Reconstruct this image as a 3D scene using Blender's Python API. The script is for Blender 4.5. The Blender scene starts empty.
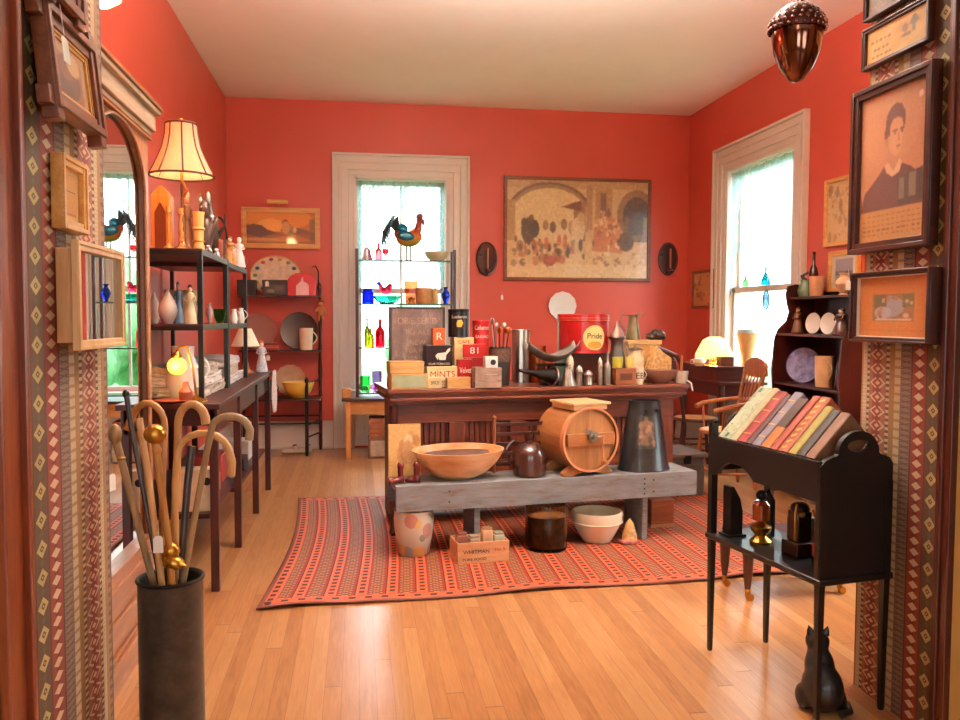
import bpy, bmesh, math, random
import numpy as np
from mathutils import Vector, Matrix, Euler
random.seed(7); rng = np.random.default_rng(7)
PI = math.pi
SC = bpy.context.scene
COL = SC.collection

# ---------------------------------------------------------------- camera, sky, light, exposure
F, YAW, PITCH, ROLL, CH = 825.3, 0.147176, 0.0517778, 0.0036075, 1.35
fw = Vector((math.sin(YAW)*math.cos(PITCH), math.cos(YAW)*math.cos(PITCH), -math.sin(PITCH)))
rt0 = Vector((math.cos(YAW), -math.sin(YAW), 0)); up0 = rt0.cross(fw)
rt = rt0*math.cos(ROLL) + up0*math.sin(ROLL); up = -rt0*math.sin(ROLL) + up0*math.cos(ROLL)
cam = bpy.data.objects.new('camera', bpy.data.cameras.new('camera')); COL.objects.link(cam)
M = Matrix((rt, up, -fw)).transposed().to_4x4(); M.translation = Vector((0, 0, CH)); cam.matrix_world = M
cam.data.sensor_width = 36; cam.data.lens = F/960*36; cam.data.clip_start = .05; cam.data.clip_end = 200
SC.camera = cam
SC.view_settings.view_transform = 'Standard'; SC.view_settings.look = 'None'
SC.view_settings.gamma = 1; SC.view_settings.use_curve_mapping = False
SC.view_settings.exposure = 0.32
SC.cycles.caustics_reflective = False; SC.cycles.caustics_refractive = False; SC.cycles.blur_glossy = 1.0
world = bpy.data.worlds.new('sky'); SC.world = world; world.use_nodes = True
bgn = world.node_tree.nodes['Background']; bgn.inputs[0].default_value = (.90, .97, 1, 1); bgn.inputs[1].default_value = 5.0

def light(name, kind, loc, energy, color, size=(.1, .1), rot=(0, 0, 0), portal=False, parent=None):
    d = bpy.data.lights.new(name, kind); d.energy = energy; d.color = color
    if kind == 'AREA':
        d.shape = 'RECTANGLE'; d.size, d.size_y = size
        if portal: d.cycles.is_portal = True
    elif kind != 'SUN': d.shadow_soft_size = size[0]
    o = bpy.data.objects.new(name, d); COL.objects.link(o); o.location = loc; o.rotation_euler = rot
    if parent: o.parent = parent
    return o
D, XL, XR, H = 8.571, -1.289, 3.545, 3.522       # back wall, left wall, right wall, ceiling
WZ0, WZ1 = .60, 2.79
light('back_window_portal', 'AREA', (.45, D+.3, 1.7), 1, (1, 1, 1), (1.0, 2.2), (-PI/2, 0, 0), True)
light('side_window_portal', 'AREA', (XR+.3, 7.0, 1.7), 1, (1, 1, 1), (2.2, 1.3), (0, PI/2, 0), True)
light('near_side_window_portal', 'AREA', (XR+.3, 3.75, 1.7), 1, (1, 1, 1), (2.2, 1.0), (0, PI/2, 0), True)
light('side_daylight', 'AREA', (XR+1.6, 7.0, 3.3), 260, (.92, .97, 1), (1.8, 1.8), (0, PI/2-.75, 0))
light('near_side_daylight', 'AREA', (XR+1.6, 3.75, 3.3), 200, (.92, .97, 1), (1.8, 1.8), (0, PI/2-.75, 0))
light('back_daylight', 'AREA', (.45, D+1.8, 3.5), 260, (.92, .97, 1), (1.8, 1.8), (-PI/2+.75, 0, 0))
light('room_fill_light', 'POINT', (.7, 3.5, 2.85), 14, (1, .86, .70), (.25,))  # added fill for the room, no fixture hangs here
light('ceiling_fill_light', 'AREA', (.9, 3.6, 2.85), 235, (1, .93, .88), (.7, .7), (PI, 0, 0))  # added fill aimed upwards to brighten the ceiling, without a fixture
light('hall_fill_light', 'POINT', (.3, .3, 3.0), 12, (1, .80, .56), (.25,))  # added fill for the opening's side walls, an unseen source behind the camera

# ---------------------------------------------------------------- pixel helpers (rays into the room)
def ray(px, py): return fw + rt*((px-480)/F) - up*((py-360)/F)
def at(px, py, x=None, y=None, z=None):
    d = ray(px, py)
    t = x/d.x if x is not None else y/d.y if y is not None else (z-CH)/d.z
    return Vector((0, 0, CH)) + d*t
def depth(p): return (Vector(p)-Vector((0, 0, CH))).dot(fw)
def onZ(px0, px1, pt, pb, z):                    # base seen at row pb on a level surface
    p = at((px0+px1)/2, pb, z=z); k = depth(p)/F
    return p, (px1-px0)*k, (pb-pt)*k
def onY(px0, px1, pt, y, z):                     # base on height z at distance y
    m = (px0+px1)/2; q = at(m, pt, y=y); k = depth(q)/F
    return Vector((q.x, y, z)), (px1-px0)*k, q.z-z
def onX(px0, px1, pt, x, z):
    m = (px0+px1)/2; q = at(m, pt, x=x); k = depth(q)/F
    return Vector((x, q.y, z)), (px1-px0)*k, q.z-z

# ---------------------------------------------------------------- colours and materials
def lin(c): return tuple(((v/255)/12.92 if v/255 <= .04045 else ((v/255+.055)/1.055)**2.4) for v in c)
class X:                                          # tiny expression layer over math nodes
    def __init__(s, nt, v): s.nt, s.v = nt, v
    def op(s, o, b=None, c=None):
        n = s.nt.nodes.new('ShaderNodeMath'); n.operation = o
        for i, w in enumerate((s, b, c)):
            if w is None: continue
            if isinstance(w, X): w = w.v
            if isinstance(w, (int, float)): n.inputs[i].default_value = w
            else: s.nt.links.new(w, n.inputs[i])
        return X(s.nt, n.outputs[0])
    def __add__(s, b): return s.op('ADD', b)
    def __sub__(s, b): return s.op('SUBTRACT', b)
    def __mul__(s, b): return s.op('MULTIPLY', b)
    def __truediv__(s, b): return s.op('DIVIDE', b)
    def floor(s): return s.op('FLOOR')
    def fract(s): return s.op('FRACT')
    def abs(s): return s.op('ABSOLUTE')
    def lt(s, b): return s.op('LESS_THAN', b)
    def gt(s, b): return s.op('GREATER_THAN', b)
    def clamp(s): return s.op('MAXIMUM', 0.0).op('MINIMUM', 1.0)
def newmat(name):
    m = bpy.data.materials.new(name); m.use_nodes = True
    nt = m.node_tree; b = nt.nodes['Principled BSDF']
    return m, nt, b
def coords(nt, scale=(1, 1, 1), kind='Object'):
    t = nt.nodes.new('ShaderNodeTexCoord'); mp = nt.nodes.new('ShaderNodeMapping')
    mp.inputs['Scale'].default_value = scale; nt.links.new(t.outputs[kind], mp.inputs[0]); return mp.outputs[0]
def noise(nt, vec, sc, det=4, rough=.55, dist=0):
    n = nt.nodes.new('ShaderNodeTexNoise'); n.inputs['Scale'].default_value = sc; n.inputs['Detail'].default_value = det
    n.inputs['Roughness'].default_value = rough; n.inputs['Distortion'].default_value = dist
    nt.links.new(vec, n.inputs['Vector']); return n.outputs[0]
def mixc(nt, f, a, b):
    n = nt.nodes.new('ShaderNodeMix'); n.data_type = 'RGBA'
    for s, w in ((0, f), (6, a), (7, b)):
        if isinstance(w, X): w = w.v
        if isinstance(w, tuple): n.inputs[s].default_value = (*w[:3], 1)
        elif isinstance(w, (int, float)): n.inputs[s].default_value = w
        else: nt.links.new(w, n.inputs[s])
    return n.outputs[2]
def ramp(nt, f, stops, interp='LINEAR'):
    n = nt.nodes.new('ShaderNodeValToRGB'); n.color_ramp.interpolation = interp
    e = n.color_ramp.elements
    while len(e) < len(stops): e.new(.5)
    for i, (p, c) in enumerate(stops): e[i].position = p; e[i].color = (*c, 1)
    nt.links.new(f.v if isinstance(f, X) else f, n.inputs[0]); return n.outputs[0]
def bump(nt, b, h, st=.2, d=.01):
    n = nt.nodes.new('ShaderNodeBump'); n.inputs['Strength'].default_value = st; n.inputs['Distance'].default_value = d
    nt.links.new(h.v if isinstance(h, X) else h, n.inputs['Height']); nt.links.new(n.outputs[0], b.inputs['Normal'])
MC = {}
def mat(col, rough=.5, metal=0, var=.12, sc=14, bmp=.05, coat=0, name='paint', emit=None, es=0):
    key = (col, rough, metal, var, sc, bmp, coat, emit, es)
    if key in MC: return MC[key]
    m, nt, b = newmat(name); c = lin(col)
    n = noise(nt, coords(nt), sc)
    a = tuple(v*(1-var) for v in c); d = tuple(min(1, v*(1+var)) for v in c)
    nt.links.new(ramp(nt, n, [(.3, a), (.7, d)]), b.inputs['Base Color'])
    b.inputs['Roughness'].default_value = rough; b.inputs['Metallic'].default_value = metal; b.inputs['Coat Weight'].default_value = coat
    if bmp: bump(nt, b, n, bmp, .004)
    if emit: b.inputs['Emission Color'].default_value = (*lin(emit), 1); b.inputs['Emission Strength'].default_value = es
    MC[key] = m; return m
def wood(c1, c2, axis='x', sc=9, rough=.4, coat=.15, name='wood'):
    key = ('w', c1, c2, axis, sc, rough)
    if key in MC: return MC[key]
    m, nt, b = newmat(name); s = {'x': (1, 9, 9), 'y': (9, 1, 9), 'z': (9, 9, 1)}[axis]
    v = coords(nt, s); n = noise(nt, v, sc*.35, 6, .6, .6); n2 = noise(nt, v, sc*3, 3)
    f = X(nt, n)*.75 + X(nt, n2)*.25
    nt.links.new(ramp(nt, f, [(.34, lin(c1)), (.66, lin(c2))]), b.inputs['Base Color'])
    b.inputs['Roughness'].default_value = rough; b.inputs['Coat Weight'].default_value = coat; b.inputs['Coat Roughness'].default_value = .25
    bump(nt, b, f, .15, .004); MC[key] = m; return m
def glass(col=(255, 255, 255), rough=.03, name='glass'):
    key = ('g', col, rough)
    if key in MC: return MC[key]
    m, nt, b = newmat(name); n = noise(nt, coords(nt), 8); c = lin(col)
    nt.links.new(ramp(nt, n, [(.2, tuple(v*.9 for v in c)), (.8, c)]), b.inputs['Base Color'])
    b.inputs['Roughness'].default_value = rough; b.inputs['Transmission Weight'].default_value = 1; b.inputs['IOR'].default_value = 1.3
    MC[key] = m; return m
def thin(col=(255, 255, 255), op=.06, name='thin_glass', gloss=.04):     # thin coloured pane: see-through plus sheen
    key = ('t', col, op, gloss)
    if key in MC: return MC[key]
    m, nt, b = newmat(name); nt.nodes.remove(b); out = nt.nodes['Material Output']
    t = nt.nodes.new('ShaderNodeBsdfTransparent'); t.inputs[0].default_value = (*lin(col), 1)
    g = nt.nodes.new('ShaderNodeBsdfGlossy'); g.inputs['Roughness'].default_value = gloss
    lw = nt.nodes.new('ShaderNodeLayerWeight'); lw.inputs[0].default_value = .5; fr = (X(nt, lw.outputs[1]).op('POWER', 4.0)*.6 + .035).v
    d = nt.nodes.new('ShaderNodeBsdfTranslucent'); d.inputs[0].default_value = (*lin(col), 1)
    m1 = nt.nodes.new('ShaderNodeMixShader'); m1.inputs[0].default_value = op
    nt.links.new(t.outputs[0], m1.inputs[1]); nt.links.new(d.outputs[0], m1.inputs[2])
    m2 = nt.nodes.new('ShaderNodeMixShader'); nt.links.new(fr, m2.inputs[0]); nt.links.new(m1.outputs[0], m2.inputs[1]); nt.links.new(g.outputs[0], m2.inputs[2])
    nt.links.new(m2.outputs[0], out.inputs[0]); MC[key] = m; return m

# ---------------------------------------------------------------- mesh builder
class MB:
    def __init__(s): s.bm = bmesh.new()
    def _x(s, vs, m): bmesh.ops.transform(s.bm, matrix=m, verts=vs)
    def box(s, c, d, rot=(0, 0, 0)):
        r = bmesh.ops.create_cube(s.bm, size=1); m = Matrix.Translation(c) @ Euler(rot).to_matrix().to_4x4() @ Matrix.Diagonal((*d, 1))
        s._x(r['verts'], m); return s
    def b2(s, a, b): return s.box([(a[i]+b[i])/2 for i in range(3)], [abs(b[i]-a[i]) for i in range(3)])
    def ell(s, c, r, rot=(0, 0, 0), seg=16):
        q = bmesh.ops.create_uvsphere(s.bm, u_segments=seg, v_segments=max(6, seg*2//3), radius=1)
        if isinstance(r, (int, float)): r = (r, r, r)
        s._x(q['verts'], Matrix.Translation(c) @ Euler(rot).to_matrix().to_4x4() @ Matrix.Diagonal((*r, 1))); return s
    def lathe(s, prof, c=(0, 0, 0), seg=24, rot=(0, 0, 0), sx=1, sy=1, flute=0, nf=0):
        m = Matrix.Translation(c) @ Euler(rot).to_matrix().to_4x4(); rings = []
        for r, z in prof:
            if r < 1e-5: rings.append([s.bm.verts.new(m @ Vector((0, 0, z)))]); continue
            rings.append([s.bm.verts.new(m @ Vector((r*(1+flute*math.cos(nf*2*PI*i/seg))*math.cos(2*PI*i/seg)*sx, r*(1+flute*math.cos(nf*2*PI*i/seg))*math.sin(2*PI*i/seg)*sy, z))) for i in range(seg)])
        for a, b in zip(rings, rings[1:]):
            for i in range(seg):
                j = (i+1) % seg
                vs = ([a[0]] if len(a) == 1 else [a[i], a[j]]) + ([b[0]] if len(b) == 1 else [b[j], b[i]])
                if len(vs) > 2: s.bm.faces.new(vs)
        return s
    def cyl(s, c, r, h, seg=20, rot=(0, 0, 0), r2=None):
        return s.lathe([(0, 0), (r, 0), (r if r2 is None else r2, h), (0, h)], c, seg, rot)
    def tube(s, pts, r, seg=8, closed=False):
        pts = [Vector(p) for p in pts]; n = len(pts)
        rr = r if isinstance(r, (list, tuple)) else [r]*n
        rings = []; pu = None
        for i, p in enumerate(pts):
            a = pts[i-1] if (i > 0 or closed) else p; b = pts[(i+1) % n] if (i < n-1 or closed) else p
            t = (b-a).normalized()
            if pu is None: pu = t.orthogonal().normalized()
            pu = (pu - t*pu.dot(t)).normalized(); v = t.cross(pu)
            rings.append([s.bm.verts.new(p + (pu*math.cos(2*PI*k/seg) + v*math.sin(2*PI*k/seg))*rr[i]) for k in range(seg)])
        prs = list(zip(rings, rings[1:])) + ([(rings[-1], rings[0])] if closed else [])
        for a, b in prs:
            for k in range(seg): s.bm.faces.new([a[k], a[(k+1) % seg], b[(k+1) % seg], b[k]])
        if not closed: s.bm.faces.new(rings[0][::-1]); s.bm.faces.new(rings[-1])
        return s
    def prism(s, pts, t, plane='xz', c=(0, 0, 0), rot=(0, 0, 0)):     # outline in a plane, thickness t centred
        m = Matrix.Translation(c) @ Euler(rot).to_matrix().to_4x4()
        def P(a, b, k): return m @ Vector({'xz': (a, k, b), 'xy': (a, b, k), 'yz': (k, a, b)}[plane])
        A = [s.bm.verts.new(P(a, b, -t/2)) for a, b in pts]; B = [s.bm.verts.new(P(a, b, t/2)) for a, b in pts]
        s.bm.faces.new(A); s.bm.faces.new(B[::-1]); n = len(pts)
        for i in range(n): s.bm.faces.new([A[i], B[i], B[(i+1) % n], A[(i+1) % n]])
        return s
    def quad(s, *p): s.bm.faces.new([s.bm.verts.new(q) for q in p]); return s
    def build(s, name, m, parent=None, loc=(0, 0, 0), rot=(0, 0, 0), smooth=True, bevel=0, remesh=0, solid=0):
        bmesh.ops.recalc_face_normals(s.bm, faces=s.bm.faces)
        me = bpy.data.meshes.new(name); s.bm.to_mesh(me); s.bm.free()
        me.materials.append(m); o = bpy.data.objects.new(name, me); COL.objects.link(o)
        if smooth:
            for p in me.polygons: p.use_smooth = True
            me.set_sharp_from_angle(angle=math.radians(38))
        o.location = loc; o.rotation_euler = rot
        if parent: o.parent = parent
        if remesh:
            k = o.modifiers.new('r', 'REMESH'); k.mode = 'VOXEL'; k.voxel_size = remesh; k.use_smooth_shade = True
            k = o.modifiers.new('s', 'SMOOTH'); k.iterations = 3
        if solid: k = o.modifiers.new('t', 'SOLIDIFY'); k.thickness = solid; k.offset = 0
        if bevel: k = o.modifiers.new('b', 'BEVEL'); k.width = bevel; k.segments = 2; k.limit_method = 'ANGLE'
        return o
def tag(o, label, cat, group=None, kind=None):
    o['label'] = label; o['category'] = cat
    if group: o['group'] = group
    if kind: o['kind'] = kind
    return o
def thing(name, label, cat, loc, rz=0, group=None, rx=0, ry=0):
    o = bpy.data.objects.new(name, None); COL.objects.link(o); o.empty_display_size = .05
    o.location = loc; o.rotation_euler = (rx, ry, rz); return tag(o, label, cat, group)
def solo(name, mb, m, label, cat, loc=(0, 0, 0), rz=0, group=None, **k):
    return tag(mb.build(name, m, None, loc, (k.pop('rx', 0), k.pop('ry', 0), rz), **k), label, cat, group)
def struct(name, mb, m, **k):
    o = mb.build(name, m, None, **k); o['kind'] = 'structure'; return o
def copy_tree(o, parent=None):
    c = o.copy(); COL.objects.link(c); c.parent = parent
    for ch in list(o.children): copy_tree(ch, c)
    return c
def text(name, s, size, m, parent, loc, rz=0, wrap=0, width=None, rx=0):   # lettering standing upright, facing local -y
    cu = bpy.data.curves.new(name, 'FONT'); cu.body = s; cu.size = size; cu.extrude = .0006; cu.align_x = 'CENTER'; cu.align_y = 'CENTER'
    t = bpy.data.objects.new(name, cu); me = bpy.data.meshes.new_from_object(t); bpy.data.objects.remove(t)
    xs = [v.co.x for v in me.vertices]; k = 1
    if width and xs: k = width/(max(xs)-min(xs))
    for v in me.vertices:
        x, y, z = v.co; x *= k
        v.co = (wrap*math.sin(x/wrap), -wrap*math.cos(x/wrap)-z, y) if wrap else (x, -z, y)
    me.materials.clear(); me.materials.append(m); o = bpy.data.objects.new(name, me); COL.objects.link(o)
    o.location = loc; o.rotation_euler = (rx, 0, rz); o.parent = parent; return o

# ---------------------------------------------------------------- painted pictures (content of prints and paintings only)
class Canvas:
    def __init__(s, w, h, bg): s.a = np.ones((h, w, 3))*np.array(bg, float); s.w, s.h = w, h; s.Y, s.X = np.mgrid[0:h, 0:w]; s.Y = (s.Y+.5)/h; s.X = (s.X+.5)/w
    def _p(s, m, c, k=1): s.a[m] = s.a[m]*(1-k) + np.array(c, float)*k; return s
    def rect(s, x0, y0, x1, y1, c, k=1): return s._p((s.X >= x0) & (s.X <= x1) & (s.Y >= y0) & (s.Y <= y1), c, k)
    def ell(s, cx, cy, rx, ry, c, k=1, inner=0):
        q = ((s.X-cx)/rx)**2 + ((s.Y-cy)/ry)**2; return s._p((q <= 1) & (q >= inner), c, k)
    def poly(s, pts, c, k=1):
        m = np.zeros(s.X.shape, bool); n = len(pts)
        for i in range(n):
            (x0, y0), (x1, y1) = pts[i], pts[(i+1) % n]
            if y0 == y1: continue
            cond = ((y0 > s.Y) != (y1 > s.Y)) & (s.X < (x1-x0)*(s.Y-y0)/(y1-y0)+x0); m ^= cond
        return s._p(m, c, k)
    def noise(s, amp, cell=1):
        n = rng.normal(0, amp, (s.h//cell+2, s.w//cell+2)); n = np.kron(n, np.ones((cell, cell)))[:s.h, :s.w]; s.a += n[..., None]; return s
    def scatter(s, n, x0, y0, x1, y1, cols, r0, r1, k=.8, asp=1):
        for _ in range(n):
            r = rng.uniform(r0, r1); s.ell(rng.uniform(x0, x1), rng.uniform(y0, y1), r, r*asp*rng.uniform(.6, 1.6), cols[rng.integers(len(cols))], k)
        return s
    def blur(s, n=1):
        for _ in range(n):
            p = np.pad(s.a, ((1, 1), (1, 1), (0, 0)), 'edge'); s.a = (p[1:-1, 1:-1]*2+p[:-2, 1:-1]+p[2:, 1:-1]+p[1:-1, :-2]+p[1:-1, 2:])/6
        return s
PICM = {}
def picmat(rough, coat):
    if (rough, coat) in PICM: return PICM[(rough, coat)]
    m, nt, b = newmat('printed_picture'); a = nt.nodes.new('ShaderNodeAttribute'); a.attribute_name = 'Col'
    n = noise(nt, coords(nt), 120); h = mixc(nt, X(nt, n)*.12, a.outputs[0], (.3, .25, .2))
    nt.links.new(h, b.inputs['Base Color']); b.inputs['Roughness'].default_value = rough; b.inputs['Coat Weight'].default_value = coat; b.inputs['Coat Roughness'].default_value = .05
    PICM[(rough, coat)] = m; return m
def picmesh(name, cv, w, h, parent, loc=(0, 0, 0), rough=.5, coat=.0, rot=(0, 0, 0), wrap=0):
    W, Hh = cv.w, cv.h
    xs = np.linspace(-w/2, w/2, W+1); zs = np.linspace(h/2, -h/2, Hh+1)
    gx, gz = np.meshgrid(xs, zs); v = np.stack([gx, gx*0, gz], -1).reshape(-1, 3)
    if wrap: v = np.stack([wrap*np.sin(gx/wrap), -wrap*np.cos(gx/wrap), gz], -1).reshape(-1, 3)
    i = np.arange(Hh)[:, None]*(W+1) + np.arange(W)[None]; q = np.stack([i+W+1, i+W+2, i+1, i], -1).reshape(-1, 4)
    me = bpy.data.meshes.new(name); me.from_pydata(v.tolist(), [], q.tolist())
    ca = me.color_attributes.new('Col', 'FLOAT_COLOR', 'CORNER'); c = np.clip(cv.a, 0, 255)/255
    c = np.where(c <= .04045, c/12.92, ((c+.055)/1.055)**2.4).reshape(-1, 3); c = np.concatenate([c, np.ones((len(c), 1))], 1)
    ca.data.foreach_set('color', np.repeat(c, 4, 0).ravel().astype(np.float32))
    me.materials.append(picmat(rough, coat)); o = bpy.data.objects.new(name, me); COL.objects.link(o)
    o.parent = parent; o.location = loc; o.rotation_euler = rot; return o
def frame_mb(w, h, fwid, dep, ext=0, step=.4):
    mb = MB()
    for sgn in (-1, 1):
        mb.box((0, .0005, sgn*(h/2-fwid/2)), (w+ext*2 if ext else w-2*fwid, dep*(.8 if ext else 1), fwid)); mb.box((sgn*(w/2-fwid/2), -.001, 0), (fwid, dep, h+ext*2))
        mb.box((0, -dep*.5, sgn*(h/2-fwid*.25)), (w-fwid*.9, dep*step, fwid*.45)); mb.box((sgn*(w/2-fwid*.25), -dep*.5, 0), (fwid*.45, dep*step, h))
    return mb
def framed(name, label, loc, rz, w, h, fwid, dep, fmat, cv, liner=None, ext=0, rx=0, coat=.6, cat='picture', group=None, matb=None):
    t = thing(name, label, cat, loc, rz, group, rx=rx)
    frame_mb(w, h, fwid, dep, ext).build('frame', fmat, t, (0, 0, 0), bevel=.002)
    iw, ih = w-2*fwid, h-2*fwid
    if liner:
        lw, lm = liner; frame_mb(iw+.002, ih+.002, lw, dep*.5).build('liner', lm, t, (0, dep*.1, 0)); iw -= 2*lw; ih -= 2*lw
    picmesh('picture', cv, iw+.004, ih+.004, t, (0, -.001, 0), coat=coat)
    MB().box((0, .004+dep*.2, 0), (w*.97, .006, h*.97)).build('backing_board', mat((90, 65, 40)), t)
    return t

# ================================================================ the room
def wall_red():
    m, nt, b = newmat('red_wall_paint'); v = coords(nt); n = noise(nt, v, 1.3, 3); n2 = noise(nt, v, 90, 3)
    nt.links.new(ramp(nt, n, [(.3, lin((200, 78, 60))), (.7, lin((208, 86, 68)))]), b.inputs['Base Color'])
    b.inputs['Roughness'].default_value = .42; bump(nt, b, n2, .06, .002); return m
RED = wall_red()
CEIL = mat((246, 238, 230), .8, 0, .02, 3, .03, name='ceiling_plaster')
WHITE = mat((222, 214, 206), .35, 0, .03, 4, .02, name='white_trim_paint')
def floor_mat():
    m, nt, b = newmat('oak_floor'); t = nt.nodes.new('ShaderNodeTexCoord'); sp = nt.nodes.new('ShaderNodeSeparateXYZ'); nt.links.new(t.outputs['Object'], sp.inputs[0])
    x, y = X(nt, sp.outputs[0]), X(nt, sp.outputs[1]); pw = .062
    i = (x/pw).floor(); off = (i*12.9898).op('SINE').op('MULTIPLY', 43758.5).fract(); j = (y/2.6 + off*3).floor()
    wn = nt.nodes.new('ShaderNodeTexWhiteNoise'); wn.noise_dimensions = '2D'; cb = nt.nodes.new('ShaderNodeCombineXYZ'); nt.links.new(i.v, cb.inputs[0]); nt.links.new(j.v, cb.inputs[1]); nt.links.new(cb.outputs[0], wn.inputs['Vector'])
    g = noise(nt, coords(nt, (22, 1.6, 1)), 3.2, 6, .6, .8); g2 = noise(nt, coords(nt, (90, 3, 1)), 2.5, 3)
    f = X(nt, wn.outputs[0])*.30 + X(nt, g)*.50 + X(nt, g2)*.12
    c = ramp(nt, f, [(.2, lin((154, 98, 56))), (.45, lin((188, 130, 80))), (.8, lin((212, 162, 110)))])
    gap = ((x/pw).fract()-.5).abs().gt(.487) + (((y/2.6 + off*3).fract()-.5).abs().gt(.4988))
    nt.links.new(mixc(nt, gap.clamp()*.55, c, lin((70, 32, 10))), b.inputs['Base Color'])
    b.inputs['Roughness'].default_value = .29
    b.inputs['Coat Weight'].default_value = .25; b.inputs['Coat Roughness'].default_value = .22
    bump(nt, b, X(nt, g)*.4 - gap.clamp(), .12, .003); return m
struct('floor', MB().b2((-3.2, -3.4, -.1), (4.2, D+.25, 0)), floor_mat(), smooth=False)
struct('ceiling', MB().b2((-3.2, -3.4, H), (4.2, D+.3, H+.1)), CEIL, smooth=False)
def holed(plane, a0, a1, holes, t0, t1):          # wall slab with rectangular window holes
    mb = MB(); hs = sorted(holes)
    def bx(u0, u1, z0, z1):
        if u1-u0 < 1e-4 or z1-z0 < 1e-4: return
        mb.b2((u0, t0, z0), (u1, t1, z1)) if plane == 'y' else mb.b2((t0, u0, z0), (t1, u1, z1))
    c = a0
    for (u0, u1, z0, z1) in hs: bx(c, u0, 0, H); bx(u0, u1, 0, z0); bx(u0, u1, z1, H); c = u1
    bx(c, a1, 0, H); return mb
W1 = (-.035, .935, WZ0, WZ1); W2 = (6.37, 7.65, WZ0, WZ1); W3 = (3.25, 4.25, WZ0, WZ1)
struct('wall_back', holed('y', XL-.2, XR+.2, [W1], D, D+.22), RED, smooth=False)
struct('wall_right', holed('x', 2.752, D, [W2, W3], XR, XR+.22), RED, smooth=False)
struct('wall_left', MB().b2((XL-.2, 2.752, 0), (XL, D, H)), RED, smooth=False)

# ---- windows, each with its casing, sashes and panes
def window(name, W, plane, pos, out, vmunt=True, base=True):
    u0, u1, z0, z1 = W; cw = .215; G = MB()
    def P(mb, a0, a1, d0, d1, q0, q1):           # a along the wall, d into the room (+) or outwards (-)
        if plane == 'y': mb.b2((a0, pos-d0*1, q0), (a1, pos-d1, q1))
        else: mb.b2((pos-d0, a0, q0), (pos-d1, a1, q1))
    fr = MB()
    for (k0, k1, dd) in ((0, .05, .012), (.05, .12, .03), (.12, .15, .042), (.15, .19, .03), (.19, cw, .055)):
        P(fr, u0-k1, u0-k0, 0, dd, 0, z1+k0); P(fr, u1+k0, u1+k1, 0, dd, 0, z1+k0); P(fr, u0-k1, u1+k1, 0, dd, z1+k0, z1+k1)
    P(fr, u0-.001, u0+.03, -.2, .004, z0, z1); P(fr, u1-.03, u1+.001, -.2, .004, z0, z1); P(fr, u0, u1, -.2, .004, z1-.03, z1+.001)
    o = struct(name, fr, WHITE, smooth=False, bevel=.004)
    s = MB(); P(s, u0-.06, u1+.06, -.2, .07, z0-.04, z0); P(s, u0, u1, 0, .02, .02, z0-.04)
    P(s, u0+.1, u1-.1, 0, .035, .18, z0-.14); k = s.build('window_sill', WHITE, o, bevel=.004)
    zm = 1.62; sa = MB(); mid = (u0+u1)/2
    for (a, b_, dz, dy) in ((z0, zm+.025, 0, -.07), (zm-.025, z1-.03, 0, -.12)):
        P(sa, u0+.03, u0+.075, dy-.035, dy, a, b_); P(sa, u1-.075, u1-.03, dy-.035, dy, a, b_)
        P(sa, u0+.03, u1-.03, dy-.035, dy, a, a+.05); P(sa, u0+.03, u1-.03, dy-.035, dy, b_-.05, b_)
        if vmunt: P(sa, mid-.012, mid+.012, dy-.03, dy-.005, a, b_)
    sa.build('sash', WHITE, o, smooth=False)
    for a, b_, dy in ((z0+.05, zm-.025, -.09), (zm+.025, z1-.08, -.14)):
        g = MB(); P(g, u0+.07, u1-.07, dy, dy-.004, a, b_); g.build('pane', thin((250, 255, 255), 0, 'window_pane', .01), o, smooth=False)
window('window_1', W1, 'y', D, 1)
window('window_2', W2, 'x', XR, 1, vmunt=False)
window('window_3', W3, 'x', XR, 1, vmunt=False)

# ---- lace valances hanging inside the window openings
def lace_mat():
    m, nt, b = newmat('lace'); nt.nodes.remove(b); out = nt.nodes['Material Output']
    t = nt.nodes.new('ShaderNodeBsdfTransparent'); d = nt.nodes.new('ShaderNodeBsdfTranslucent'); d2 = nt.nodes.new('ShaderNodeBsdfDiffuse')
    d.inputs[0].default_value = (.22, .36, .35, 1); d2.inputs[0].default_value = (.45, .5, .5, 1)
    mm = nt.nodes.new('ShaderNodeMixShader'); mm.inputs[0].default_value = .5; nt.links.new(d.outputs[0], mm.inputs[1]); nt.links.new(d2.outputs[0], mm.inputs[2])
    v = nt.nodes.new('ShaderNodeTexVoronoi'); v.inputs['Scale'].default_value = 26; nt.links.new(coords(nt), v.inputs['Vector'])
    f = (X(nt, v.outputs[0]).lt(.38)*.25 + .74); m2 = nt.nodes.new('ShaderNodeMixShader')
    nt.links.new(f.v, m2.inputs[0]); nt.links.new(t.outputs[0], m2.inputs[1]); nt.links.new(mm.outputs[0], m2.inputs[2]); nt.links.new(m2.outputs[0], out.inputs[0]); return m
LACE = lace_mat()
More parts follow.
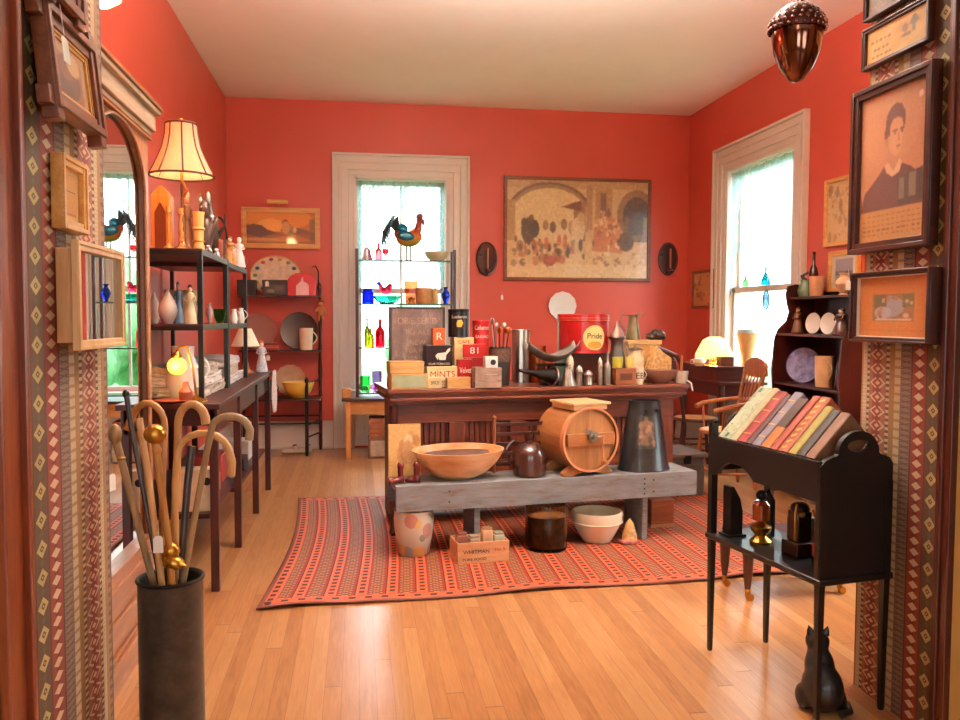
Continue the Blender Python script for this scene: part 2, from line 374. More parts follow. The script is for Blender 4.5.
def valance(label, W, plane, pos, drop=.62, side=1.15):
    u0, u1 = W[0]+.04, W[1]-.04; z1 = W[3]-.05; N = 90; mb = MB(); rows = []
    for j in range(13):
        r = []
        for i in range(N+1):
            t = i/N; e = abs(t-.5)*2; L = drop*(.62+.18*math.cos(t*6*PI)) + (side-drop*.7)*max(0, (e-.72)/.28)**.8
            a = u0+(u1-u0)*t; z = z1-L*j/12; d = -.045+.012*math.sin(t*46)*(1-.3*j/12)+.006*math.sin(t*91+j*.3)
            r.append(mb.bm.verts.new((a, pos-d, z) if plane == 'y' else (pos-d, a, z)))
        rows.append(r)
    for a, b in zip(rows, rows[1:]):
        for i in range(N): mb.bm.faces.new([a[i], a[i+1], b[i+1], b[i]])
    t = solo('lace_valance', mb, LACE, label, 'curtain')
    rod = MB(); P = [(u0-.03, pos+.035, z1+.008), (u1+.03, pos+.035, z1+.008)] if plane == 'y' else [(pos+.035, u0-.03, z1+.008), (pos+.035, u1+.03, z1+.008)]
    rod.tube(P, .007); rod.build('curtain_rod', WHITE, t)
valance('sheer white lace valance across the top of the back wall window', W1, 'y', D)
valance('sheer white lace valance across the top of the right wall window', W2, 'x', XR)

# ---- baseboards and cove line
BB = MB()
for a, b in ((XL, W1[0]-.22), (W1[1]+.22, XR)): BB.b2((a, D-.022, 0), (b, D, .27)); BB.b2((a, D-.035, .0), (b, D, .03)); BB.b2((a, D-.03, .24), (b, D, .285))
struct('baseboard_back', BB, WHITE, smooth=False, bevel=.003)
BB = MB()
for a, b in ((2.752, W3[0]-.22), (W3[1]+.22, W2[0]-.22), (W2[1]+.22, D-.04)): BB.b2((XR-.022, a, 0), (XR, b, .27)); BB.b2((XR-.03, a, .24), (XR, b, .285))
struct('baseboard_right', BB, WHITE, smooth=False)
struct('baseboard_left', MB().b2((XL, 2.76, 0), (XL+.022, D-.04, .27)), WHITE, smooth=False)

# ---- garden outside
gm, nt, b = newmat('lawn'); nn = noise(nt, coords(nt), 3, 5)
nt.links.new(ramp(nt, nn, [(.3, lin((80, 150, 80))), (.7, lin((130, 190, 110)))]), b.inputs['Base Color']); b.inputs['Roughness'].default_value = .9
tag(MB().b2((-14, D+.3, -.9), (24, D+30, -.8)).build('lawn', gm, smooth=False), 'green lawn outside the back window', 'grass', kind='stuff')
tag(MB().b2((XR+.4, -4, -.9), (24, D+.29, -.8)).build('lawn', gm, smooth=False), 'green lawn outside the right wall windows', 'grass', kind='stuff')
hm = mat((120, 165, 120), .9, 0, .4, 6, .3)
for i, (x, y, r) in enumerate(((-1.6, D+9, 1.6), (3.4, D+11, 2.0), (XR+12, 15, 1.9))):
    mb = MB()
    for k in range(14): mb.ell((rng.normal(0, r*.45), rng.normal(0, r*.45), rng.uniform(.6, 1.6)*r*.9), r*rng.uniform(.35, .55), seg=10)
    tag(mb.build('bush', hm, None, (x, y, -.8)), ('rounded green bush beyond the back window, left', 'rounded green bush beyond the back window, right', 'rounded green bush beyond the right wall window')[i], 'bush')

# ---- dividing wall with the wide opening the photo is taken through
JL, JR, Y0L, Y0R, Y1, HD = -.784, 1.807, 1.93, 2.29, 2.75, 2.78
HALL = mat((186, 132, 62), .7, 0, .1, 5, .03, name='hall_wall_paper')
struct('wall_divider_left', MB().b2((-3.2, Y0L, 0), (JL-.004, Y1, H)), RED, smooth=False)
struct('wall_divider_right', MB().b2((JR+.004, Y0R, 0), (4.2, Y1, H)), HALL, smooth=False)
struct('wall_divider_top', MB().b2((JL, Y0R, HD), (JR, Y1, H)), HALL, smooth=False)
struct('wall_hall_left', MB().b2((-3.2, -3.4, 0), (-3.0, Y0L, H)), HALL, smooth=False)
struct('wall_hall_right', MB().b2((4.0, -3.4, 0), (4.2, Y0R, H)), HALL, smooth=False)
struct('wall_hall_back', holed('y', -3.2, 4.2, [(-1.7, -.2, .5, 2.8), (1.2, 2.7, .5, 2.8)], -3.6, -3.4), HALL, smooth=False)

def kilim(y0, sc):                                # patterned stripe paper on the opening's side walls
    m, nt, b = newmat('striped_paper'); t = nt.nodes.new('ShaderNodeTexCoord'); sp = nt.nodes.new('ShaderNodeSeparateXYZ'); nt.links.new(t.outputs['Object'], sp.inputs[0])
    s = (X(nt, sp.outputs[1])-y0)/sc; z = X(nt, sp.outputs[2])
    br = (74, 54, 36); cr = (220, 198, 160); rd = (150, 34, 24); gr = (140, 122, 106); gold = (168, 124, 68); pk = (168, 100, 78); dk = (44, 28, 20)
    stops = [(0, dk), (.012, br), (.145, dk), (.16, rd), (.30, dk), (.315, gr), (.43, cr), (.50, gold), (.56, br), (.60, pk), (.66, rd), (.76, pk), (.80, br), (.83, cr), (.88, gold), (.93, gr), (.97, dk)]
    c = ramp(nt, s, [(p, lin(q)) for p, q in stops], 'CONSTANT')
    def band(a, bb): return s.gt(a)*s.lt(bb)
    def rep(v, p, o=0): return ((v/p + o).fract()-.5).abs()*2           # 0 at cell centre .. 1 at edges
    def loc(a, bb): return ((s-(a+bb)/2)/((bb-a)/2)).abs()
    dm = loc(.012, .145)+rep(z, .073)*1.3; dia = band(.012, .145)*(dm.lt(.85)*dm.gt(.35)+dm.lt(.14)).clamp()
    c = mixc(nt, dia, c, lin((206, 190, 122)))
    dm2 = loc(.012, .145)+rep(z, .073, .5)*1.3; c = mixc(nt, band(.012, .145)*dm2.lt(.35), c, lin((60, 90, 60)))
    tri = band(.16, .30)*(rep(z, .0365)-loc(.16, .30)).gt(.25); c = mixc(nt, tri, c, lin((236, 214, 176)))
    c = mixc(nt, band(.16, .30)*rep(z, .0365).lt(.16)*loc(.16, .30).lt(.3), c, lin((60, 24, 20)))
    ck = (rep(z, .019)-loc(.315, .43)*.5).abs().lt(.22); c = mixc(nt, band(.315, .43)*ck, c, lin((90, 66, 58)))
    c = mixc(nt, band(.43, .50)*rep(z, .03).lt(.3), c, lin((176, 140, 90)))
    c = mixc(nt, band(.56, .60)*rep(z, .02).lt(.5), c, lin(cr))
    d3 = loc(.60, .80)+rep(z, .05)*.9; c = mixc(nt, band(.60, .80)*(d3.lt(.95)*d3.gt(.7)+d3.lt(.3)).clamp(), c, lin((232, 206, 168)))
    d4 = loc(.60, .80)+rep(z, .05, .5)*.9; c = mixc(nt, band(.60, .80)*d4.lt(.45), c, lin((120, 30, 30)))
    c = mixc(nt, band(.80, .83)*rep(z, .02, .5).lt(.5), c, lin(cr)); c = mixc(nt, band(.93, .97)*rep(z, .03).lt(.45), c, lin((110, 60, 50)))
    c = mixc(nt, band(.83, .93)*rep(z, .013).lt(.25)*.4, c, lin((150, 110, 60)))
    n = noise(nt, coords(nt), 160, 3); c = mixc(nt, X(nt, n)*.5, c, lin((104, 76, 52))); n5 = noise(nt, coords(nt), 5, 4); c = mixc(nt, X(nt, n5)*.35, c, lin((120, 80, 54)))
    nt.links.new(c, b.inputs['Base Color']); b.inputs['Roughness'].default_value = .75; bump(nt, b, n, .25, .002); return m
DW = wood((110, 46, 20), (158, 78, 34), 'z', 6, .3, .3)
DW2 = wood((60, 22, 12), (92, 38, 20), 'z', 6, .35, .2)
struct('trim_1', MB().b2((JL-.004, 2.10, 0), (JL, Y1, H)), kilim(2.128, .63), smooth=False)
struct('trim_2', MB().b2((JR, 2.335, 0), (JR+.004, Y1, H)), kilim(2.335, .46), smooth=False)
t3 = MB().b2((JL-.004, 1.90, 0), (JL+.012, 2.095, H)).b2((JL-.004, 2.03, 0), (JL+.03, 2.05, H)).b2((JL-.004, 2.075, 0), (JL+.012, 2.1, H)).b2((-1.05, 1.90, 0), (JL+.012, 1.93, H)).b2((JL-.004, 1.90, 0), (JL+.028, 1.95, H))
struct('trim_3', t3, DW, smooth=False, bevel=.004)
struct('trim_4', MB().b2((JR-.012, 2.27, 0), (JR+.012, 2.335, H)).b2((JR-.02, 2.30, 0), (JR, 2.315, H)), DW2, smooth=False, bevel=.003)
struct('trim_5', MB().b2((JL, Y0R-.02, HD-.02), (JR, Y1, HD)), DW, smooth=False)

# ---- rug
def rug_mat():
    m, nt, b = newmat('woven_rug'); t = nt.nodes.new('ShaderNodeTexCoord'); sp = nt.nodes.new('ShaderNodeSeparateXYZ'); nt.links.new(t.outputs['UV'], sp.inputs[0])
    x, y = X(nt, sp.outputs[0]), X(nt, sp.outputs[1])
    def rep(v, p, o=0): return ((v/p + o).fract()-.5).abs()*2
    P = .148; u = (x/P).fract()
    salmon, brown, red, dk = lin((206, 98, 62)), lin((112, 58, 36)), lin((150, 36, 24)), lin((34, 12, 10))
    c = ramp(nt, u, [(0, salmon), (.34, red), (.42, brown), (.86, red), (.94, dk), (.975, salmon)], 'CONSTANT')
    sq = ((u-.17).abs().lt(.088))*rep(y, .052).lt(.5); c = mixc(nt, sq, c, dk)
    c = mixc(nt, ((u-.17).abs().gt(.13))*u.lt(.34)*rep(y, .013).lt(.4)*.5, c, lin((236, 160, 110)))
    v = ((u-.64)/.22).abs(); zz = (rep(y, .026)-v).abs().lt(.22)*u.gt(.42)*u.lt(.86); c = mixc(nt, zz, c, lin((206, 140, 100)))
    zd = (rep(y, .026, .5)-v).abs().lt(.14)*u.gt(.42)*u.lt(.86); c = mixc(nt, zd, c, dk)
    RW, RL = 3.12, 2.24
    ex = (x-RW/2).abs().gt(RW/2-.075); ey = (y-RL/2).abs().gt(RL/2-.085); e = (ex+ey).clamp()
    c = mixc(nt, e, c, salmon)
    c = mixc(nt, ex*(((x-RW/2).abs()-(RW/2-.045)).abs().lt(.013))*rep(y, .062).lt(.55), c, dk)
    c = mixc(nt, ey*(((y-RL/2).abs()-(RL/2-.052)).abs().lt(.013))*rep(x, .078).lt(.42), c, dk)
    c = mixc(nt, ((x-RW/2).abs().gt(RW/2-.024)+(y-RL/2).abs().gt(RL/2-.02)).clamp(), c, lin((132, 78, 66)))
    n = noise(nt, coords(nt), 260, 2); n2 = noise(nt, coords(nt), 2, 2)
    c = mixc(nt, X(nt, n)*.16, c, lin((150, 80, 56)))
    nt.links.new(c, b.inputs['Base Color']); b.inputs['Roughness'].default_value = .62; b.inputs['Specular IOR Level'].default_value = .3
    bump(nt, b, n, .3, .003); return m
mb = MB(); NX, NY = 120, 60; RW, RL = 3.12, 2.24
uvl = mb.bm.loops.layers.uv.new('UVMap'); g = []
A, Bq, Cq, Dq = Vector((-.465, 3.825)), Vector((2.66, 4.02)), Vector((2.64, 6.10)), Vector((-.44, 6.17))
for j in range(NY+1):
    row = []
    for i in range(NX+1):
        s, t = i/NX, j/NY; p = A*(1-s)*(1-t)+Bq*s*(1-t)+Cq*s*t+Dq*(1-s)*t
        z = .007 + max(0, 1-t*9)*.011*max(0, math.sin(s*17+.6))**2 + .0012*math.sin(s*40+t*9)
        p = p + Vector((-.16*math.sin(PI*t)**1*(1-s)*-.35, .012*math.sin(s*17)*(1-t)))
        row.append((mb.bm.verts.new((p.x, p.y, z)), s, t))
    g.append(row)
for j in range(NY):
    for i in range(NX):
        q = [g[j][i], g[j][i+1], g[j+1][i+1], g[j+1][i]]; f = mb.bm.faces.new([v[0] for v in q])
        for l, v in zip(f.loops, q): l[uvl].uv = (v[1]*RW, v[2]*RL)
rug = mb.build('rug', rug_mat()); k = rug.modifiers.new('t', 'SOLIDIFY'); k.thickness = .006; k.offset = -1
tag(rug, 'red and salmon striped woven rug with rippled edge on the plank floor', 'rug')

# ================================================================ furniture
MAH = wood((46, 13, 9), (78, 26, 16), 'z', 7, .4, .1); MAHX = wood((46, 13, 9), (78, 26, 16), 'x', 7, .4, .1)
WAL = wood((88, 38, 20), (136, 66, 38), 'x', 8, .4, .15); WALZ = wood((78, 32, 18), (122, 56, 32), 'z', 8, .4, .15)
OAK = wood((176, 112, 52), (212, 150, 82), 'x', 8, .45, .1); OAKZ = wood((176, 112, 52), (212, 150, 82), 'z', 8, .45, .1)
PINE = wood((200, 156, 96), (232, 196, 136), 'x', 7, .55, 0); PINEZ = wood((200, 156, 96), (232, 196, 136), 'z', 7, .55, 0)
EBON = mat((13, 7, 6), .4, 0, .2, 10, .05, .15, name='ebonised_wood')
IRON = mat((34, 28, 26), .45, .6, .3, 30, .15, name='black_iron')
BRASS = mat((190, 140, 60), .3, 1, .15, 20, .08, name='brass')
COPPER = mat((176, 88, 50), .3, 1, .15, 20, .08, name='copper')
SILV = mat((190, 184, 172), .28, 1, .1, 20, .05, name='silver_metal')
PEW = mat((150, 144, 134), .4, .9, .15, 25, .1, name='pewter')
CREAM = mat((236, 220, 190), .3, 0, .05, 10, .02, .4, name='cream_glaze')
WGL = mat((238, 236, 232), .25, 0, .03, 10, .02, .5, name='white_glaze')
PAPER = mat((236, 230, 216), .7, 0, .03, 30, .02, name='paper')
INK = mat((40, 28, 24), .6, name='ink'); INKR = mat((170, 34, 26), .6, name='red_ink'); INKW = mat((238, 230, 214), .6, name='white_ink'); INKY = mat((226, 180, 70), .6, name='yellow_ink')
def tagcard(parent, p, h=.045, w=.028, rz=0, lean=0):   # paper price tag on a thread
    t = MB().prism([(-w/2, -h), (w/2, -h), (w/2, -.008), (w/4, 0), (-w/4, 0), (-w/2, -.008)], .0012).build('price_tag', PAPER, parent, p, (0, lean, rz), smooth=False)
    MB().tube([(0, 0, -.006), (.002, 0, .02), (0, 0, .04)], .0008, 5).build('thread', PAPER, t); return t

# ---- old shop counter
C0 = at(388, 390, z=.91); C1 = at(690, 384, z=.91); CU = (C1-C0); CL = CU.length; CA = math.atan2(CU.y, CU.x)
def frame_pt(O, ang, px, py, v):                  # ray meets the vertical plane v behind the front line
    n = Vector((-math.sin(ang), math.cos(ang))); d = ray(px, py); t = (v+O.x*n.x+O.y*n.y)/(d.x*n.x+d.y*n.y); return Vector((0, 0, CH))+d*t
def onC(px0, px1, pt, v, z=.91, O=None, ang=None):
    O = O or C0; ang = CA if ang is None else ang; m = (px0+px1)/2; q = frame_pt(O, ang, m, pt, v); k = depth(q)/F
    return Vector((q.x, q.y, z)), (px1-px0)*k, q.z-z
ct = thing('shop_counter', 'long brown panelled wooden counter in the middle of the room, covered with antiques', 'counter', (C0.x, C0.y, 0), CA)
CD = .62
MB().box((CL/2, CD/2, .897), (CL, CD, .026)).build('counter_top', WAL, ct, bevel=.004)
mm_ = MB()
for k, (z0, z1, ins) in enumerate(((.872, .884, .008), (.855, .872, .022), (.838, .855, .012), (.822, .838, .035), (.808, .822, .055))): mm_.b2((ins, ins, z0), (CL-ins, CD-ins, z1))
mm_.build('moulding', WAL, ct, bevel=.003)
MB().b2((.07, .09, .69), (CL-.07, CD-.02, .808)).build('apron', WAL, ct, bevel=.003)
st = [.07, .40, .80, 1.2, CL-.17]
for i, s in enumerate(st): MB().b2((s, .09, .36), (s+.10, .14, .69)).build('stile', WALZ, ct, bevel=.003)
MB().b2((.07, .10, .36), (CL-.07, .14, .44)).build('bottom_rail', WAL, ct); MB().b2((.07, .14, .36), (CL-.07, CD-.05, .38)).build('shade_shelf', WAL, ct)  # shelf behind the rail is added to keep the space below dark
for a, b in zip(st, st[1:]):
    q = MB(); x = a+.10
    while x < b-.001: q.b2((x+.002, .115, .44), (min(x+.034, b)-.002, .13, .69)); x += .036
    q.build('beadboard_panel', WALZ, ct, smooth=False, bevel=.002)
for a_, b_ in (((.07, .14, .05), (.10, CD-.03, .69)), ((CL-.10, .14, .05), (CL-.07, CD-.03, .69)), ((.1, CD-.05, .05), (CL-.1, CD-.03, .69))): MB().b2(a_, b_).build('side_panel', wood((34, 14, 9), (58, 26, 16), 'z'), ct)  # added boards in near-black wood, shade under the counter put into their colour
for x, y in ((.02, .04), (CL-.1, .10), (.08, CD-.06), (CL-.1, CD-.06)): MB().lathe([(.022, .012), (.03, .03), (.02, .06), (.026, .2), (.026, .78), (.03, .81)] if x < .05 else [(.02, .012), (.028, .03), (.028, .06)], (x+.02, y, 0), 12).build('leg', MAH, ct)

# ---- weathered bench in front
BZ = .42; B0 = at(396, 487, z=BZ); B1 = at(697, 471, z=BZ); BU = B1-B0; BL = BU.length; BA = math.atan2(BU.y, BU.x)
def onB(px0, px1, pt, v, z=BZ): return onC(px0, px1, pt, v, z, B0, BA)
PAINT = None
m, nt, b = newmat('weathered_grey_paint'); v = coords(nt, (1, 5, 5)); n1 = noise(nt, v, 5, 6, .7); n2 = noise(nt, coords(nt, (1, 14, 14)), 4, 4)
c = ramp(nt, n1, [(.36, lin((118, 92, 70))), (.44, lin((118, 117, 117))), (.7, lin((138, 139, 142)))]); c = mixc(nt, X(nt, n2).gt(.62)*.5, c, lin((118, 96, 76)))
nt.links.new(c, b.inputs['Base Color']); b.inputs['Roughness'].default_value = .65; bump(nt, b, n2, .3, .004); GREY = m
bt = thing('bench', 'low weathered grey plank bench in front of the counter', 'bench', (B0.x, B0.y, 0), BA)
BD = .30
MB().b2((0, .022, BZ-.03), (BL, BD, BZ)).build('seat', GREY, bt, bevel=.004)
MB().b2((0, 0, BZ-.145), (BL, .022, BZ+.001)).build('front_apron', GREY, bt, bevel=.003)
MB().b2((0, BD, BZ-.145), (BL, BD+.02, BZ)).build('rear_apron', GREY, bt, bevel=.003)
for x in (.47, 1.52):
    lg = MB().prism([(.03, .014), (.08, .014), (BD/2, .12), (BD-.08, .014), (BD-.03, .014), (BD-.01, BZ-.031), (.024, BZ-.031)], .035, 'yz', (x, 0, 0)).build('leg', GREY, bt, bevel=.003)
nl = MB()
for x, z in ((.30, BZ-.04), (.30, BZ-.1), (1.5, BZ-.03), (1.5, BZ-.06), (1.5, BZ-.09), (1.5, BZ-.12), (1.56, BZ-.04), (1.56, BZ-.11)): nl.cyl((x, .0, z), .005, .004, 10, (PI/2, 0, 0))
nl.build('nail', IRON, bt)

# ---- book stand at right
A_ = at(712, 650, z=0); DA = math.radians(-80.2)   # long side runs towards the camera
DX = math.radians(9.8)
bs = thing('book_stand', 'dark ebonised book stand with sloping trough on top and shelf below, beside right opening', 'book stand', (A_.x-.01, A_.y, 0), DX)
# local: x = across (A->B), y = -along towards the camera
LN, WD, SZ = .62, .27, .485
for x, y, nm in ((0, 0, 'leg'), (WD, 0, 'leg'), (0, -LN, 'leg'), (WD, -LN, 'leg')):
    top = .93 if y == 0 and x == 0 else .8
    MB().lathe([(.009, 0), (.011, .01), (.017, .45), (.019, .47), (.019, top)], (x, y, 0), 4, (0, 0, PI/4)).build(nm, EBON, bs, smooth=False)
MB().b2((-.02, -LN-.02, SZ-.022), (WD+.02, .02, SZ)).build('lower_shelf', EBON, bs, bevel=.004)
def arch(w, z0, z1, zc, inset=.0):
    p = [(-inset, z0)]; p += [(-inset, zc)]
    for k in range(13):
        a = PI - PI*k/12; p.append((w/2 + math.cos(a)*(w*.30), zc+.02 + max(0, math.sin(a))**.75*(z1-zc-.02)))
    p += [(w+inset, zc), (w+inset, z0)]; return p
def end_panel(y, z0, nm):
    mb = MB(); o = [(-.015, z0)] + [(-.015, .86), (.01, .885), (.05, .895)]
    for k in range(17):
        a = PI - PI*k/16; o.append((WD/2+.005 + math.cos(a)*.085, .90+math.sin(a)*.075))
    o += [(WD-.04, .895), (WD, .88), (WD+.015, .86), (WD+.015, z0)]
    hole = [(WD/2+.005+.048*math.cos(2*PI*k/20), .925+.020*math.sin(2*PI*k/20)) for k in range(20)]
    bm = mb.bm; F1 = []
    for t in (-.009, .009):
        ov = [bm.verts.new((a, y+t, b)) for a, b in o]; hv = [bm.verts.new((a, y+t, b)) for a, b in hole]
        eo = [bm.edges.new((ov[i], ov[(i+1) % len(ov)])) for i in range(len(ov))]; eh = [bm.edges.new((hv[i], hv[(i+1) % 20])) for i in range(20)]
        bmesh.ops.triangle_fill(bm, use_beauty=True, edges=eo+eh); F1.append((ov, hv))
    for k in (0, 1):
        a, b = F1[0][k], F1[1][k]
        for i in range(len(a)): bm.faces.new([a[i], a[(i+1) % len(a)], b[(i+1) % len(a)], b[i]])
    return mb.build(nm, EBON, bs, smooth=False)
end_panel(-LN, SZ, 'end_panel'); end_panel(0.0, .74, 'end_panel')
fa = [(0, .735), (.02, .735)] + [(.06+.075*(1-math.cos(PI*k/12)) , .735+.055*math.sin(PI*k/12)) for k in range(13)]
fa = [(0, .72), (-.05, .735), (-.09, .775), (-.13, .79), (-.20, .79), (-.24, .775), (-.28, .745), (-LN, .74), (-LN, .878), (0, .878)]
MB().prism(fa, .016, 'yz', (-.008, 0, 0)).build('front_apron', EBON, bs, smooth=False, bevel=.002)
MB().prism([(0, .78), (-LN, .78), (-LN, .84), (0, .84)], .016, 'yz', (WD, 0, 0)).build('back_apron', EBON, bs, smooth=False)
# trough boards: sloping rest for the spines' backs and the tail board
a45 = PI/4
MB().box((.11, -LN/2, .79), (.22, LN-.02, .012), (0, a45*1.0, 0)).build('trough_board', EBON, bs, smooth=False)

# books in the trough: local frame, spine faces up and left
def bookmat(c): return mat(c, .6, 0, .14, 40, .12, name='book_cloth')
BK = [((168, 177, 147), .052, .245, .15, 'pale green clothbound book with speckled spine, first in the sloping trough', 'speck'),
      ((184, 175, 137), .022, .245, .145, 'narrow cream book beside the pale green one in the trough', ''),
      ((135, 29, 22), .036, .235, .14, 'bright red book with gilt spine marks in the trough', 'gilt'),
      ((72, 32, 30), .018, .225, .14, 'thin maroon book between red and grey books in the trough', ''),
      ((120, 108, 116), .030, .240, .14, 'grey lavender book in the trough', 'line'),
      ((168, 99, 30), .034, .215, .13, 'orange book with dark brown upper spine in the trough', 'dark'),
      ((147, 53, 24), .022, .235, .13, 'slim red orange book in the trough', ''),
      ((153, 75, 30), .034, .235, .13, 'rust book with row of gilt ornaments down its spine', 'orn'),
      ((159, 144, 65), .026, .200, .12, 'mustard green book near the handle end of the trough', ''),
      ((48, 34, 29), .024, .190, .12, 'dark brown book near the handle end of the trough', ''),
      ((120, 79, 51), .030, .185, .12, 'tan brown book last in the trough against the end panel', '')]
yy = -.022
for i, (c, th, ln, dp, lab, deco) in enumerate(BK):
    th *= 1.6; ln *= 1.12
    base = Matrix.Translation(bs.location) @ Matrix.Rotation(DX, 4, 'Z')
    p = base @ Vector((.004, yy-th/2, .878))
    o = thing('book', lab, 'book', p, DX, 'books in the sloping trough', ry=-a45)
    # local: spine along +x (up-right), depth along -z (down-right), thickness along y
    m_ = bookmat(c)
    MB().b2((0, -th/2, -dp), (ln, -th/2+.003, 0)).b2((0, th/2-.003, -dp), (ln, th/2, 0)).build('cover', m_, o, smooth=False)
    sp = MB()
    for k in range(6):
        a0, a1 = PI*k/6, PI*(k+1)/6; sp.quad((0, -math.cos(a0)*th/2, .006*math.sin(a0)), (ln, -math.cos(a0)*th/2, .006*math.sin(a0)), (ln, -math.cos(a1)*th/2, .006*math.sin(a1)), (0, -math.cos(a1)*th/2, .006*math.sin(a1)))
    sp.build('spine', m_, o)
    MB().b2((.003, -th/2+.003, -dp+.004), (ln-.003, th/2-.003, -.002)).build('page_block', PAPER, o, smooth=False)
    d = MB()
    if deco == 'speck':
        for k in range(40): d.box((rng.uniform(.01, ln-.01), rng.uniform(-th*.42, th*.42), .0055), (rng.uniform(.002, .008), .0015, .0015))
        d.box((.07, .012, .006), (.006, .006, .002)); d.build('spine_speckle', mat((120, 120, 84), .6), o, smooth=False)
        MB().box((.016, -.012, .006), (.02, .012, .002)).box((ln-.02, .01, .006), (.02, .014, .002)).build('spine_label', mat((60, 100, 84), .6), o, smooth=False)
    elif deco in ('gilt', 'orn', 'line'):
        n_ = 9 if deco == 'orn' else 4
        for k in range(n_): d.box((ln*(k+.7)/(n_+.4), 0, .0055), (.004 if deco != 'orn' else .010, th*(.7 if deco != 'orn' else .4), .002), (0, 0, .5 if deco == 'orn' else 0))
        d.build('gilt_ornament', mat((214, 164, 80), .4, .5), o, smooth=False)
    elif deco == 'dark': d.b2((ln*.42, -th*.46, .001), (ln*.999, th*.46, .0068)); d.build('dark_label', mat((62, 40, 28), .6), o, smooth=False)
    yy -= th+.003
print('books end', yy)

# ---- pier mirror against the left wall
PX = -.887; PA, PB_ = 2.86, 3.75
pm = thing('pier_mirror', 'tall carved wooden pier mirror with arched glass against the left wall', 'mirror', (PX, (PA+PB_)/2, 0), PI/2)
hw = (PB_-PA)/2; dep = PX-XL-.004                  # local x -> +y world, local -y -> +x world
LW = wood((150, 92, 60), (196, 136, 96), 'z', 7, .35, .2); LWX = wood((132, 78, 44), (178, 118, 72), 'x', 7, .35, .2)
MB().b2((-hw, .03, .0), (hw, dep, 2.12)).build('carcass', LW, pm, smooth=False)
ahw, rise, zs, mb0 = .362, .25, 1.85, .42; acx = .0
pts = [(-hw, mb0-.05), (-hw, 2.12), (hw, 2.12), (hw, mb0-.05), (acx+ahw, mb0-.05), (acx+ahw, zs)]
pts += [(acx+ahw*math.cos(PI*k/24), zs+rise*math.sin(PI*k/24)) for k in range(1, 24)] + [(acx-ahw, zs), (acx-ahw, mb0-.05)]
MB().prism(pts, .03, 'xz', (0, .015, 0)).build('face_frame', LW, pm, smooth=False, bevel=.003)
ar = [(acx+ahw, -.004, mb0), (acx+ahw, -.004, zs)] + [(acx+ahw*math.cos(PI*k/24), -.004, zs+rise*math.sin(PI*k/24)) for k in range(1, 24)] + [(acx-ahw, -.004, zs), (acx-ahw, -.004, mb0)]
MB().tube(ar, .008, 8).build('arch_bead', LWX, pm)
mm1, nt, b = newmat('mirror_glass'); b.inputs['Metallic'].default_value = 1; b.inputs['Roughness'].default_value = .015
n = noise(nt, coords(nt), 3); nt.links.new(ramp(nt, n, [(.3, (.82, .83, .82)), (.7, (.9, .9, .89))]), b.inputs['Base Color']); MIR = mm1
MB().b2((acx-ahw-.01, .012, mb0-.04), (acx+ahw+.01, .029, zs+rise+.01)).build('mirror_glass', MIR, pm, smooth=False)
MB().b2((acx-ahw, -.02, mb0-.06), (acx+ahw, .03, mb0)).build('sill', LWX, pm, bevel=.004)
bs_ = MB()
for z0, z1, pr in ((0, .10, .035), (.10, .118, .02), (.118, .22, .008), (.22, .238, .022), (.238, .35, .008), (.35, .372, .03)): bs_.b2((-hw-.0, -pr, z0), (hw, .03, z1))
bs_.build('base_moulding', LWX, pm, bevel=.004)
co = MB(); GW = wood((150, 124, 100), (196, 174, 148), 'x', 9, .5, 0)
for z0, z1, pr in ((2.12, 2.14, .015), (2.14, 2.21, .03), (2.21, 2.23, .05)): co.b2((-hw-pr*.6, -pr, z0), (hw+pr*.6, dep, z1))
co.build('cornice', GW, pm, bevel=.004)
MB().b2((-hw-.04, -.06, 2.23), (hw+.04, dep, 2.245)).build('cornice_cap', LWX, pm, bevel=.003)
MB().b2((-hw, -.02, 2.10), (hw, .0, 2.11)).build('frieze_bead', LWX, pm)
q = at(112, 474, x=PX+.03); tagcard(pm, (q.y-(PA+PB_)/2, -.03, q.z), .06, .04, PI*-.1)

# ---- mahogany console down the left side, two iron shelf units on it
TZ = .93
cn = thing('console_table', 'long dark mahogany table with lower shelves along the left wall', 'table', (-.97, 5.35, 0))
MB().b2((-.30, -1.25, TZ-.03), (.31, 1.25, TZ)).build('table_top', MAHX, cn, bevel=.004)
MB().b2((-.27, -1.22, TZ-.11), (.28, -1.20, TZ-.03)).b2((.26, -1.22, TZ-.15), (.28, 1.22, TZ-.03)).build('apron', MAHX, cn)
for y in (-1.2, -.42, .42, 1.2):
    for x in (-.27, .275): MB().box((x, y, (TZ-.03)/2), (.04, .04, TZ-.03)).build('leg', MAH, cn, bevel=.003)
MB().b2((-.29, -1.20, .36), (.25, -.30, .385)).build('lower_shelf', MAHX, cn); MB().b2((-.29, -.30, .30), (.25, 1.2, .325)).build('lower_shelf', MAHX, cn)
def etagere(y0, y1, lab, zs):
    t = thing('shelf_unit', lab, 'shelf', (-1.0, (y0+y1)/2, TZ), 0, None); L = (y1-y0)/2
    for x in (-.25, .25):
        for y in (-L+.013, L-.013): MB().box((x-.012*(1 if x > 0 else -1), y, (1.68-TZ)/2), (.024, .024, 1.68-TZ)).build('post', EBON, t)
    for z in zs:
        MB().b2((-.25, -L, z-TZ-.018), (.25, L, z-TZ)).build('shelf_board', MAHX, t, bevel=.002)
        MB().b2((-.25, -L-.001, z-TZ-.03), (.25, -L+.012, z-TZ-.01)).b2((.238, -L, z-TZ-.03), (.251, L, z-TZ-.01)).build('shelf_edge', EBON, t)
    return t
etagere(4.20, 5.01, 'nearer black framed shelf unit on the mahogany table, table lamp on its top', (1.68, 1.31))
etagere(5.03, 5.85, 'farther black framed shelf unit on the mahogany table, white figurines on its top', (1.67, 1.305))

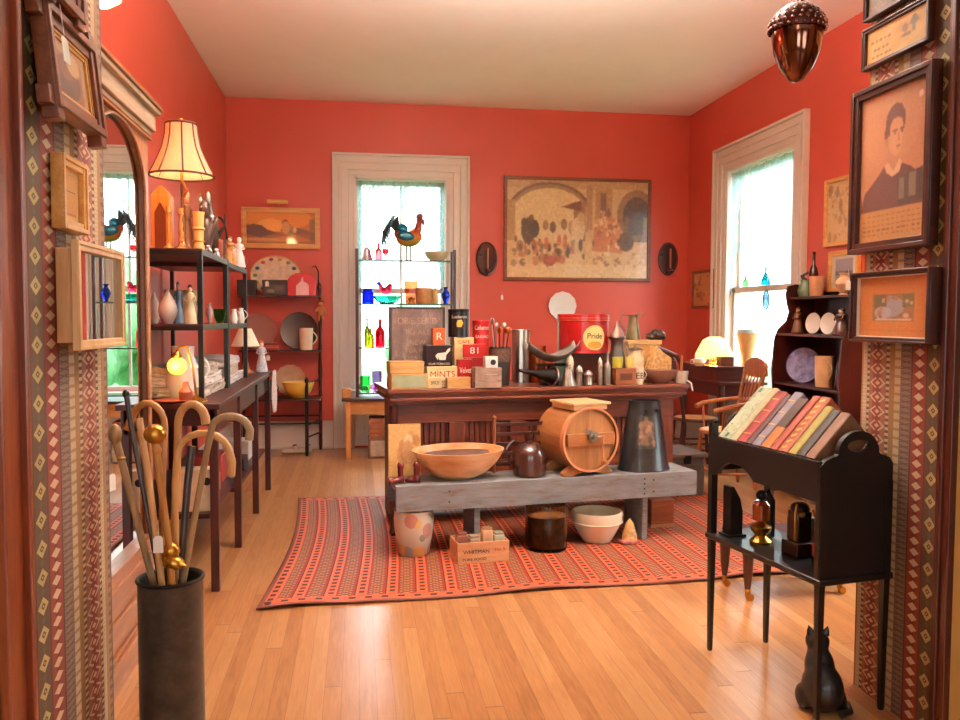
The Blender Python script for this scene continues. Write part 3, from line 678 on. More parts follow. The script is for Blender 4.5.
# ---- corner whatnot against the back wall
wx0, wx1 = at(240, 300, y=8.40).x, at(321, 300, y=8.40).x
wn_ = thing('corner_whatnot', 'dark corner shelf stand under the orange painting', 'shelf', ((wx0+wx1)/2, 8.38, 0)); w2 = (wx1-wx0)/2
for z, d0 in ((1.555, -.10), (1.02, -.10), (.555, -.30)): MB().b2((-w2, d0, z-.018), (w2, .13, z)).build('shelf_board', MAHX, wn_, bevel=.002)
for x in (-w2+.015, w2-.015):
    MB().lathe([(.014, 0), (.018, .04), (.016, .5), (.02, .56), (.013, .62), (.02, .8), (.013, .98), (.02, 1.02), (.012, 1.1), (.017, 1.3), (.012, 1.5), (.014, 1.6), (.018, 1.66), (.0, 1.70)], (x, .11, 0), 10).build('post', MAH, wn_)
for x in (w2-.13, -w2+.03): MB().lathe([(.014, 0), (.018, .05), (.017, .72), (.022, .74), (0, .77)], (x, -.28, 0), 10).build('front_post', EBON, wn_)
rl = MB()
for z in (.35, .27): rl.tube([(-w2+.02, .1, z), (w2-.02, .1, z)], .009)
for z in (.30, .18): rl.tube([(w2-.13, -.28, z), (w2-.02, .1, z)], .009)
rl.tube([(w2-.13, -.28, .70), (w2-.02, .1, .72)], .009); rl.build('rail', EBON, wn_)

# ---- low oak table at the back window, boxes under it
ox0, ox1 = at(345, 400, y=7.95).x, at(458, 400, y=7.95).x
ot = thing('oak_table', 'honey oak table under the back window', 'table', ((ox0+ox1)/2, 8.12, 0)); o2 = (ox1-ox0)/2+.03
OT = .575
MB().b2((-o2, -.26, OT-.025), (o2, .26, OT)).build('table_top', MAHX, ot, bevel=.003); MB().b2((-o2+.05, -.23, OT-.15), (o2-.05, -.21, OT-.025)).b2((-o2+.05, .2, OT-.15), (o2-.05, .22, OT-.025)).build('apron', OAK, ot)
for x in (-o2+.06, o2-.06):
    for y in (-.22, .22): MB().box((x, y, (OT-.025)/2), (.05, .05, OT-.025)).build('leg', OAKZ, ot, bevel=.003)
MB().b2((-o2, -.20, OT), (-o2+.09, -.08, OT+.09)).build('side_block', OAK, ot, bevel=.008)
sx0, sx1 = at(357, 300, y=8.15).x, at(453, 300, y=8.15).x; SY = 8.15
gs = thing('glass_shelf_stand', 'dark framed stand with thin glass shelves in front of the back window', 'shelf', ((sx0+sx1)/2, SY, OT)); g2 = (sx1-sx0)/2
SHZ = [at(400, yy_, y=SY).z for yy_ in (261, 304, 347)]; zt = at(400, 250, y=SY).z
for x in (-g2, g2):
    for y in (-.11, .11): MB().box((x, y, (zt-OT)/2), (.03, .022, zt-OT)).build('post', MAH, gs, bevel=.002)
for z in SHZ+[OT+.04]:
    sh = MB().b2((-g2+.01, -.12, z-OT-.009), (g2-.01, .12, z-OT-.001)).build('glass_shelf', thin((225, 245, 240), .02, 'shelf_glass'), gs, smooth=False)
    MB().b2((-g2+.01, -.128, z-OT-.012), (g2-.01, -.12, z-OT+.001)).build('shelf_edge', mat((52, 66, 62), .3), sh, smooth=False)

# ---- chairs
def chair(name, label, loc, rz, wm, seatm, arm=False):
    t = thing(name, label, 'chair', loc, rz)
    MB().lathe([(0, .435), (.19, .435), (.205, .447), (.20, .46), (.16, .463), (0, .458)], (0, 0, 0), 28, sy=.95).build('seat', seatm, t)
    MB().tube([(.2*math.cos(a*PI/14), .19*math.sin(a*PI/14), .45) for a in range(28)], .014, 8, True).build('seat_rim', wm, t)
    prof = [(.011, 0), (.016, .06), (.013, .12), (.02, .17), (.014, .2), (.017, .3), (.014, .42), (.016, .445)]
    for x, y in ((-.14, -.14), (.14, -.14), (-.13, .15), (.13, .15)):
        MB().tube([(x*(1.25-.25*z/.445), y*(1.25-.25*z/.445), z) for r, z in prof], [r for r, z in prof], 10).build('leg', wm, t)
    s = MB()
    for z in (.16, .27):
        s.tube([(-.165, -.165, z), (.165, -.165, z)], .009); s.tube([(-.155, .175, z), (.155, .175, z)], .009)
        for x in (-.16, .16): s.tube([(x, -.165, z-.03), (x, .175, z-.03)], .009)
    s.build('stretcher', wm, t)
    for x in (-.17, .17): MB().tube([(x*.95, .15, .45), (x, .19, .7), (x*1.05, .25, .98)], [.016, .014, .014], 8).build('back_post', wm, t)
    MB().prism([(-.20, .90), (-.17, 1.0), (-.08, 1.03), (0, 1.04), (.08, 1.03), (.17, 1.0), (.20, .90), (.12, .885), (0, .875), (-.12, .885)], .02, 'xz', (0, .25, 0)).build('crest_rail', wm, t, bevel=.004)
    MB().prism([(-.17, .66), (-.17, .70), (.17, .70), (.17, .66)], .016, 'xz', (0, .185, 0)).build('lower_rail', wm, t)
    for x in (-.105, -.055, 0, .055, .105): MB().tube([(x, .185, .69), (x, .215, .8), (x*1.05, .245, .9)], [.006, .009, .006], 8).build('spindle', wm, t)
    if arm:
        for s_ in (-1, 1):
            a = MB().tube([(s_*.17, .2, .70), (s_*.21, .05, .68), (s_*.22, -.1, .655), (s_*.19, -.17, .63)], [.014, .016, .018, .02], 8).build('arm', wm, t)
            MB().tube([(s_*.185, -.1, .45), (s_*.215, -.1, .65)], .01).build('arm_post', wm, a)
    return t
CW = wood((142, 72, 34), (190, 110, 58), 'z', 7, .35, .2); CANE = mat((214, 168, 112), .6, 0, .25, 60, .3, name='cane_seat')
chair('armchair', 'brown spindle back armchair with cane seat near the right window', (2.90, 6.20, 0), math.radians(-92), CW, CANE, True)
chair('side_chair', 'dark side chair with pale spindles pushed up to the small desk', (3.00, 7.02, 0), math.radians(84), MAH, CANE)

# ---- small desk with box top in the back right corner
dk = thing('corner_desk', 'dark mahogany desk with small raised box, lamps standing on it', 'desk', (3.285, 7.13, 0)); DKT = .80
MB().b2((-.22, -.46, DKT-.03), (.22, .46, DKT)).build('desk_top', MAHX, dk, bevel=.004)
MB().b2((-.20, -.43, DKT-.13), (.20, .43, DKT-.03)).build('apron', MAHX, dk)
MB().b2((-.22, -.40, DKT), (.02, .40, .915)).build('raised_box', MAHX, dk, bevel=.003); MB().b2((-.24, -.42, .915), (.04, .42, .932)).build('box_lid', MAHX, dk, bevel=.003)
for x in (-.18, .18):
    for y in (-.41, .41): MB().lathe([(.014, 0), (.02, .04), (.016, .1), (.028, .3), (.018, .4), (.026, .5), (.03, DKT-.03)], (x, y, 0), 10).build('leg', MAH, dk)
dc = thing('dark_cabinet', 'low dark red cabinet in the corner behind the counter right end', 'cabinet', (2.95, 8.05, 0))
MB().b2((-.25, .0, 0), (.25, .38, .85)).build('body', MAHX, dc, bevel=.004); MB().b2((-.27, -.02, .85), (.27, .40, .87)).build('cabinet_top', MAHX, dc, bevel=.003)
for s in (-1, 1): MB().b2((s*.125-.11, -.012, .06), (s*.125+.11, 0, .80)).build('door', MAH, dc, bevel=.003)
solo('paper_stack', MB().b2((-.05, -.10, 0), (.05, .10, .02)), PAPER, 'white papers lying on the corner desk ledge', 'papers', (3.42, 6.86, DKT+.001), smooth=False)

# ---- trunk behind the bench right end
tp, tw, th_ = onZ(655, 688, 430, 473, 0)
tr = thing('storage_chest', 'grey metal chest with flat lid behind the bench right end', 'chest', (2.42, 6.05, 0), math.radians(4))
MB().b2((-.17, -.2, 0), (.15, .2, .30)).build('body', mat((92, 90, 96), .45, .4, .15, 12, .1), tr, bevel=.006)
MB().b2((-.19, -.22, .30), (.17, .22, .335)).build('lid', mat((112, 102, 96), .45, .4, .1, 12, .1), tr, bevel=.006)
MB().b2((-.02, -.225, .26), (.03, -.2, .32)).build('latch', IRON, tr)

# ---- scalloped bookcase against the right wall
KX = XR-.004; ky0, ky1 = 5.12, 6.02
bk = thing('scalloped_bookcase', 'dark wooden bookcase with scalloped sides against the right wall', 'bookcase', (KX, (ky0+ky1)/2, 0), -PI/2)   # local -y faces -x world
prof = [(0, 0), (-.34, 0), (-.34, .80), (-.35, .95), (-.34, 1.10), (-.33, 1.20), (-.30, 1.27), (-.235, 1.33), (-.215, 1.40), (-.235, 1.47), (-.245, 1.54), (-.23, 1.60), (-.17, 1.615), (-.06, 1.60), (0, 1.58)]
kh = (ky1-ky0)/2
for x in (-kh, kh): MB().prism(prof, .022, 'yz', (x, 0, 0)).build('side_panel', MAH, bk, smooth=False, bevel=.002)
KZ = [(1.515, .22), (1.235, .32), (.86, .335), (.5, .335), (.14, .335)]
for z, d in KZ: MB().b2((-kh, -d, z-.018), (kh, -.012, z)).build('shelf_board', MAHX, bk, bevel=.002)
MB().b2((-kh, -.012, 0), (kh, 0, 1.56)).build('back_board', MAH, bk, smooth=False)

# ---- turned caster footstool beyond the book stand
fs = thing('caster_footstool', 'low stool on turned legs with brass casters beyond the book stand', 'stool', (2.10, 3.80, 0), math.radians(4))
MB().b2((-.27, -.14, .27), (.25, .14, .30)).build('stool_top', mat((60, 24, 18), .7, 0, .2, 60, .2), fs, bevel=.015)
for x in (-.26, .24):
    for y in (-.11, .11):
        l = MB().lathe([(.012, .045), (.016, .07), (.022, .12), (.026, .20), (.03, .23), (.024, .25), (.03, .27)], (x, y, 0), 12).build('leg', MAH, fs)
        MB().cyl((x, y-.01, .018), .018, .02, 14, (PI/2, 0, 0)).lathe([(.012, .02), (.014, .05), (.008, .055)], (x, y, 0), 10).build('caster', BRASS, l)

# ================================================================ generic vessels (profiles are radius, height in units of half width and height)
PR = dict(
 jug=[(0, 0), (.8, 0), (.95, .04), (1, .2), (1, .5), (.92, .62), (.6, .74), (.28, .80), (.24, .84), (.3, .88), (.3, 1), (.2, 1), (.2, .86)],
 vase=[(0, 0), (.5, 0), (.55, .03), (.4, .1), (.75, .3), (1, .5), (.85, .68), (.45, .8), (.4, .88), (.62, 1), (.55, 1), (.35, .88)],
 onion=[(0, 0), (.45, 0), (.55, .05), (.85, .2), (1, .38), (.85, .56), (.5, .76), (.18, .93), (.08, 1), (0, 1)],
 bowl=[(0, .06), (0, 0), (.45, 0), (.5, .06), (.8, .4), (1, .92), (1.0, 1), (.94, 1), (.75, .45), (.45, .14), (0, .12)],
 cup=[(0, 0), (.85, 0), (.9, .04), (.95, .5), (1, 1), (.93, 1), (.88, .1), (0, .08)],
 jar=[(0, 0), (.9, 0), (1, .05), (1, .75), (.85, .84), (.8, .9), (.8, 1), (.72, 1), (.72, .86), (.92, .74), (.92, .07), (0, .05)],
 bottle=[(0, 0), (.9, 0), (1, .04), (1, .5), (.8, .62), (.35, .72), (.3, .94), (.38, .95), (.38, 1), (.2, 1), (.2, .7), (0, .6)],
 decanter=[(0, 0), (.9, 0), (1, .05), (.9, .25), (.5, .5), (.2, .65), (.2, .8), (.35, .82), (.35, .86), (.15, .87), (.25, .93), (0, 1)],
 shaker=[(0, 0), (.8, 0), (1, .06), (.85, .5), (.9, .62), (1, .66), (1, .72), (.8, .86), (.3, .97), (0, 1)],
 stick=[(0, 0), (1, 0), (1, .04), (.4, .1), (.25, .16), (.45, .22), (.25, .3), (.5, .42), (.25, .5), (.4, .6), (.22, .7), (.3, .8), (.55, .86), (.45, .9), (.5, 1), (.3, 1), (0, .94)],
 churn=[(0, 0), (1, 0), (1, .02), (.62, 1), (.56, 1), (.9, .04), (0, .04)],
 bell=[(1, 0), (.95, .08), (.7, .3), (.6, .55), (.45, .7), (.15, .76), (.1, .85), (.2, .9), (.15, .98), (0, 1)],
 goblet=[(0, 0), (.8, 0), (.7, .04), (.12, .1), (.12, .42), (.5, .5), (.95, .7), (1, 1), (.93, 1), (.85, .72), (0, .52)],
 pitcher=[(0, 0), (.8, 0), (.85, .04), (1, .3), (.85, .6), (.6, .82), (.66, 1), (.6, 1), (.5, .82), (.75, .6), (.9, .3), (0, .06)],
 plant=[(0, 0), (.7, 0), (1, .9), (1, 1), (.9, 1), (.62, .1), (0, .1)])
def prof(k, w, h): return [(r*w/2, z*h) for r, z in PR[k]]
def vessel(name, label, cat, pos, w, h, k, m, group=None, handle=0, rz=0, lid=None, seg=24, knob=None, hm=None):
    """handle: side -1/1 for a loop handle."""
    body = MB().lathe(prof(k, w, h), seg=seg)
    if not handle and not lid: return solo(name, body, m, label, cat, pos, rz, group)
    t = thing(name, label, cat, pos, rz, group); body.build('body', m, t)
    if handle:
        R = max(r for r, z in PR[k])*w/2; s = handle
        MB().tube([(s*(R*.9+math.sin(PI*q/8)*h*.20), 0, h*(.85-.6*q/8)) for q in range(9)], max(.003, w*.04), 8).build('handle', hm or m, t)
    if lid: MB().lathe([(0, h), (w*.45, h), (w*.47, h*1.02), (w*.3, h*1.06), (w*.08, h*1.08), (w*.1, h*1.12), (0, h*1.15)], seg=20).build('lid', lid, t)
    return t
def tin(name, label, pos, w, h, col, lid=None, d=None, rz=0, texts=(), group=None, cat='tin', m=None, label_col=None, round_=True, lw=.9, lz=(.2, .8)):
    t = thing(name, label, cat, pos, rz, group); m = m or mat(col, .35, .2, .1, 30, .04, .2, name='tin_paint'); lidm = lid or m
    if round_:
        r = w/2; MB().lathe([(0, 0), (r, 0), (r, .003), (r*.985, .006), (r*.985, h*.93), (0, h*.93)], seg=28).build('body', m, t)
        MB().lathe([(r*1.0, h*.90), (r*1.01, h*.905), (r*1.01, h*.99), (r*.95, h), (0, h*.99)], seg=28).build('lid', lidm, t)
        if label_col: MB().lathe([(r*.992, h*lz[0]), (r*.992, h*lz[1])], seg=28).build('label_band', mat(label_col, .5, name='label_paper'), t)
        for (s, sz, tm, zz, wr) in texts: text('lettering', s, h*sz, tm, t, (0, 0, h*zz), wrap=r*1.0, width=wr*w if wr else None)
    else:
        d = d or w*.6; MB().box((0, 0, h*.46), (w, d, h*.92)).build('body', m, t, bevel=.003); MB().box((0, 0, h*.93), (w*1.015, d*1.015, h*.14)).build('lid', lidm, t, bevel=.003)
        if label_col: MB().box((0, -d/2-.0005, h*(lz[0]+lz[1])/2), (w*lw, .002, h*(lz[1]-lz[0]))).build('label_panel', mat(label_col, .5, name='label_paper'), t, smooth=False)
        for (s, sz, tm, zz, wr) in texts: text('lettering', s, h*sz, tm, t, (0, -d/2-.0028 if zz < .86 else -d/2*1.015-.002, h*zz), width=wr*w if wr else None)
    return t
def blob(name, label, cat, pos, m, ells, rz=0, group=None, vox=.006, parts=()):
    mb = MB()
    for e in ells: mb.ell(e[0], e[1], e[2] if len(e) > 2 else (0, 0, 0), 12)
    if not parts: return solo(name, mb, m, label, cat, pos, rz, group, remesh=vox)
    t = thing(name, label, cat, pos, rz, group); mb.build('body', m, t, remesh=vox)
    for nm, mm, es in parts:
        q = MB()
        for e in es: q.ell(e[0], e[1], e[2] if len(e) > 2 else (0, 0, 0), 12)
        q.build(nm, mm, t)
    return t
def figurine(name, label, pos, w, h, body, head, rz=0, skin=(230, 200, 170), group=None, cat='figurine'):
    t = thing(name, label, cat, pos, rz, group); r = w/2
    MB().lathe([(0, 0), (r*.95, 0), (r, h*.04), (r*.85, h*.2), (r*.6, h*.45), (r*.42, h*.58), (r*.62, h*.7), (r*.55, h*.76), (r*.18, h*.8), (0, h*.82)], seg=18).build('body', body, t)
    for s in (-1, 1): MB().tube([(s*r*.55, 0, h*.72), (s*r*.8, -r*.3, h*.6), (s*r*.2, -r*.7, h*.55)], [r*.16, r*.14, r*.1], 7).build('arm', body, t)
    MB().ell((0, 0, h*.87), (r*.33, r*.33, h*.09)).ell((0, -r*.33, h*.865), (r*.05, r*.06, h*.012)).build('head', mat(skin, .4, name='face'), t)
    MB().ell((0, r*.08, h*.90), (r*.38, r*.36, h*.095)).build('hair', head, t); return t
def plate(name, label, pos, w, m, rim=None, group=None, tilt=.2, rz=0, cat='plate', mid=None, sq=1, flute=0, nf=0):
    t = thing(name, label, cat, pos, rz, group, rx=-tilt); R = w/2
    MB().lathe([(0, 0), (R*.6, 0), (R*.66, -.004), (R, -.016), (R, -.02), (R*.64, -.008), (0, -.006)], (0, 0, R*sq), 40, (-PI/2, 0, 0), sy=sq, flute=flute, nf=nf).build('dish', m, t)
    if mid: MB().lathe([(0, .001), (R*.55, .001), (R*.55, -.001), (0, -.001)], (0, -.002, R*sq), 32, (-PI/2, 0, 0), sy=sq).build('centre', mid, t)
    if rim: MB().tube([(R*.985*math.cos(a*PI/20), -.018, R*sq+R*sq*.985*math.sin(a*PI/20)) for a in range(40)], w*.012, 6, True).build('rim', rim, t)
    return t

# ================================================================ pictures on the walls
GOLD = wood((196, 138, 66), (236, 184, 108), 'x', 9, .35, .2); DKF = wood((50, 22, 14), (80, 36, 22), 'x', 9, .35, .2); BRF = wood((96, 48, 26), (140, 80, 46), 'x', 9, .4, .2)
def wallpic(name, label, q, plane, val, fwid, dep, fm, cv, **k):      # q: four corners in the photo, TL TR BR BL
    o_ = dep+.004+k.get('off', 0); v2 = val-o_ if val > 0 else val+o_
    P = [at(px, py, **{plane: v2}) for px, py in q]
    c = (P[0]+P[1]+P[2]+P[3])/4; w = ((P[1]-P[0]).length+(P[2]-P[3]).length)/2; h = ((P[3]-P[0]).length+(P[2]-P[1]).length)/2
    rz = 0 if plane == 'y' else (PI/2 if val < 0 else -PI/2)
    n = Vector((0, -1, 0)) if plane == 'y' else (Vector((1, 0, 0)) if val < 0 else Vector((-1, 0, 0)))
    k.pop('off', 0); return framed(name, label, c-n*(dep/2), rz, w, h, fwid, dep, fm, cv, **k), c, w, h
# large tapestry-like print: archway, riders, figures
cv = Canvas(190, 124, (206, 170, 122))
cv.rect(0, 0, 1, .08, (186, 146, 98)).ell(.30, .36, .30, .33, (150, 112, 78)).ell(.30, .38, .275, .30, (216, 184, 134)).ell(.30, .35, .30, .33, (110, 74, 50), 1, .86)
cv.ell(.30, .36, .255, .27, (222, 192, 142)).rect(.05, .36, .56, .62, (222, 192, 142)).rect(0, .2, .06, .8, (176, 136, 90)).rect(.47, .22, .55, .62, (150, 108, 70)).rect(.56, .04, .60, .5, (170, 130, 90))
cv.rect(.62, .08, .74, .42, (176, 134, 92)).rect(.66, .12, .70, .40, (120, 84, 58)).ell(.92, .34, .14, .26, (148, 108, 76)).ell(.92, .36, .10, .21, (88, 62, 56)).rect(.83, .36, 1, .62, (130, 96, 70)).rect(.86, .3, .97, .55, (96, 70, 66))
cv.poly([(.38, .27), (.52, .20), (.52, .31)], (104, 70, 46)).rect(0, .62, 1, 1, (214, 176, 126)).rect(0, .86, 1, 1, (224, 190, 142))
cv.poly([(.60, .72), (.62, .42), (.72, .32), (.80, .44), (.82, .74)], (192, 122, 78)).ell(.84, .62, .06, .10, (110, 74, 54)).ell(.86, .62, .035, .06, (84, 56, 44))
for x, y, r, c in ((.15, .52, .05, (70, 50, 40)), (.19, .50, .035, (60, 42, 36)), (.12, .44, .02, (84, 56, 40)), (.17, .40, .018, (110, 70, 50)), (.27, .46, .02, (140, 100, 70)), (.32, .48, .022, (96, 70, 52)), (.40, .45, .022, (120, 84, 60)), (.46, .48, .03, (180, 140, 104)), (.50, .50, .05, (226, 196, 156)), (.52, .40, .03, (206, 168, 124))): cv.ell(x, y, r, r*2.6, c, .9)
cv.scatter(46, .04, .66, .46, .86, [(120, 84, 58), (176, 96, 66), (150, 110, 76), (224, 190, 144), (90, 64, 48)], .008, .025, .7, 1.6)
cv.scatter(30, .60, .34, .80, .56, [(226, 190, 140), (150, 92, 60), (206, 150, 100)], .008, .02, .8, 1.6).scatter(30, .60, .74, .96, .88, [(120, 84, 60), (230, 200, 156), (176, 120, 80)], .008, .022, .7, 1.3)
cv.scatter(26, .06, .60, .56, .80, [(96, 66, 48), (66, 46, 38), (170, 120, 84), (190, 96, 66)], .006, .016, .85, 3.2).scatter(14, .60, .3, .8, .7, [(120, 80, 56), (236, 206, 160)], .006, .014, .8, 3).ell(.30, .82, .05, .05, (170, 74, 60), .8).scatter(120, 0, 0, 1, 1, [(150, 112, 76), (226, 194, 146)], .003, .008, .35).noise(7).noise(6, 3).blur(1)
wallpic('large_framed_print', 'large framed sepia print of riders and people by an archway on the back wall', [(504, 175), (652, 180), (650, 282), (504, 280)], 'y', D, .035, .03, BRF, cv, coat=.9)
cv = Canvas(120, 60, (196, 112, 36))
cv.ell(.45, .2, .5, .35, (230, 146, 52)).ell(.35, .45, .2, .25, (244, 178, 80)).rect(0, .62, 1, 1, (150, 82, 30)).poly([(0, .7), (0, .42), (.1, .38), (.22, .42), (.30, .55), (.45, .66), (.2, .8)], (84, 36, 16)).poly([(.5, .6), (.52, .3), (.57, .2), (.62, .34), (.66, .45), (.8, .5), (1, .66), (.7, .68)], (112, 66, 34))
cv.ell(.57, .48, .06, .2, (214, 150, 96)).ell(.7, .55, .03, .1, (240, 190, 130)).rect(0, .82, .6, .92, (206, 146, 70)).poly([(.4, .8), (.7, .7), (1, .9), (.6, .95)], (190, 116, 44)).rect(.92, .2, 1, .9, (96, 84, 44), .6).blur(2).noise(5)
pt_, pc, pw, ph = wallpic('landscape_painting', 'orange sunset landscape painting in gilt frame with small light on top', [(241, 207), (320, 208), (320, 249), (241, 248)], 'y', D, .05, .04, GOLD, cv, coat=.5)
pl = MB().tube([(-.02, 0, ph/2), (-.02, -.06, ph/2+.05), (-.02, -.12, ph/2+.045)], .006).build('picture_light', BRASS, pt_)
MB().lathe([(0, -.10), (.02, -.10), (.02, .10), (0, .10)], (-.02, -.12, ph/2+.045), 12, (0, PI/2, 0)).build('lamp_tube', GOLD, pl)
light('picture_lamp_light', 'AREA', (-.02, -.13, ph/2+.03), 1.0, (1, .72, .38), (.18, .03), (-.9, 0, 0), parent=pt_)
def sepia(w=40, h=50, bg=(214, 180, 130), cols=((150, 110, 76), (190, 150, 104), (110, 80, 56), (230, 200, 156)), n=60):
    return Canvas(w, h, bg).scatter(n, .05, .1, .95, .95, list(cols), .02, .08, .6).noise(6).blur(1)
wallpic('small_picture', 'small dark framed tan print left of the right wall window', [(692, 272), (714, 268), (714, 309), (692, 308)], 'x', XR, .03, .025, BRF, sepia(30, 36, (196, 138, 76), ((120, 70, 36), (80, 50, 30), (220, 170, 110)), 25))
wallpic('framed_print', 'gilt framed brown print right of the window, above a grey landscape', [(824, 181), (853, 173), (853, 243), (824, 248)], 'x', XR, .03, .025, GOLD, sepia(40, 60))
cv = Canvas(40, 50, (226, 214, 196)).rect(.14, .12, .86, .86, (150, 140, 150)).rect(.14, .5, .86, .62, (96, 100, 116)).rect(.14, .62, .86, .86, (170, 164, 150)).noise(5).blur(1)
wallpic('landscape_picture', 'gilt framed grey landscape low on the right wall, behind pots on the bookcase', [(828, 253), (858, 247), (858, 292), (828, 291)], 'x', XR, .035, .025, GOLD, cv)
# oval candle sconces
for px, lab in ((486.5, 'oval dark mirror candle sconce left of the large print'), (667.5, 'oval dark mirror candle sconce right of the large print')):
    c = at(px, 259, y=D); t = thing('oval_sconce', lab, 'sconce', (c.x, D-.012, c.z), 0, 'oval sconces either side of the large print')
    MB().lathe([(0, 0), (.10, 0), (.10, .01), (0, .012)], (0, .01, 0), 36, (PI/2, 0, 0), sy=1.62).build('back_plate', mat((70, 40, 34), .25, .6, .2, 9), t)
    MB().tube([(.105*math.cos(a*PI/20), -.004, .17*math.sin(a*PI/20)) for a in range(40)], .009, 8, True).build('rim', DKF, t)
    a = MB().tube([(0, -.01, -.13), (0, -.05, -.16), (0, -.075, -.13)], .006).lathe([(0, -.135), (.028, -.13), (.03, -.115), (.012, -.12), (.012, -.105), (0, -.105)], (0, -.075, 0), 16).build('candle_arm', DKF, t)
    MB().cyl((0, -.075, -.115), .009, .22, 12).build('candle', mat((176, 112, 90), .5), t)
tagcard(thing('hanging_tag', 'tiny white price tag on a thread on the back wall below the large print', 'tag', (at(502, 282, y=D).x, D-.006, at(502, 295, y=D).z)), (0, 0, 0), .05, .025)
plate('white_scalloped_plate', 'round white scalloped plate hung on the back wall above the red drum tin', onY(548, 576, 320, D-.003, at(562, 320, y=D-.003).z)[0], .30, WGL, tilt=0, flute=.02, nf=12)

# ================================================================ pictures on the opening's side walls
cv = Canvas(60, 70, (150, 96, 60)).rect(0, .0, 1, .2, (186, 140, 96)).ell(.45, .6, .35, .4, (96, 52, 32)).ell(.4, .45, .2, .2, (120, 70, 44)).ell(.62, .3, .2, .2, (214, 170, 120)).ell(.25, .85, .3, .2, (80, 44, 28)).rect(.86, 0, 1, 1, (190, 150, 110)).blur(3).noise(6)
ft, c, w, h = wallpic('carved_frame_picture', 'brown painting in crossed-corner carved frame high on the left side wall, tag on its string', [(57, 10), (101, 50), (99, 137), (44, 97)], 'x', JL, .045, .04, BRF, cv, liner=(.016, GOLD), ext=.03, off=.012, rx=-.10)
tagcard(ft, (-w*.28, -.03, .06), .065, .05); cr = MB().tube([(-w*.28, -.03, .09), (-w*.29, -.028, h*.5+.12)], .0015, 5).build('hanging_string', PAPER, ft)
wallpic('upper_carved_frame', 'dark carved frame at the photo top edge above the crossed-corner picture', [(48, -75), (84, -30), (83, 20), (47, -10)], 'x', JL, .05, .04, BRF, sepia(), off=.02, ext=.02)
cv = Canvas(26, 50, (222, 176, 104)).rect(.12, .1, .9, .9, (206, 150, 84)).rect(.2, .42, .8, .44, (120, 70, 36)).rect(.2, .84, .8, .88, (160, 100, 56)).noise(5)
wallpic('narrow_picture', 'narrow gilt framed amber picture on the left side wall above the shadow box', [(62, 157), (87, 162), (87, 234), (63, 229)], 'x', JL, .028, .03, GOLD, cv)
# shadow box turned slightly towards the room
bx = at(76, 295, x=JL); sb = thing('shadow_box', 'light wood shadow box with mirrored front on the left side wall', 'shadow box', (JL+.003, 2.495, at(97, 297, x=JL+.06).z), PI/2)
MBX = wood((206, 156, 100), (236, 194, 140), 'z', 5, .45, .1)
MB().b2((-.19, -.045, -.125), (.19, -.0, .125)).build('box', MBX, sb, smooth=False, bevel=.002)
frame_mb(.43, .29, .026, .018).build('frame', MBX, sb, (0, -.0545, 0), bevel=.002)
MB().b2((-.19, -.051, -.12), (.19, -.0465, .12)).build('mirror_glass', MIR, sb, smooth=False)
# right side wall
cv = Canvas(64, 40, (224, 178, 104)).noise(6).scatter(20, .05, .2, .9, .9, [(206, 156, 86), (236, 196, 128)], .03, .1, .4)
for x0, y0, n_ in ((.08, .36, 5), (.12, .60, 4), (.1, .80, 5)):
    for k in range(n_): cv.rect(x0+k*.07, y0, x0+k*.07+.045, y0+.05, (132, 84, 44)).rect(x0+k*.07+.02, y0-.03, x0+k*.07+.03, y0+.07, (132, 84, 44))
cv.poly([(.70, .35), (.78, .12), (.86, .35), (.80, .42), (.80, .6), (.75, .6), (.75, .42)], (96, 70, 40)).ell(.64, .4, .05, .12, (140, 96, 54)).ell(.66, .6, .08, .05, (120, 84, 50)).blur(1)
wallpic('lettered_sampler', 'amber print with pine tree and faded writing, top right side wall, dark red frame', [(861, 33), (928, -6), (931, 37), (863, 73)], 'x', JR, .016, .022, DKF, cv)
cv = Canvas(40, 24, (90, 60, 34)).scatter(20, .1, .1, .9, .9, [(200, 160, 100), (60, 40, 24)], .03, .1, .6).noise(8)
wallpic('upper_right_picture', 'dark picture at the photo top edge above the pine tree print', [(864, -22), (926, -62), (928, -13), (864, 22)], 'x', JR, .014, .022, DKF, cv)
cv = Canvas(100, 150, (198, 140, 100))
cv.rect(0, .79, 1, 1, (190, 138, 82)).ell(.45, .2, .45, .3, (206, 150, 110), .5)
cv.poly([(.02, .79), (.08, .66), (.28, .56), (.38, .50), (.62, .50), (.76, .54), (.92, .62), (.98, .79)], (92, 52, 42)).poly([(.40, .52), (.42, .42), (.60, .42), (.62, .5), (.52, .56)], (196, 140, 104)).poly([(.38, .50), (.43, .475), (.52, .545), (.60, .47), (.64, .50), (.60, .56), (.50, .58), (.42, .55)], (226, 182, 142))
cv.poly([(.56, .60), (.93, .56), (.96, .76), (.60, .78)], (64, 46, 38)).rect(.60, .60, .68, .74, (120, 104, 84)).rect(.74, .58, .84, .73, (126, 112, 92))
cv.ell(.53, .29, .115, .145, (214, 158, 116)).ell(.55, .35, .085, .10, (218, 164, 122)).poly([(.41, .31), (.385, .25), (.40, .17), (.46, .12), (.54, .10), (.62, .12), (.67, .18), (.665, .26), (.645, .28), (.63, .215), (.56, .195), (.49, .205), (.455, .24), (.445, .31)], (96, 56, 40)).ell(.405, .33, .028, .045, (190, 132, 96)).ell(.395, .29, .03, .03, (96, 56, 40))
cv.rect(.49, .275, .555, .285, (92, 54, 40)).rect(.60, .275, .655, .285, (92, 54, 40)).ell(.525, .297, .014, .008, (70, 42, 34)).ell(.628, .297, .014, .008, (70, 42, 34)).poly([(.575, .29), (.60, .35), (.565, .352)], (180, 120, 86)).rect(.55, .382, .61, .390, (140, 76, 60)).rect(.565, .41, .60, .415, (186, 130, 96))
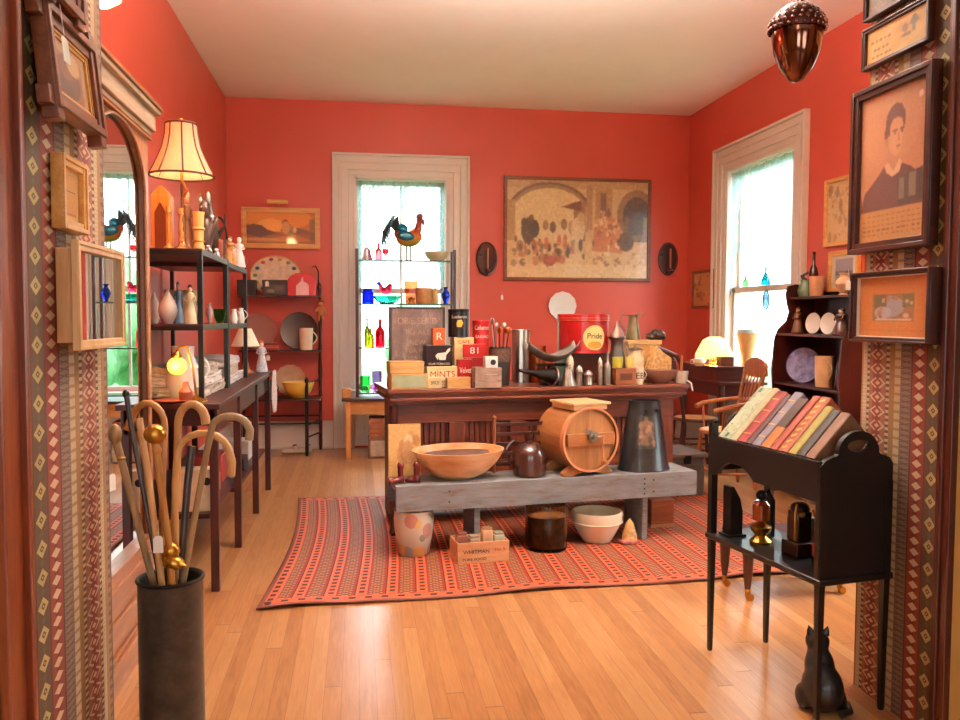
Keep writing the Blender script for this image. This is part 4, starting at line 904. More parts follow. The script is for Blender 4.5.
for k in range(5):
    for j in range(12): cv.rect(.07+j*.073, .82+k*.032, .07+j*.073+rng.uniform(.02, .06), .828+k*.032, (140, 92, 50))
cv.ell(.88, .1, .03, .022, (236, 206, 176)).blur(1).noise(4)
wallpic('portrait_photograph', 'sepia portrait photograph of a man in dark coat, dark frame on right side wall', [(849, 98), (930, 58), (933, 242), (852, 256)], 'x', JR, .036, .035, DKF, cv, coat=.5)
cv = Canvas(90, 70, (208, 132, 66)).rect(.2, .28, .78, .74, (150, 116, 80)).ell(.45, .5, .2, .18, (160, 156, 160)).ell(.35, .6, .12, .1, (180, 180, 190)).rect(.22, .3, .4, .5, (110, 100, 60)).rect(.62, .3, .78, .5, (124, 110, 66)).scatter(26, .25, .35, .75, .72, [(196, 110, 60), (90, 90, 80), (220, 200, 180), (120, 70, 50)], .01, .04, .7).rect(.24, .70, .74, .73, (226, 190, 150)).rect(.1, .88, .9, .90, (196, 116, 54)).blur(1).noise(4)
wp, c, w, h = wallpic('matted_picture', 'small scene in wide orange mat and dark frame, lowest on the right side wall', [(850, 276), (929, 264), (931, 346), (852, 340)], 'x', JR, .018, .045, DKF, cv, liner=(.004, PAPER))
tagcard(wp, (-w*.5+.006, -.04, h*.40), .035, .03)

# ================================================================ hanging things
c = at(797, 42, y=2.62); ac = thing('acorn_ornament', 'large copper coloured mirrored glass acorn hanging in the opening', 'ornament', c)
K = depth(c)/F; rw = 26*K
rm, nt, b = newmat('mercury_glass'); n = noise(nt, coords(nt), 9, 3); nt.links.new(ramp(nt, n, [(.35, lin((92, 50, 40))), (.65, lin((150, 104, 84)))]), b.inputs['Base Color']); b.inputs['Metallic'].default_value = 1; b.inputs['Roughness'].default_value = .12; bump(nt, b, n, .12, .01)
MB().lathe([(0, -40*K), (rw*.22, -38.5*K), (rw*.3, -37*K), (rw*.62, -26*K), (rw*.86, -10*K), (rw*.94, 4*K), (rw*.95, 14*K), (rw*.9, 18*K)], seg=32).build('nut', rm, ac)
MB().lathe([(rw, 10*K), (rw*1.03, 14*K), (rw*.96, 22*K), (rw*.75, 30*K), (rw*.45, 36*K), (rw*.15, 39*K), (0, 39.5*K)], seg=32).build('cap', mat((84, 34, 22), .4, .5, .2, 20), ac)
for j in range(6):
    zz = (12+j*4.9)*K; rr = rw*(1.03, 1.02, .93, .78, .55, .28)[j]; nn_ = (24, 24, 20, 16, 12, 6)[j]; q = MB()
    for k in range(nn_): a = 2*PI*(k+(j % 2)*.5)/nn_; q.ell((rr*math.cos(a), rr*math.sin(a), zz), 2.2*K, seg=8)
    o = q.build('bead_ring', rm, ac)
MB().tube([(0, 0, 39*K), (0, 0, HD-.03-c.z)], .0025, 6).build('hanging_wire', IRON, ac)
c = at(99, -7, y=3.62); pd = thing('pendant_lamp', 'warm glowing pendant lamp at the photo top edge above the pier mirror', 'lamp', c)
GLOWW = mat((255, 214, 140), .6, 0, .02, 5, 0, name='lit_shade', emit=(255, 196, 96), es=2.6)
MB().lathe([(0, -.052), (.045, -.048), (.085, -.02), (.09, .03), (.06, .09), (.03, .11), (.028, .11), (.055, .085), (.083, .03), (.08, -.016), (0, -.045)], seg=28).build('lamp_shade', GLOWW, pd)
MB().tube([(0, 0, .1), (0, 0, H-c.z)], .006).lathe([(0, .1), (.03, .1), (.02, .14), (0, .15)], seg=12).build('stem', BRASS, pd)
light('pendant_light', 'POINT', (.0, 0, -.14), 16, (1, .62, .26), (.07,), parent=pd)

# ================================================================ cane stand
SX = at(170.5, 575, y=2.62).x; SYc = 2.62; rimz = at(170, 577, y=2.62).z; SR = 30.5*2.6/F
m, nt, b = newmat('mottled_pottery'); n = noise(nt, coords(nt), 7, 6, .7); n2 = noise(nt, coords(nt), 30, 3)
nt.links.new(ramp(nt, X(nt, n)*.7+X(nt, n2)*.3, [(.35, lin((46, 42, 36))), (.55, lin((74, 66, 56))), (.72, lin((104, 96, 76)))]), b.inputs['Base Color']); b.inputs['Roughness'].default_value = .38; b.inputs['Metallic'].default_value = .3; bump(nt, b, n, .2, .006)
csn = thing('cane_stand', 'tall dark mottled round stand holding walking canes in the left foreground', 'cane stand', (SX, SYc, 0))
MB().lathe([(0, 0), (SR*.98, 0), (SR, .01), (SR, rimz-.01), (SR*1.02, rimz-.004), (SR*1.0, rimz), (SR*.93, rimz-.003), (SR*.93, .02), (0, .02)], seg=40).build('body', m, csn)
MB().tube([(SR*1.0*math.cos(a*PI/24), SR*math.sin(a*PI/24), rimz-.002) for a in range(48)], .006, 8, True).build('rim', IRON, csn)
def cane_pts(pts):
    P = [at(px, py, y=y) for px, py, y in pts]; a, b_ = P[-2], P[-1]; d = (b_-a)
    t = (.05-b_.z)/d.z; e = b_+d*t; r = Vector((e.x-SX, e.y-SYc)); L = r.length
    if L > SR*.78: r *= SR*.78/L
    return P+[Vector((SX+r.x, SYc+r.y, .05))]
def arcpts(x0, x1, yb, yt, Y, n=9):            # crook: half ellipse over the pixel span, from x0 end to x1 end
    return [((x0+x1)/2+(x0-x1)/2*math.cos(PI*k/n), yb-(yb-yt)*math.sin(PI*k/n), Y) for k in range(n+1)]
def cane(name, label, pts, r, m, taper=.75, extra=()):
    P = cane_pts(pts); t = thing(name, label, 'cane', P[-1], 0, None); O = P[-1]
    n = len(P); MB().tube([p-O for p in P], [r*(1-(1-taper)*k/(n-1)) for k in range(n)], 10).build('shaft', m, t)
    for nm, mm, pt, rad, sc in extra: MB().ell(at(*pt[:2], y=pt[2])-O, tuple(rad*s for s in sc)).build(nm, mm, t)
    return t
TAN = wood((186, 126, 64), (220, 168, 102), 'z', 8, .4, .15); HON = wood((166, 98, 36), (204, 140, 64), 'z', 8, .4, .2); GRT = wood((142, 108, 70), (182, 148, 104), 'z', 8, .45, .1); BLKW = wood((40, 26, 22), (70, 48, 38), 'z', 8, .35, .2)
cane('walking_stick', 'slim dark walking stick with black tip, tallest in the cane stand', [(126, 392, 2.66), (131, 425, 2.65), (157, 565, 2.60)], .0085, BLKW, extra=[('tip', EBON, (126, 394, 2.66), .011, (1, 1, 1.2))])
cane('knob_cane', 'tan cane with bulbous horn knob, leftmost in the cane stand', [(113, 430, 2.56), (124, 470, 2.58), (149, 567, 2.61)], .0125, GRT, extra=[('knob', mat((150, 116, 70), .3), (115, 434, 2.56), .020, (.95, .95, 1.5)), ('collar', BRASS, (121, 458, 2.56), .014, (1, 1, .4))])
cane('plain_stick', 'flat pale wooden stick between dark stick and brass knob cane', [(139, 418, 2.62), (147, 468, 2.61), (160, 568, 2.58)], .011, TAN, .9)
cane('crook_cane', 'honey crook handled cane behind the brass knob', [(127, 430, 2.72)]+arcpts(130, 165, 428, 403, 2.72)[1:]+[(163, 470, 2.69), (161, 565, 2.65)], .0125, HON)
cane('brass_knob_cane', 'honey cane topped with large brass ball', [(155, 437, 2.55), (160, 480, 2.55), (169, 545, 2.55), (171, 568, 2.55)], .0115, HON, extra=[('brass_ball', BRASS, (155, 434, 2.55), .033, (1.0, 1.0, .92)), ('collar', HON, (157, 450, 2.55), .014, (1, 1, 1))])
cane('pale_crook_cane', 'pale thick crook cane curving over its shaft, right of centre', arcpts(206, 178, 424, 404, 2.70)+[(177, 470, 2.68), (172, 566, 2.63)], .0145, TAN)
cane('broad_crook_cane', 'tan cane with wide crook hanging to the right', [(231, 476, 2.60), (232, 462, 2.60)]+arcpts(230, 177, 456, 433, 2.60)[1:]+[(175, 482, 2.60), (176, 566, 2.61)], .0125, TAN)
cane('grey_crook_cane', 'weathered grey tan crook cane, rightmost and curling past the stand', [(249, 440, 2.56), (250, 430, 2.56)]+arcpts(248, 212, 428, 416, 2.56)[1:]+[(207, 450, 2.57), (186, 566, 2.60)], .0125, GRT)
cane('black_cane', 'plain black cane between crook canes', [(192, 446, 2.66), (188, 480, 2.65), (181, 567, 2.62)], .013, BLKW)
# duck-head umbrella handle low in the stand
O = at(171, 560, y=2.56); dh = thing('bird_head_handle', 'brass bird head cane handle low at the rim of the cane stand', 'cane', O)
MB().ell((0, 0, .03), (.028, .026, .024)).ell((.012, -.012, -.004), (.032, .026, .02), (0, .3, 0)).ell((-.012, 0, .012), (.016, .016, .035)).tube([(-.004, 0, -.01), (0, .01, -.12), (0, .03, -.45)], .01).build('head', BRASS, dh)
MB().tube([(.02, -.02, -.006), (.05, -.03, -.012)], [.012, .004], 8).build('beak', BRASS, dh)
tg = thing('swing_tag', 'white paper price tag tied to the brass knob cane', 'tag', at(158, 536, y=2.49)); tagcard(tg, (0, 0, 0), .05, .028, 0)

# ================================================================ left shelf units: top boards
Z1, Z2, Z3 = 1.681, 1.311, .931
p, w, h = onY(150, 212, 124, 4.45, Z1)
lm = thing('table_lamp', 'table lamp with cream bell shade and dark trim on the shelf unit', 'lamp', p)
zs_ = at(181, 176, y=4.45).z-Z1; R = w/2; ht = h-zs_
shm, nt, b = newmat('lamp_shade_fabric'); nn_ = noise(nt, coords(nt), 30); nt.links.new(ramp(nt, nn_, [(.3, lin((226, 190, 150))), (.7, lin((236, 204, 166)))]), b.inputs['Base Color']); b.inputs['Roughness'].default_value = .8
tr_ = nt.nodes.new('ShaderNodeBsdfTranslucent'); tr_.inputs[0].default_value = (.9, .6, .40, 1); mx = nt.nodes.new('ShaderNodeMixShader'); mx.inputs[0].default_value = .3
nt.links.new(b.outputs[0], mx.inputs[1]); nt.links.new(tr_.outputs[0], mx.inputs[2]); nt.links.new(mx.outputs[0], nt.nodes['Material Output'].inputs[0])
shp = [(R, 0), (R*.86, .16), (R*.72, .34), (R*.58, .55), (R*.5, .78), (R*.47, 1)]
sh = MB().lathe([(r, zs_+z*ht) for r, z in shp]+[(r*.985, zs_+z*ht) for r, z in shp[::-1]], seg=40).build('lamp_shade', shm, lm)
trm = mat((84, 40, 26), .6)
for k in range(8):
    a = 2*PI*(k+.3)/8; MB().tube([(r*1.008*math.cos(a), r*1.008*math.sin(a), zs_+z*ht) for r, z in shp], .0045, 6).build('shade_rib', trm, sh)
for rr, zz in ((R, zs_), (R*.47, zs_+ht)): MB().tube([(rr*math.cos(a*PI/20), rr*math.sin(a*PI/20), zz) for a in range(40)], .006, 6, True).build('shade_trim', trm, sh)
MB().lathe([(0, 0), (.06, 0), (.06, .012), (.025, .03), (.010, .06), (.014, .12), (.007, .2), (.008, zs_*.8), (.006, zs_+.04), (0, zs_+.04)], seg=20).build('base', mat((120, 84, 50), .35, .7), lm)
MB().tube([(0, 0, zs_*.7), (.03, -.02, zs_*.8), (0, -.01, zs_*.95), (0, 0, zs_+.03)], .006).tube([(0, 0, zs_+.1), (0, 0, zs_+ht+.02)], .003, 6).ell((0, 0, zs_+ht+.02), .012).build('harp', BRASS, lm)
MB().ell((0, 0, zs_+.07), .028).build('bulb', mat((255, 240, 210), .5, emit=(255, 220, 160), es=14), lm)
light('table_lamp_light', 'POINT', (0, 0, zs_+.03), 2.4, (1, .74, .46), (.03,), parent=lm)
def Y_(px0, px1, pt, y, z): return onY(px0, px1, pt, y, z)
OR = wood((206, 110, 34), (240, 156, 66), 'z', 6, .4, .1)
p, w, h = Y_(153, 171, 186, 4.66, Z1); t = thing('gothic_wooden_case', 'tall orange wooden case behind candlesticks on the shelf unit', 'case', p)
MB().b2((-w/2, -.05, 0), (w/2, .05, h*.86)).build('case', OR, t, bevel=.004); MB().prism([(-w/2, h*.86), (w/2, h*.86), (0, h)], .09, 'xz').build('gable', OR, t); MB().prism([(-w*.3, .03), (w*.3, .03), (w*.3, h*.6), (0, h*.75), (-w*.3, h*.6)], .012, 'xz', (0, -.05, 0)).build('arched_panel', mat((120, 50, 20), .4), t)
for k, (a, b_, top, y) in enumerate(((163, 173, 206, 4.30), (175, 186, 208, 4.34))):
    p, w, h = Y_(a, b_, top, y, Z1); vessel('candlestick', ('golden brown turned candlestick, left one of two under the lamp', 'golden brown turned candlestick, right one of two under the lamp')[k], 'candlestick', p, w, h, 'stick', mat((206, 140, 66), .35, .3), 'turned candlesticks under the table lamp')
p, w, h = Y_(180, 193, 190, 4.75, Z1); figurine('wooden_bust', 'tan carved bust on dark pedestal just right of the lamp stem', p, w*1.2, h, mat((140, 84, 52), .45), mat((190, 132, 84), .5), skin=(206, 150, 104))
p, w, h = Y_(193, 204, 212, 4.28, Z1); t = thing('yellow_pillar_candle', 'cream yellow stacked pillar ornament at the near shelf corner', 'ornament', p)
MB().lathe([(0, 0), (w*.5, 0), (w*.5, h*.1), (w*.42, h*.14), (w*.45, h*.5), (w*.6, h*.55), (w*.45, h*.6), (w*.5, h*.9), (w*.55, h), (0, h)], seg=18).build('column', mat((220, 184, 110), .5), t); MB().lathe([(w*.52, h*.2), (w*.56, h*.22), (w*.52, h*.24)], seg=18).build('band', BRASS, t)
p, w, h = Y_(196, 214, 192, 4.72, Z1)
blob('carved_owl', 'dark carved bird ornament with silver glints on the shelf unit top', 'ornament', p, mat((70, 40, 28), .35, 0, .3, 20, .2, .3), [((0, 0, h*.35), (w*.42, .05, h*.36)), ((0, -.01, h*.72), (w*.32, .045, h*.18)), ((-w*.22, 0, h*.88), (w*.1, .02, h*.1)), ((w*.22, 0, h*.88), (w*.1, .02, h*.1)), ((w*.35, 0, h*.35), (w*.15, .03, h*.3), (0, .3, 0)), ((-w*.35, 0, h*.35), (w*.15, .03, h*.3), (0, -.3, 0)), ((0, .0, .015), (w*.4, .05, .02))],
     parts=[('eye', SILV, [((-w*.12, -.045, h*.75), .008), ((w*.12, -.045, h*.75), .008)]), ('crest', SILV, [((w*.2, -.02, h*.9), (.012, .008, .035)), ((-.02, -.03, h*.85), (.012, .008, .02))])])
p, w, h = Y_(210, 226, 216, 5.10, Z1-.01); t = thing('dark_handled_basket', 'dark basket with iron hoop handle on the shelf unit top', 'basket', p)
MB().lathe([(0, 0), (w*.4, 0), (w*.55, h*.5), (w*.5, h*.5), (w*.36, .02), (0, .02)], seg=18).build('basket', mat((84, 48, 30), .7, 0, .4, 40, .5), t); MB().tube([(w*.52*math.cos(PI*k/10), 0, h*.48+h*.5*math.sin(PI*k/10)) for k in range(11)], .006, 6).build('handle', IRON, t)
p, w, h = Y_(222, 237, 236, 5.35, Z1-.01); figurine('gilt_figurine', 'gold and brown figurine near the far end of the shelf unit top', p, w, h, mat((190, 134, 70), .35), mat((130, 70, 40), .4))
wf = figurine('white_figurine', 'white porcelain figurine at the far end of the shelf unit top', Y_(233, 245, 246, 5.62, Z1-.01)[0], .085, .20, WGL, WGL, skin=(236, 230, 224))
p, w, h = Y_(203, 219, 203, 4.95, Z1); t = thing('dark_metal_teapot', 'dark metal teapot with silver lid behind the carved bird ornament', 'teapot', p)
MB().lathe(prof('onion', w, h)).build('body', mat((66, 46, 38), .3, .6), t); MB().lathe([(w*.3, h*.74), (w*.2, h*.8), (.01, h*.86), (0, h*.95)], seg=18).build('lid', SILV, t); MB().tube([(w*.4, 0, h*.4), (w*.8, 0, h*.6), (w*.85, 0, h*.8)], [.012, .008, .006]).build('spout', mat((66, 46, 38), .3, .6), t)
for k, (a, b_, top, y, cc, lab) in enumerate(((224, 232, 252, 5.22, (206, 150, 90), 'small amber cup before the gold figurine'), (216, 223, 240, 4.95, (150, 70, 44), 'small rust brown cup beside the dark teapot'), (228, 236, 246, 5.6, (226, 214, 206), 'small white cup behind the gold figurine'), (238, 245, 256, 5.75, (190, 90, 70), 'small red white cup at the shelf unit far end'))):
    p, w, h = Y_(a, b_, top, y, Z1-.01*(y > 5.02)); vessel('little_cup', lab, 'cup', p, w, h, 'cup', mat(cc, .35), handle=1)
for k, (a, b_, top, y, lab) in enumerate(((205, 213, 245, 4.42, 'little white porcelain dog at the near shelf corner'), (213, 221, 248, 4.82, 'little white porcelain dog beside the dark bird ornament'))):
    p, w, h = Y_(a, b_, top, y, Z1)
    blob('porcelain_dog', lab, 'figurine', p, WGL, [((0, 0, h*.4), (w*.3, .04, h*.3)), ((0, -.03, h*.75), (w*.28, .025, h*.22)), ((0, -.055, h*.68), (w*.12, .018, h*.1)), ((-w*.22, -.03, h*.78), (w*.08, .012, h*.18)), ((w*.22, -.03, h*.78), (w*.08, .012, h*.18)), ((-w*.2, -.03, h*.2), (w*.1, .02, h*.2)), ((w*.2, -.03, h*.2), (w*.1, .02, h*.2)), ((0, .02, h*.15), (w*.35, .04, h*.15))], vox=.004)
# second boards
p, w, h = Y_(158, 177, 289, 4.36, Z2); vessel('onion_glass_globe', 'white onion shaped glass globe on the middle shelf', 'globe', p, w, h, 'onion', mat((232, 222, 214), .25, 0, .05, 8, .02, .4))
p, w, h = Y_(148, 160, 292, 4.5, Z2); vessel('white_glass_vase', 'white glass vase half hidden behind the mirror edge on the middle shelf', 'vase', p, w*1.1, h, 'onion', mat((224, 206, 196), .3))
p, w, h = Y_(173, 183, 281, 4.68, Z2); figurine('blue_robed_statue', 'small statue in pale blue robe on the middle shelf', p, w, h, mat((120, 150, 176), .45), mat((110, 140, 176), .5))
p, w, h = Y_(184, 196, 284, 4.34, Z2); figurine('brown_haired_doll', 'doll with dark brown hair and cream dress on the middle shelf', p, w*1.1, h, mat((230, 222, 182), .5), mat((84, 36, 24), .6))
p, w, h = Y_(196, 203, 292, 4.42, Z2); figurine('flowered_figurine', 'small pink and brown figurine beside the shelf post', p, w, h, mat((150, 106, 76), .5, 0, .5, 60), mat((190, 130, 110), .5))
for k, (a, col) in enumerate(((207, (170, 150, 130)), (210, (226, 206, 160)), (213, (186, 160, 110)), (216, (230, 214, 176)), (219, (196, 170, 120)))):
    q = at(a, 300, y=5.2); solo('slim_book', MB().b2((-.013, -.08, 0), (.013, .08, .20)), mat(col, .6), ('tallow grey', 'butter', 'olive tan', 'cream', 'dull ochre')[k]+' slim upright book on the middle shelf', 'book', (-1.12+.035*k, 5.2+.0*k, 1.306), 0, 'slim books standing on the middle shelf', smooth=False)
p, w, h = Y_(213, 226, 309, 4.74, Z2); vessel('green_glass_dish', 'green glass dish on the middle shelf', 'dish', p, w, h, 'bowl', glass((90, 170, 60)))
p, w, h = Y_(206, 213, 303, 4.6, Z2); vessel('grey_glass_vase', 'small grey pink glass vase beside the green dish', 'vase', p, w, h, 'vase', mat((170, 140, 140), .2))
for k, (a, b_, top, y) in enumerate(((230, 238, 309, 5.3), (237, 245, 308, 5.6))):
    p, w, h = Y_(a, b_, top, y, 1.306); vessel('white_cream_jug', ('small white jug, nearer of two at the shelf far end', 'small white jug, farther of two at the shelf far end')[k], 'jug', p, w*.9, h, 'pitcher', WGL, 'small white jugs on the middle shelf', handle=1)
# table top below
p, w, h = Y_(166, 200, 346, 4.42, Z3); vessel('large_white_pitcher', 'large white ironstone pitcher on the mahogany table', 'pitcher', p, w, h, 'pitcher', WGL, handle=1, rz=.5)
p, w, h = Y_(188, 198, 346, 4.28, Z3); t = thing('arm_lamp', 'small arm lamp with glowing yellow glass globe', 'lamp', (at(197, 400, y=4.22).x, 4.22, Z3))
gx = at(177, 366, y=4.22)-t.location; hx = at(185, 346, y=4.22)-t.location
MB().lathe([(0, 0), (.05, 0), (.05, .01), (.012, .03), (0, .04)], seg=18).tube([(0, 0, .01), (hx.x*.35, 0, hx.z*.6), (hx.x*.8, 0, hx.z*.97), (hx.x, 0, hx.z), (gx.x+.01, 0, hx.z-.005), (gx.x, 0, gx.z+.07), (gx.x, 0, gx.z+.045)], .0055, 8).build('arm', BRASS, t)
MB().lathe([(.02, .04), (.024, .05), (.012, .07), (0, .07)], (gx.x, 0, gx.z), 16).build('fitter', BRASS, t)
MB().ell((gx.x, 0, gx.z), (.047, .047, .044)).build('globe', mat((255, 200, 90), .3, emit=(255, 176, 50), es=3.2, name='lit_globe'), t)
light('arm_lamp_light', 'POINT', (gx.x, -.09, gx.z), 1.6, (1, .66, .25), (.04,), parent=t)
solo('wooden_mallet', MB().lathe([(0, 0), (.03, 0), (.034, .05), (.02, .07), (.012, .1), (0, .1)], seg=16), mat((150, 72, 40), .5), 'round headed wooden mallet standing on the mahogany table', 'mallet', (at(186, 400, y=4.18).x, 4.18, Z3))
solo('wooden_plate', MB().lathe([(0, 0), (.06, 0), (.08, .012), (.075, .014), (0, .006)], seg=24), mat((140, 60, 40), .45), 'small red brown plate on the mahogany table edge', 'plate', (at(172, 403, y=4.17).x, 4.17, Z3))
LIN = mat((226, 216, 212), .85, 0, .12, 18, .5, name='linen')
for k, (y, ln, wd, z, cc) in enumerate(((4.68, .62, .30, 0, 0), (4.70, .58, .28, .052, 1), (4.66, .52, .26, .104, 0), (5.50, .58, .30, 0, 1), (5.46, .52, .28, .055, 0), (5.52, .46, .25, .108, 1))):
    mb = MB(); mb.box((0, 0, .024), (wd, ln, .046)); bmesh.ops.subdivide_edges(mb.bm, edges=mb.bm.edges[:], cuts=7, use_grid_fill=True)
    for v_ in mb.bm.verts:
        if v_.co.z > .005: v_.co.z += rng.uniform(-.004, .010)
        v_.co.x += rng.uniform(-.006, .006); v_.co.y += rng.uniform(-.006, .006)
    solo('folded_linen', mb, LIN if cc else mat((196, 180, 164), .85, 0, .3, 50, .5), ('lowest of three folded cloths in the near linen pile', 'middle one of three folded cloths in the near linen pile', 'topmost folded cloth of the near linen pile', 'lowest of three folded cloths in the far linen pile', 'middle one of three folded cloths in the far linen pile', 'topmost folded cloth of the far linen pile')[k], 'linen', (-.925, y, Z3+z+.003), rng.uniform(-.05, .05), 'folded linens on the mahogany table')
p, w, h = Y_(234, 262, 328, 6.28, 1.10); t = thing('cream_lampshade', 'wide cream lampshade on a short stand at the mahogany table far end', 'lampshade', (p.x-.02, p.y, Z3))
MB().lathe([(w*.5, .20), (w*.22, .33), (w*.2, .33), (w*.48, .20)], seg=28).build('shade', mat((244, 232, 206), .6), t); MB().lathe([(0, 0), (.07, 0), (.03, .03), (.015, .1), (.02, .3), (0, .3)], seg=16).build('stand', mat((150, 96, 60), .5), t)
p, w, h = Y_(249, 262, 342, 6.42, Z3); figurine('porcelain_doll', 'small doll in white and blue dress at the table far end', (-.72, 6.42, Z3), .09, .24, mat((206, 208, 220), .5, 0, .3, 50), mat((190, 100, 70), .6))
# lace runner hanging over the far end
mb = MB(); rows = []
for j in range(8):
    r = []
    for i in range(9): s = i/8; r.append(mb.bm.verts.new((-.10+.2*s*(1-.05*j), .012*math.sin(s*9+j*.4)-.0, -.045*j)))
    rows.append(r)
for a, b_ in zip(rows, rows[1:]):
    for i in range(8): mb.bm.faces.new([a[i], a[i+1], b_[i+1], b_[i]])
solo('lace_runner', mb, mat((214, 196, 190), .9, 0, .2, 60, .4), 'pale lace cloth hanging from the table far end', 'cloth', (-.635, 6.5, .935), PI/2, solid=.003)
vessel('blue_white_jar', 'blue and white jar on the lower shelf of the mahogany table', 'jar', (-.79, 5.30, .326), .11, .15, 'jar', mat((120, 140, 170), .3, 0, .6, 30), lid=SILV)
bxm = mat((232, 214, 176), .7)
t = thing('cream_cardboard_box', 'cream box with round hole standing on the lowest shelf behind the canes', 'box', (-.80, 4.24, .386)); MB().b2((-.10, -.05, 0), (.10, .05, .21)).build('box', bxm, t, bevel=.004); MB().cyl((.06, -.049, .15), .02, .004, 16, (PI/2, 0, 0)).build('round_hole', INK, t)
for k, (y, wd, hh, cc, lab) in enumerate(((4.62, .2, .1, (200, 180, 150), 'long tan box on the lower table shelf'), (5.0, .16, .16, (190, 70, 60), 'small red box on the lower table shelf'), (5.7, .22, .08, (40, 34, 40), 'flat black case on the lower table shelf'), (6.1, .18, .14, (220, 214, 206), 'white box on the far lower table shelf'))):
    solo('storage_box', MB().b2((-wd/2, -.1, 0), (wd/2, .1, hh)), mat(cc, .5), lab, 'box', (-.86, y, .386 if y < 5.05 else .326), 0, bevel=.004)

# ================================================================ corner whatnot items
Yw = 8.43; ZA, ZB, ZC = 1.556, 1.021, .556
plt_m = mat((214, 196, 168), .35, 0, .25, 16, .02)
p, w, h = Y_(250, 300, 261, Yw, ZA)
t = plate('floral_platter', 'large oval platter with painted flower rim on the corner whatnot top shelf', (p.x, Yw+.03, ZA), w, plt_m, rim=mat((206, 150, 70), .4), sq=.82, mid=mat((96, 40, 26), .4, 0, .5, 12), tilt=.18)
cs = [(180, 60, 40), (60, 80, 120), (120, 130, 60), (206, 140, 50), (150, 50, 60)]
for k in range(14):
    a = PI*(k/14*2); o = MB().ell((w*.40*math.cos(a), -.018, w*.41+w*.34*math.sin(a)), (.022, .003, .018)); o.build('painted_flower', mat(cs[k % 5], .4), t)
def bxx(name, lab, px0, px1, pt, y, z, dep_, col, cat='box', rough=.5): 
    p, w, h = Y_(px0, px1, pt, y, z); t = thing(name, lab, cat, p); MB().b2((-w/2, -dep_/2, 0), (w/2, dep_/2, h*.8)).build('body', mat(col, rough), t, bevel=.003); MB().b2((-w/2-.002, -dep_/2-.002, h*.8), (w/2+.002, dep_/2+.002, h)).build('lid', mat(tuple(int(v*1.15) for v in col), rough), t, bevel=.003); return t, w, h
bxx('black_box', 'black lidded box left on the whatnot top shelf', 238, 256, 280, 8.33, ZA, .12, (22, 10, 10))
t, w, h = bxx('dark_display_box', 'dark box with picture front and white tag on the whatnot top shelf', 263, 287, 280, 8.32, ZA, .10, (38, 24, 18)); tagcard(t, (-w*.3, -.056, h*.9), .05, .035)
cv = Canvas(24, 16, (50, 40, 26)).ell(.3, .7, .2, .2, (120, 120, 90)).ell(.7, .4, .2, .3, (84, 60, 36)).noise(8); picmesh('front_panel', cv, w*.8, h*.6, t, (0, -.0525, h*.4))
p, w, h = Y_(288, 316, 273, 8.34, ZA); t = thing('red_arched_tin', 'bright red arched top tin with white emblem on the whatnot', 'tin', p)
REDT = mat((206, 14, 20), .3, 0, .08, 9, .02, .3)
MB().prism([(-w/2, 0), (w/2, 0), (w/2, h*.6)]+[(w/2*math.cos(PI*k/12), h*.6+h*.4*math.sin(PI*k/12)) for k in range(1, 12)]+[(-w/2, h*.6)], .09, 'xz').build('body', REDT, t, bevel=.003)
MB().prism([(-w*.2, .004), (w*.25, .004), (w*.25, h*.45), (w*.14, h*.58), (w*.06, h*.62), (w*.05, h*.8), (w*.0, h*.8), (-.01, h*.62), (-w*.1, h*.55), (-w*.2, h*.42)], .004, 'xz', (0, -.047, 0)).build('white_emblem', mat((236, 190, 190), .5), t)
p, w, h = Y_(309, 318, 266, 8.5, ZA); solo('iron_hook', MB().tube([(.0, 0, 0), (.03, 0, h*.4), (.03, 0, h*.8), (0, 0, h), (-.03, 0, h*.95)], .006), IRON, 'black curved iron hook at the whatnot right corner', 'hook', (p.x+.02, 8.44, ZA))
p, w, h = Y_(275, 283, 252, 8.52, ZA); 
p, w, h = Y_(238, 276, 310, Yw, ZB); plate('pink_round_tray', 'round pinkish tray leaning on the whatnot middle shelf', (p.x, Yw+.04, ZB), w*.96, mat((150, 96, 84), .4, 0, .1, 8), rim=mat((176, 120, 104), .4), tilt=.15, mid=mat((184, 126, 110), .4))
p, w, h = Y_(279, 318, 308, Yw, ZB); plate('dark_round_tray', 'round dark bronze tray leaning on the whatnot middle shelf', (p.x, Yw+.04, ZB), w*.96, mat((54, 30, 20), .3, .2), rim=mat((70, 40, 26), .3, .3), tilt=.15, mid=mat((86, 66, 40), .35, .3))
p, w, h = Y_(299, 313, 328, 8.32, ZB); vessel('white_mug', 'white mug with floral spray and handle on the whatnot middle shelf', 'mug', p, w, h, 'cup', CREAM, handle=1)
for k in range(3):
    solo('red_book', MB().b2((-.10+.01*k, -.07, 0), (.10, .07, .022)), mat(((140, 50, 36), (176, 84, 50), (120, 30, 26))[k], .6), ('lowest', 'middle', 'uppermost')[k]+' of three small reddish books lying on the whatnot', 'book', (at(268, 345, y=8.32).x, 8.32, ZB+.0235*k), .05*k, 'reddish books lying on the whatnot', smooth=False)
p, w, h = Y_(262, 276, 335, 8.45, ZB)
tagcard(thing('hanging_price_tag', 'white price tag hanging under the whatnot middle shelf', 'tag', (at(268, 350, y=8.26).x, 8.26, ZB-.05)), (0, 0, 0), .05, .035)
p, w, h = Y_(274, 305, 362, Yw, ZC); plate('fluted_tan_platter', 'tan fluted round platter leaning behind the yellow bowl', (p.x, Yw+.05, ZC), w, mat((190, 150, 110), .4, 0, .15, 12), tilt=.2, flute=.03, nf=14, mid=mat((206, 170, 126), .4, 0, .25, 18))
p, w, h = Y_(282, 314, 382, 8.22, ZC); vessel('yellow_bowl', 'yellow mixing bowl on the whatnot bottom shelf', 'bowl', (p.x, 8.22, ZC), w, h, 'bowl', mat((226, 186, 74), .3, 0, .06, 8, .02, .4))
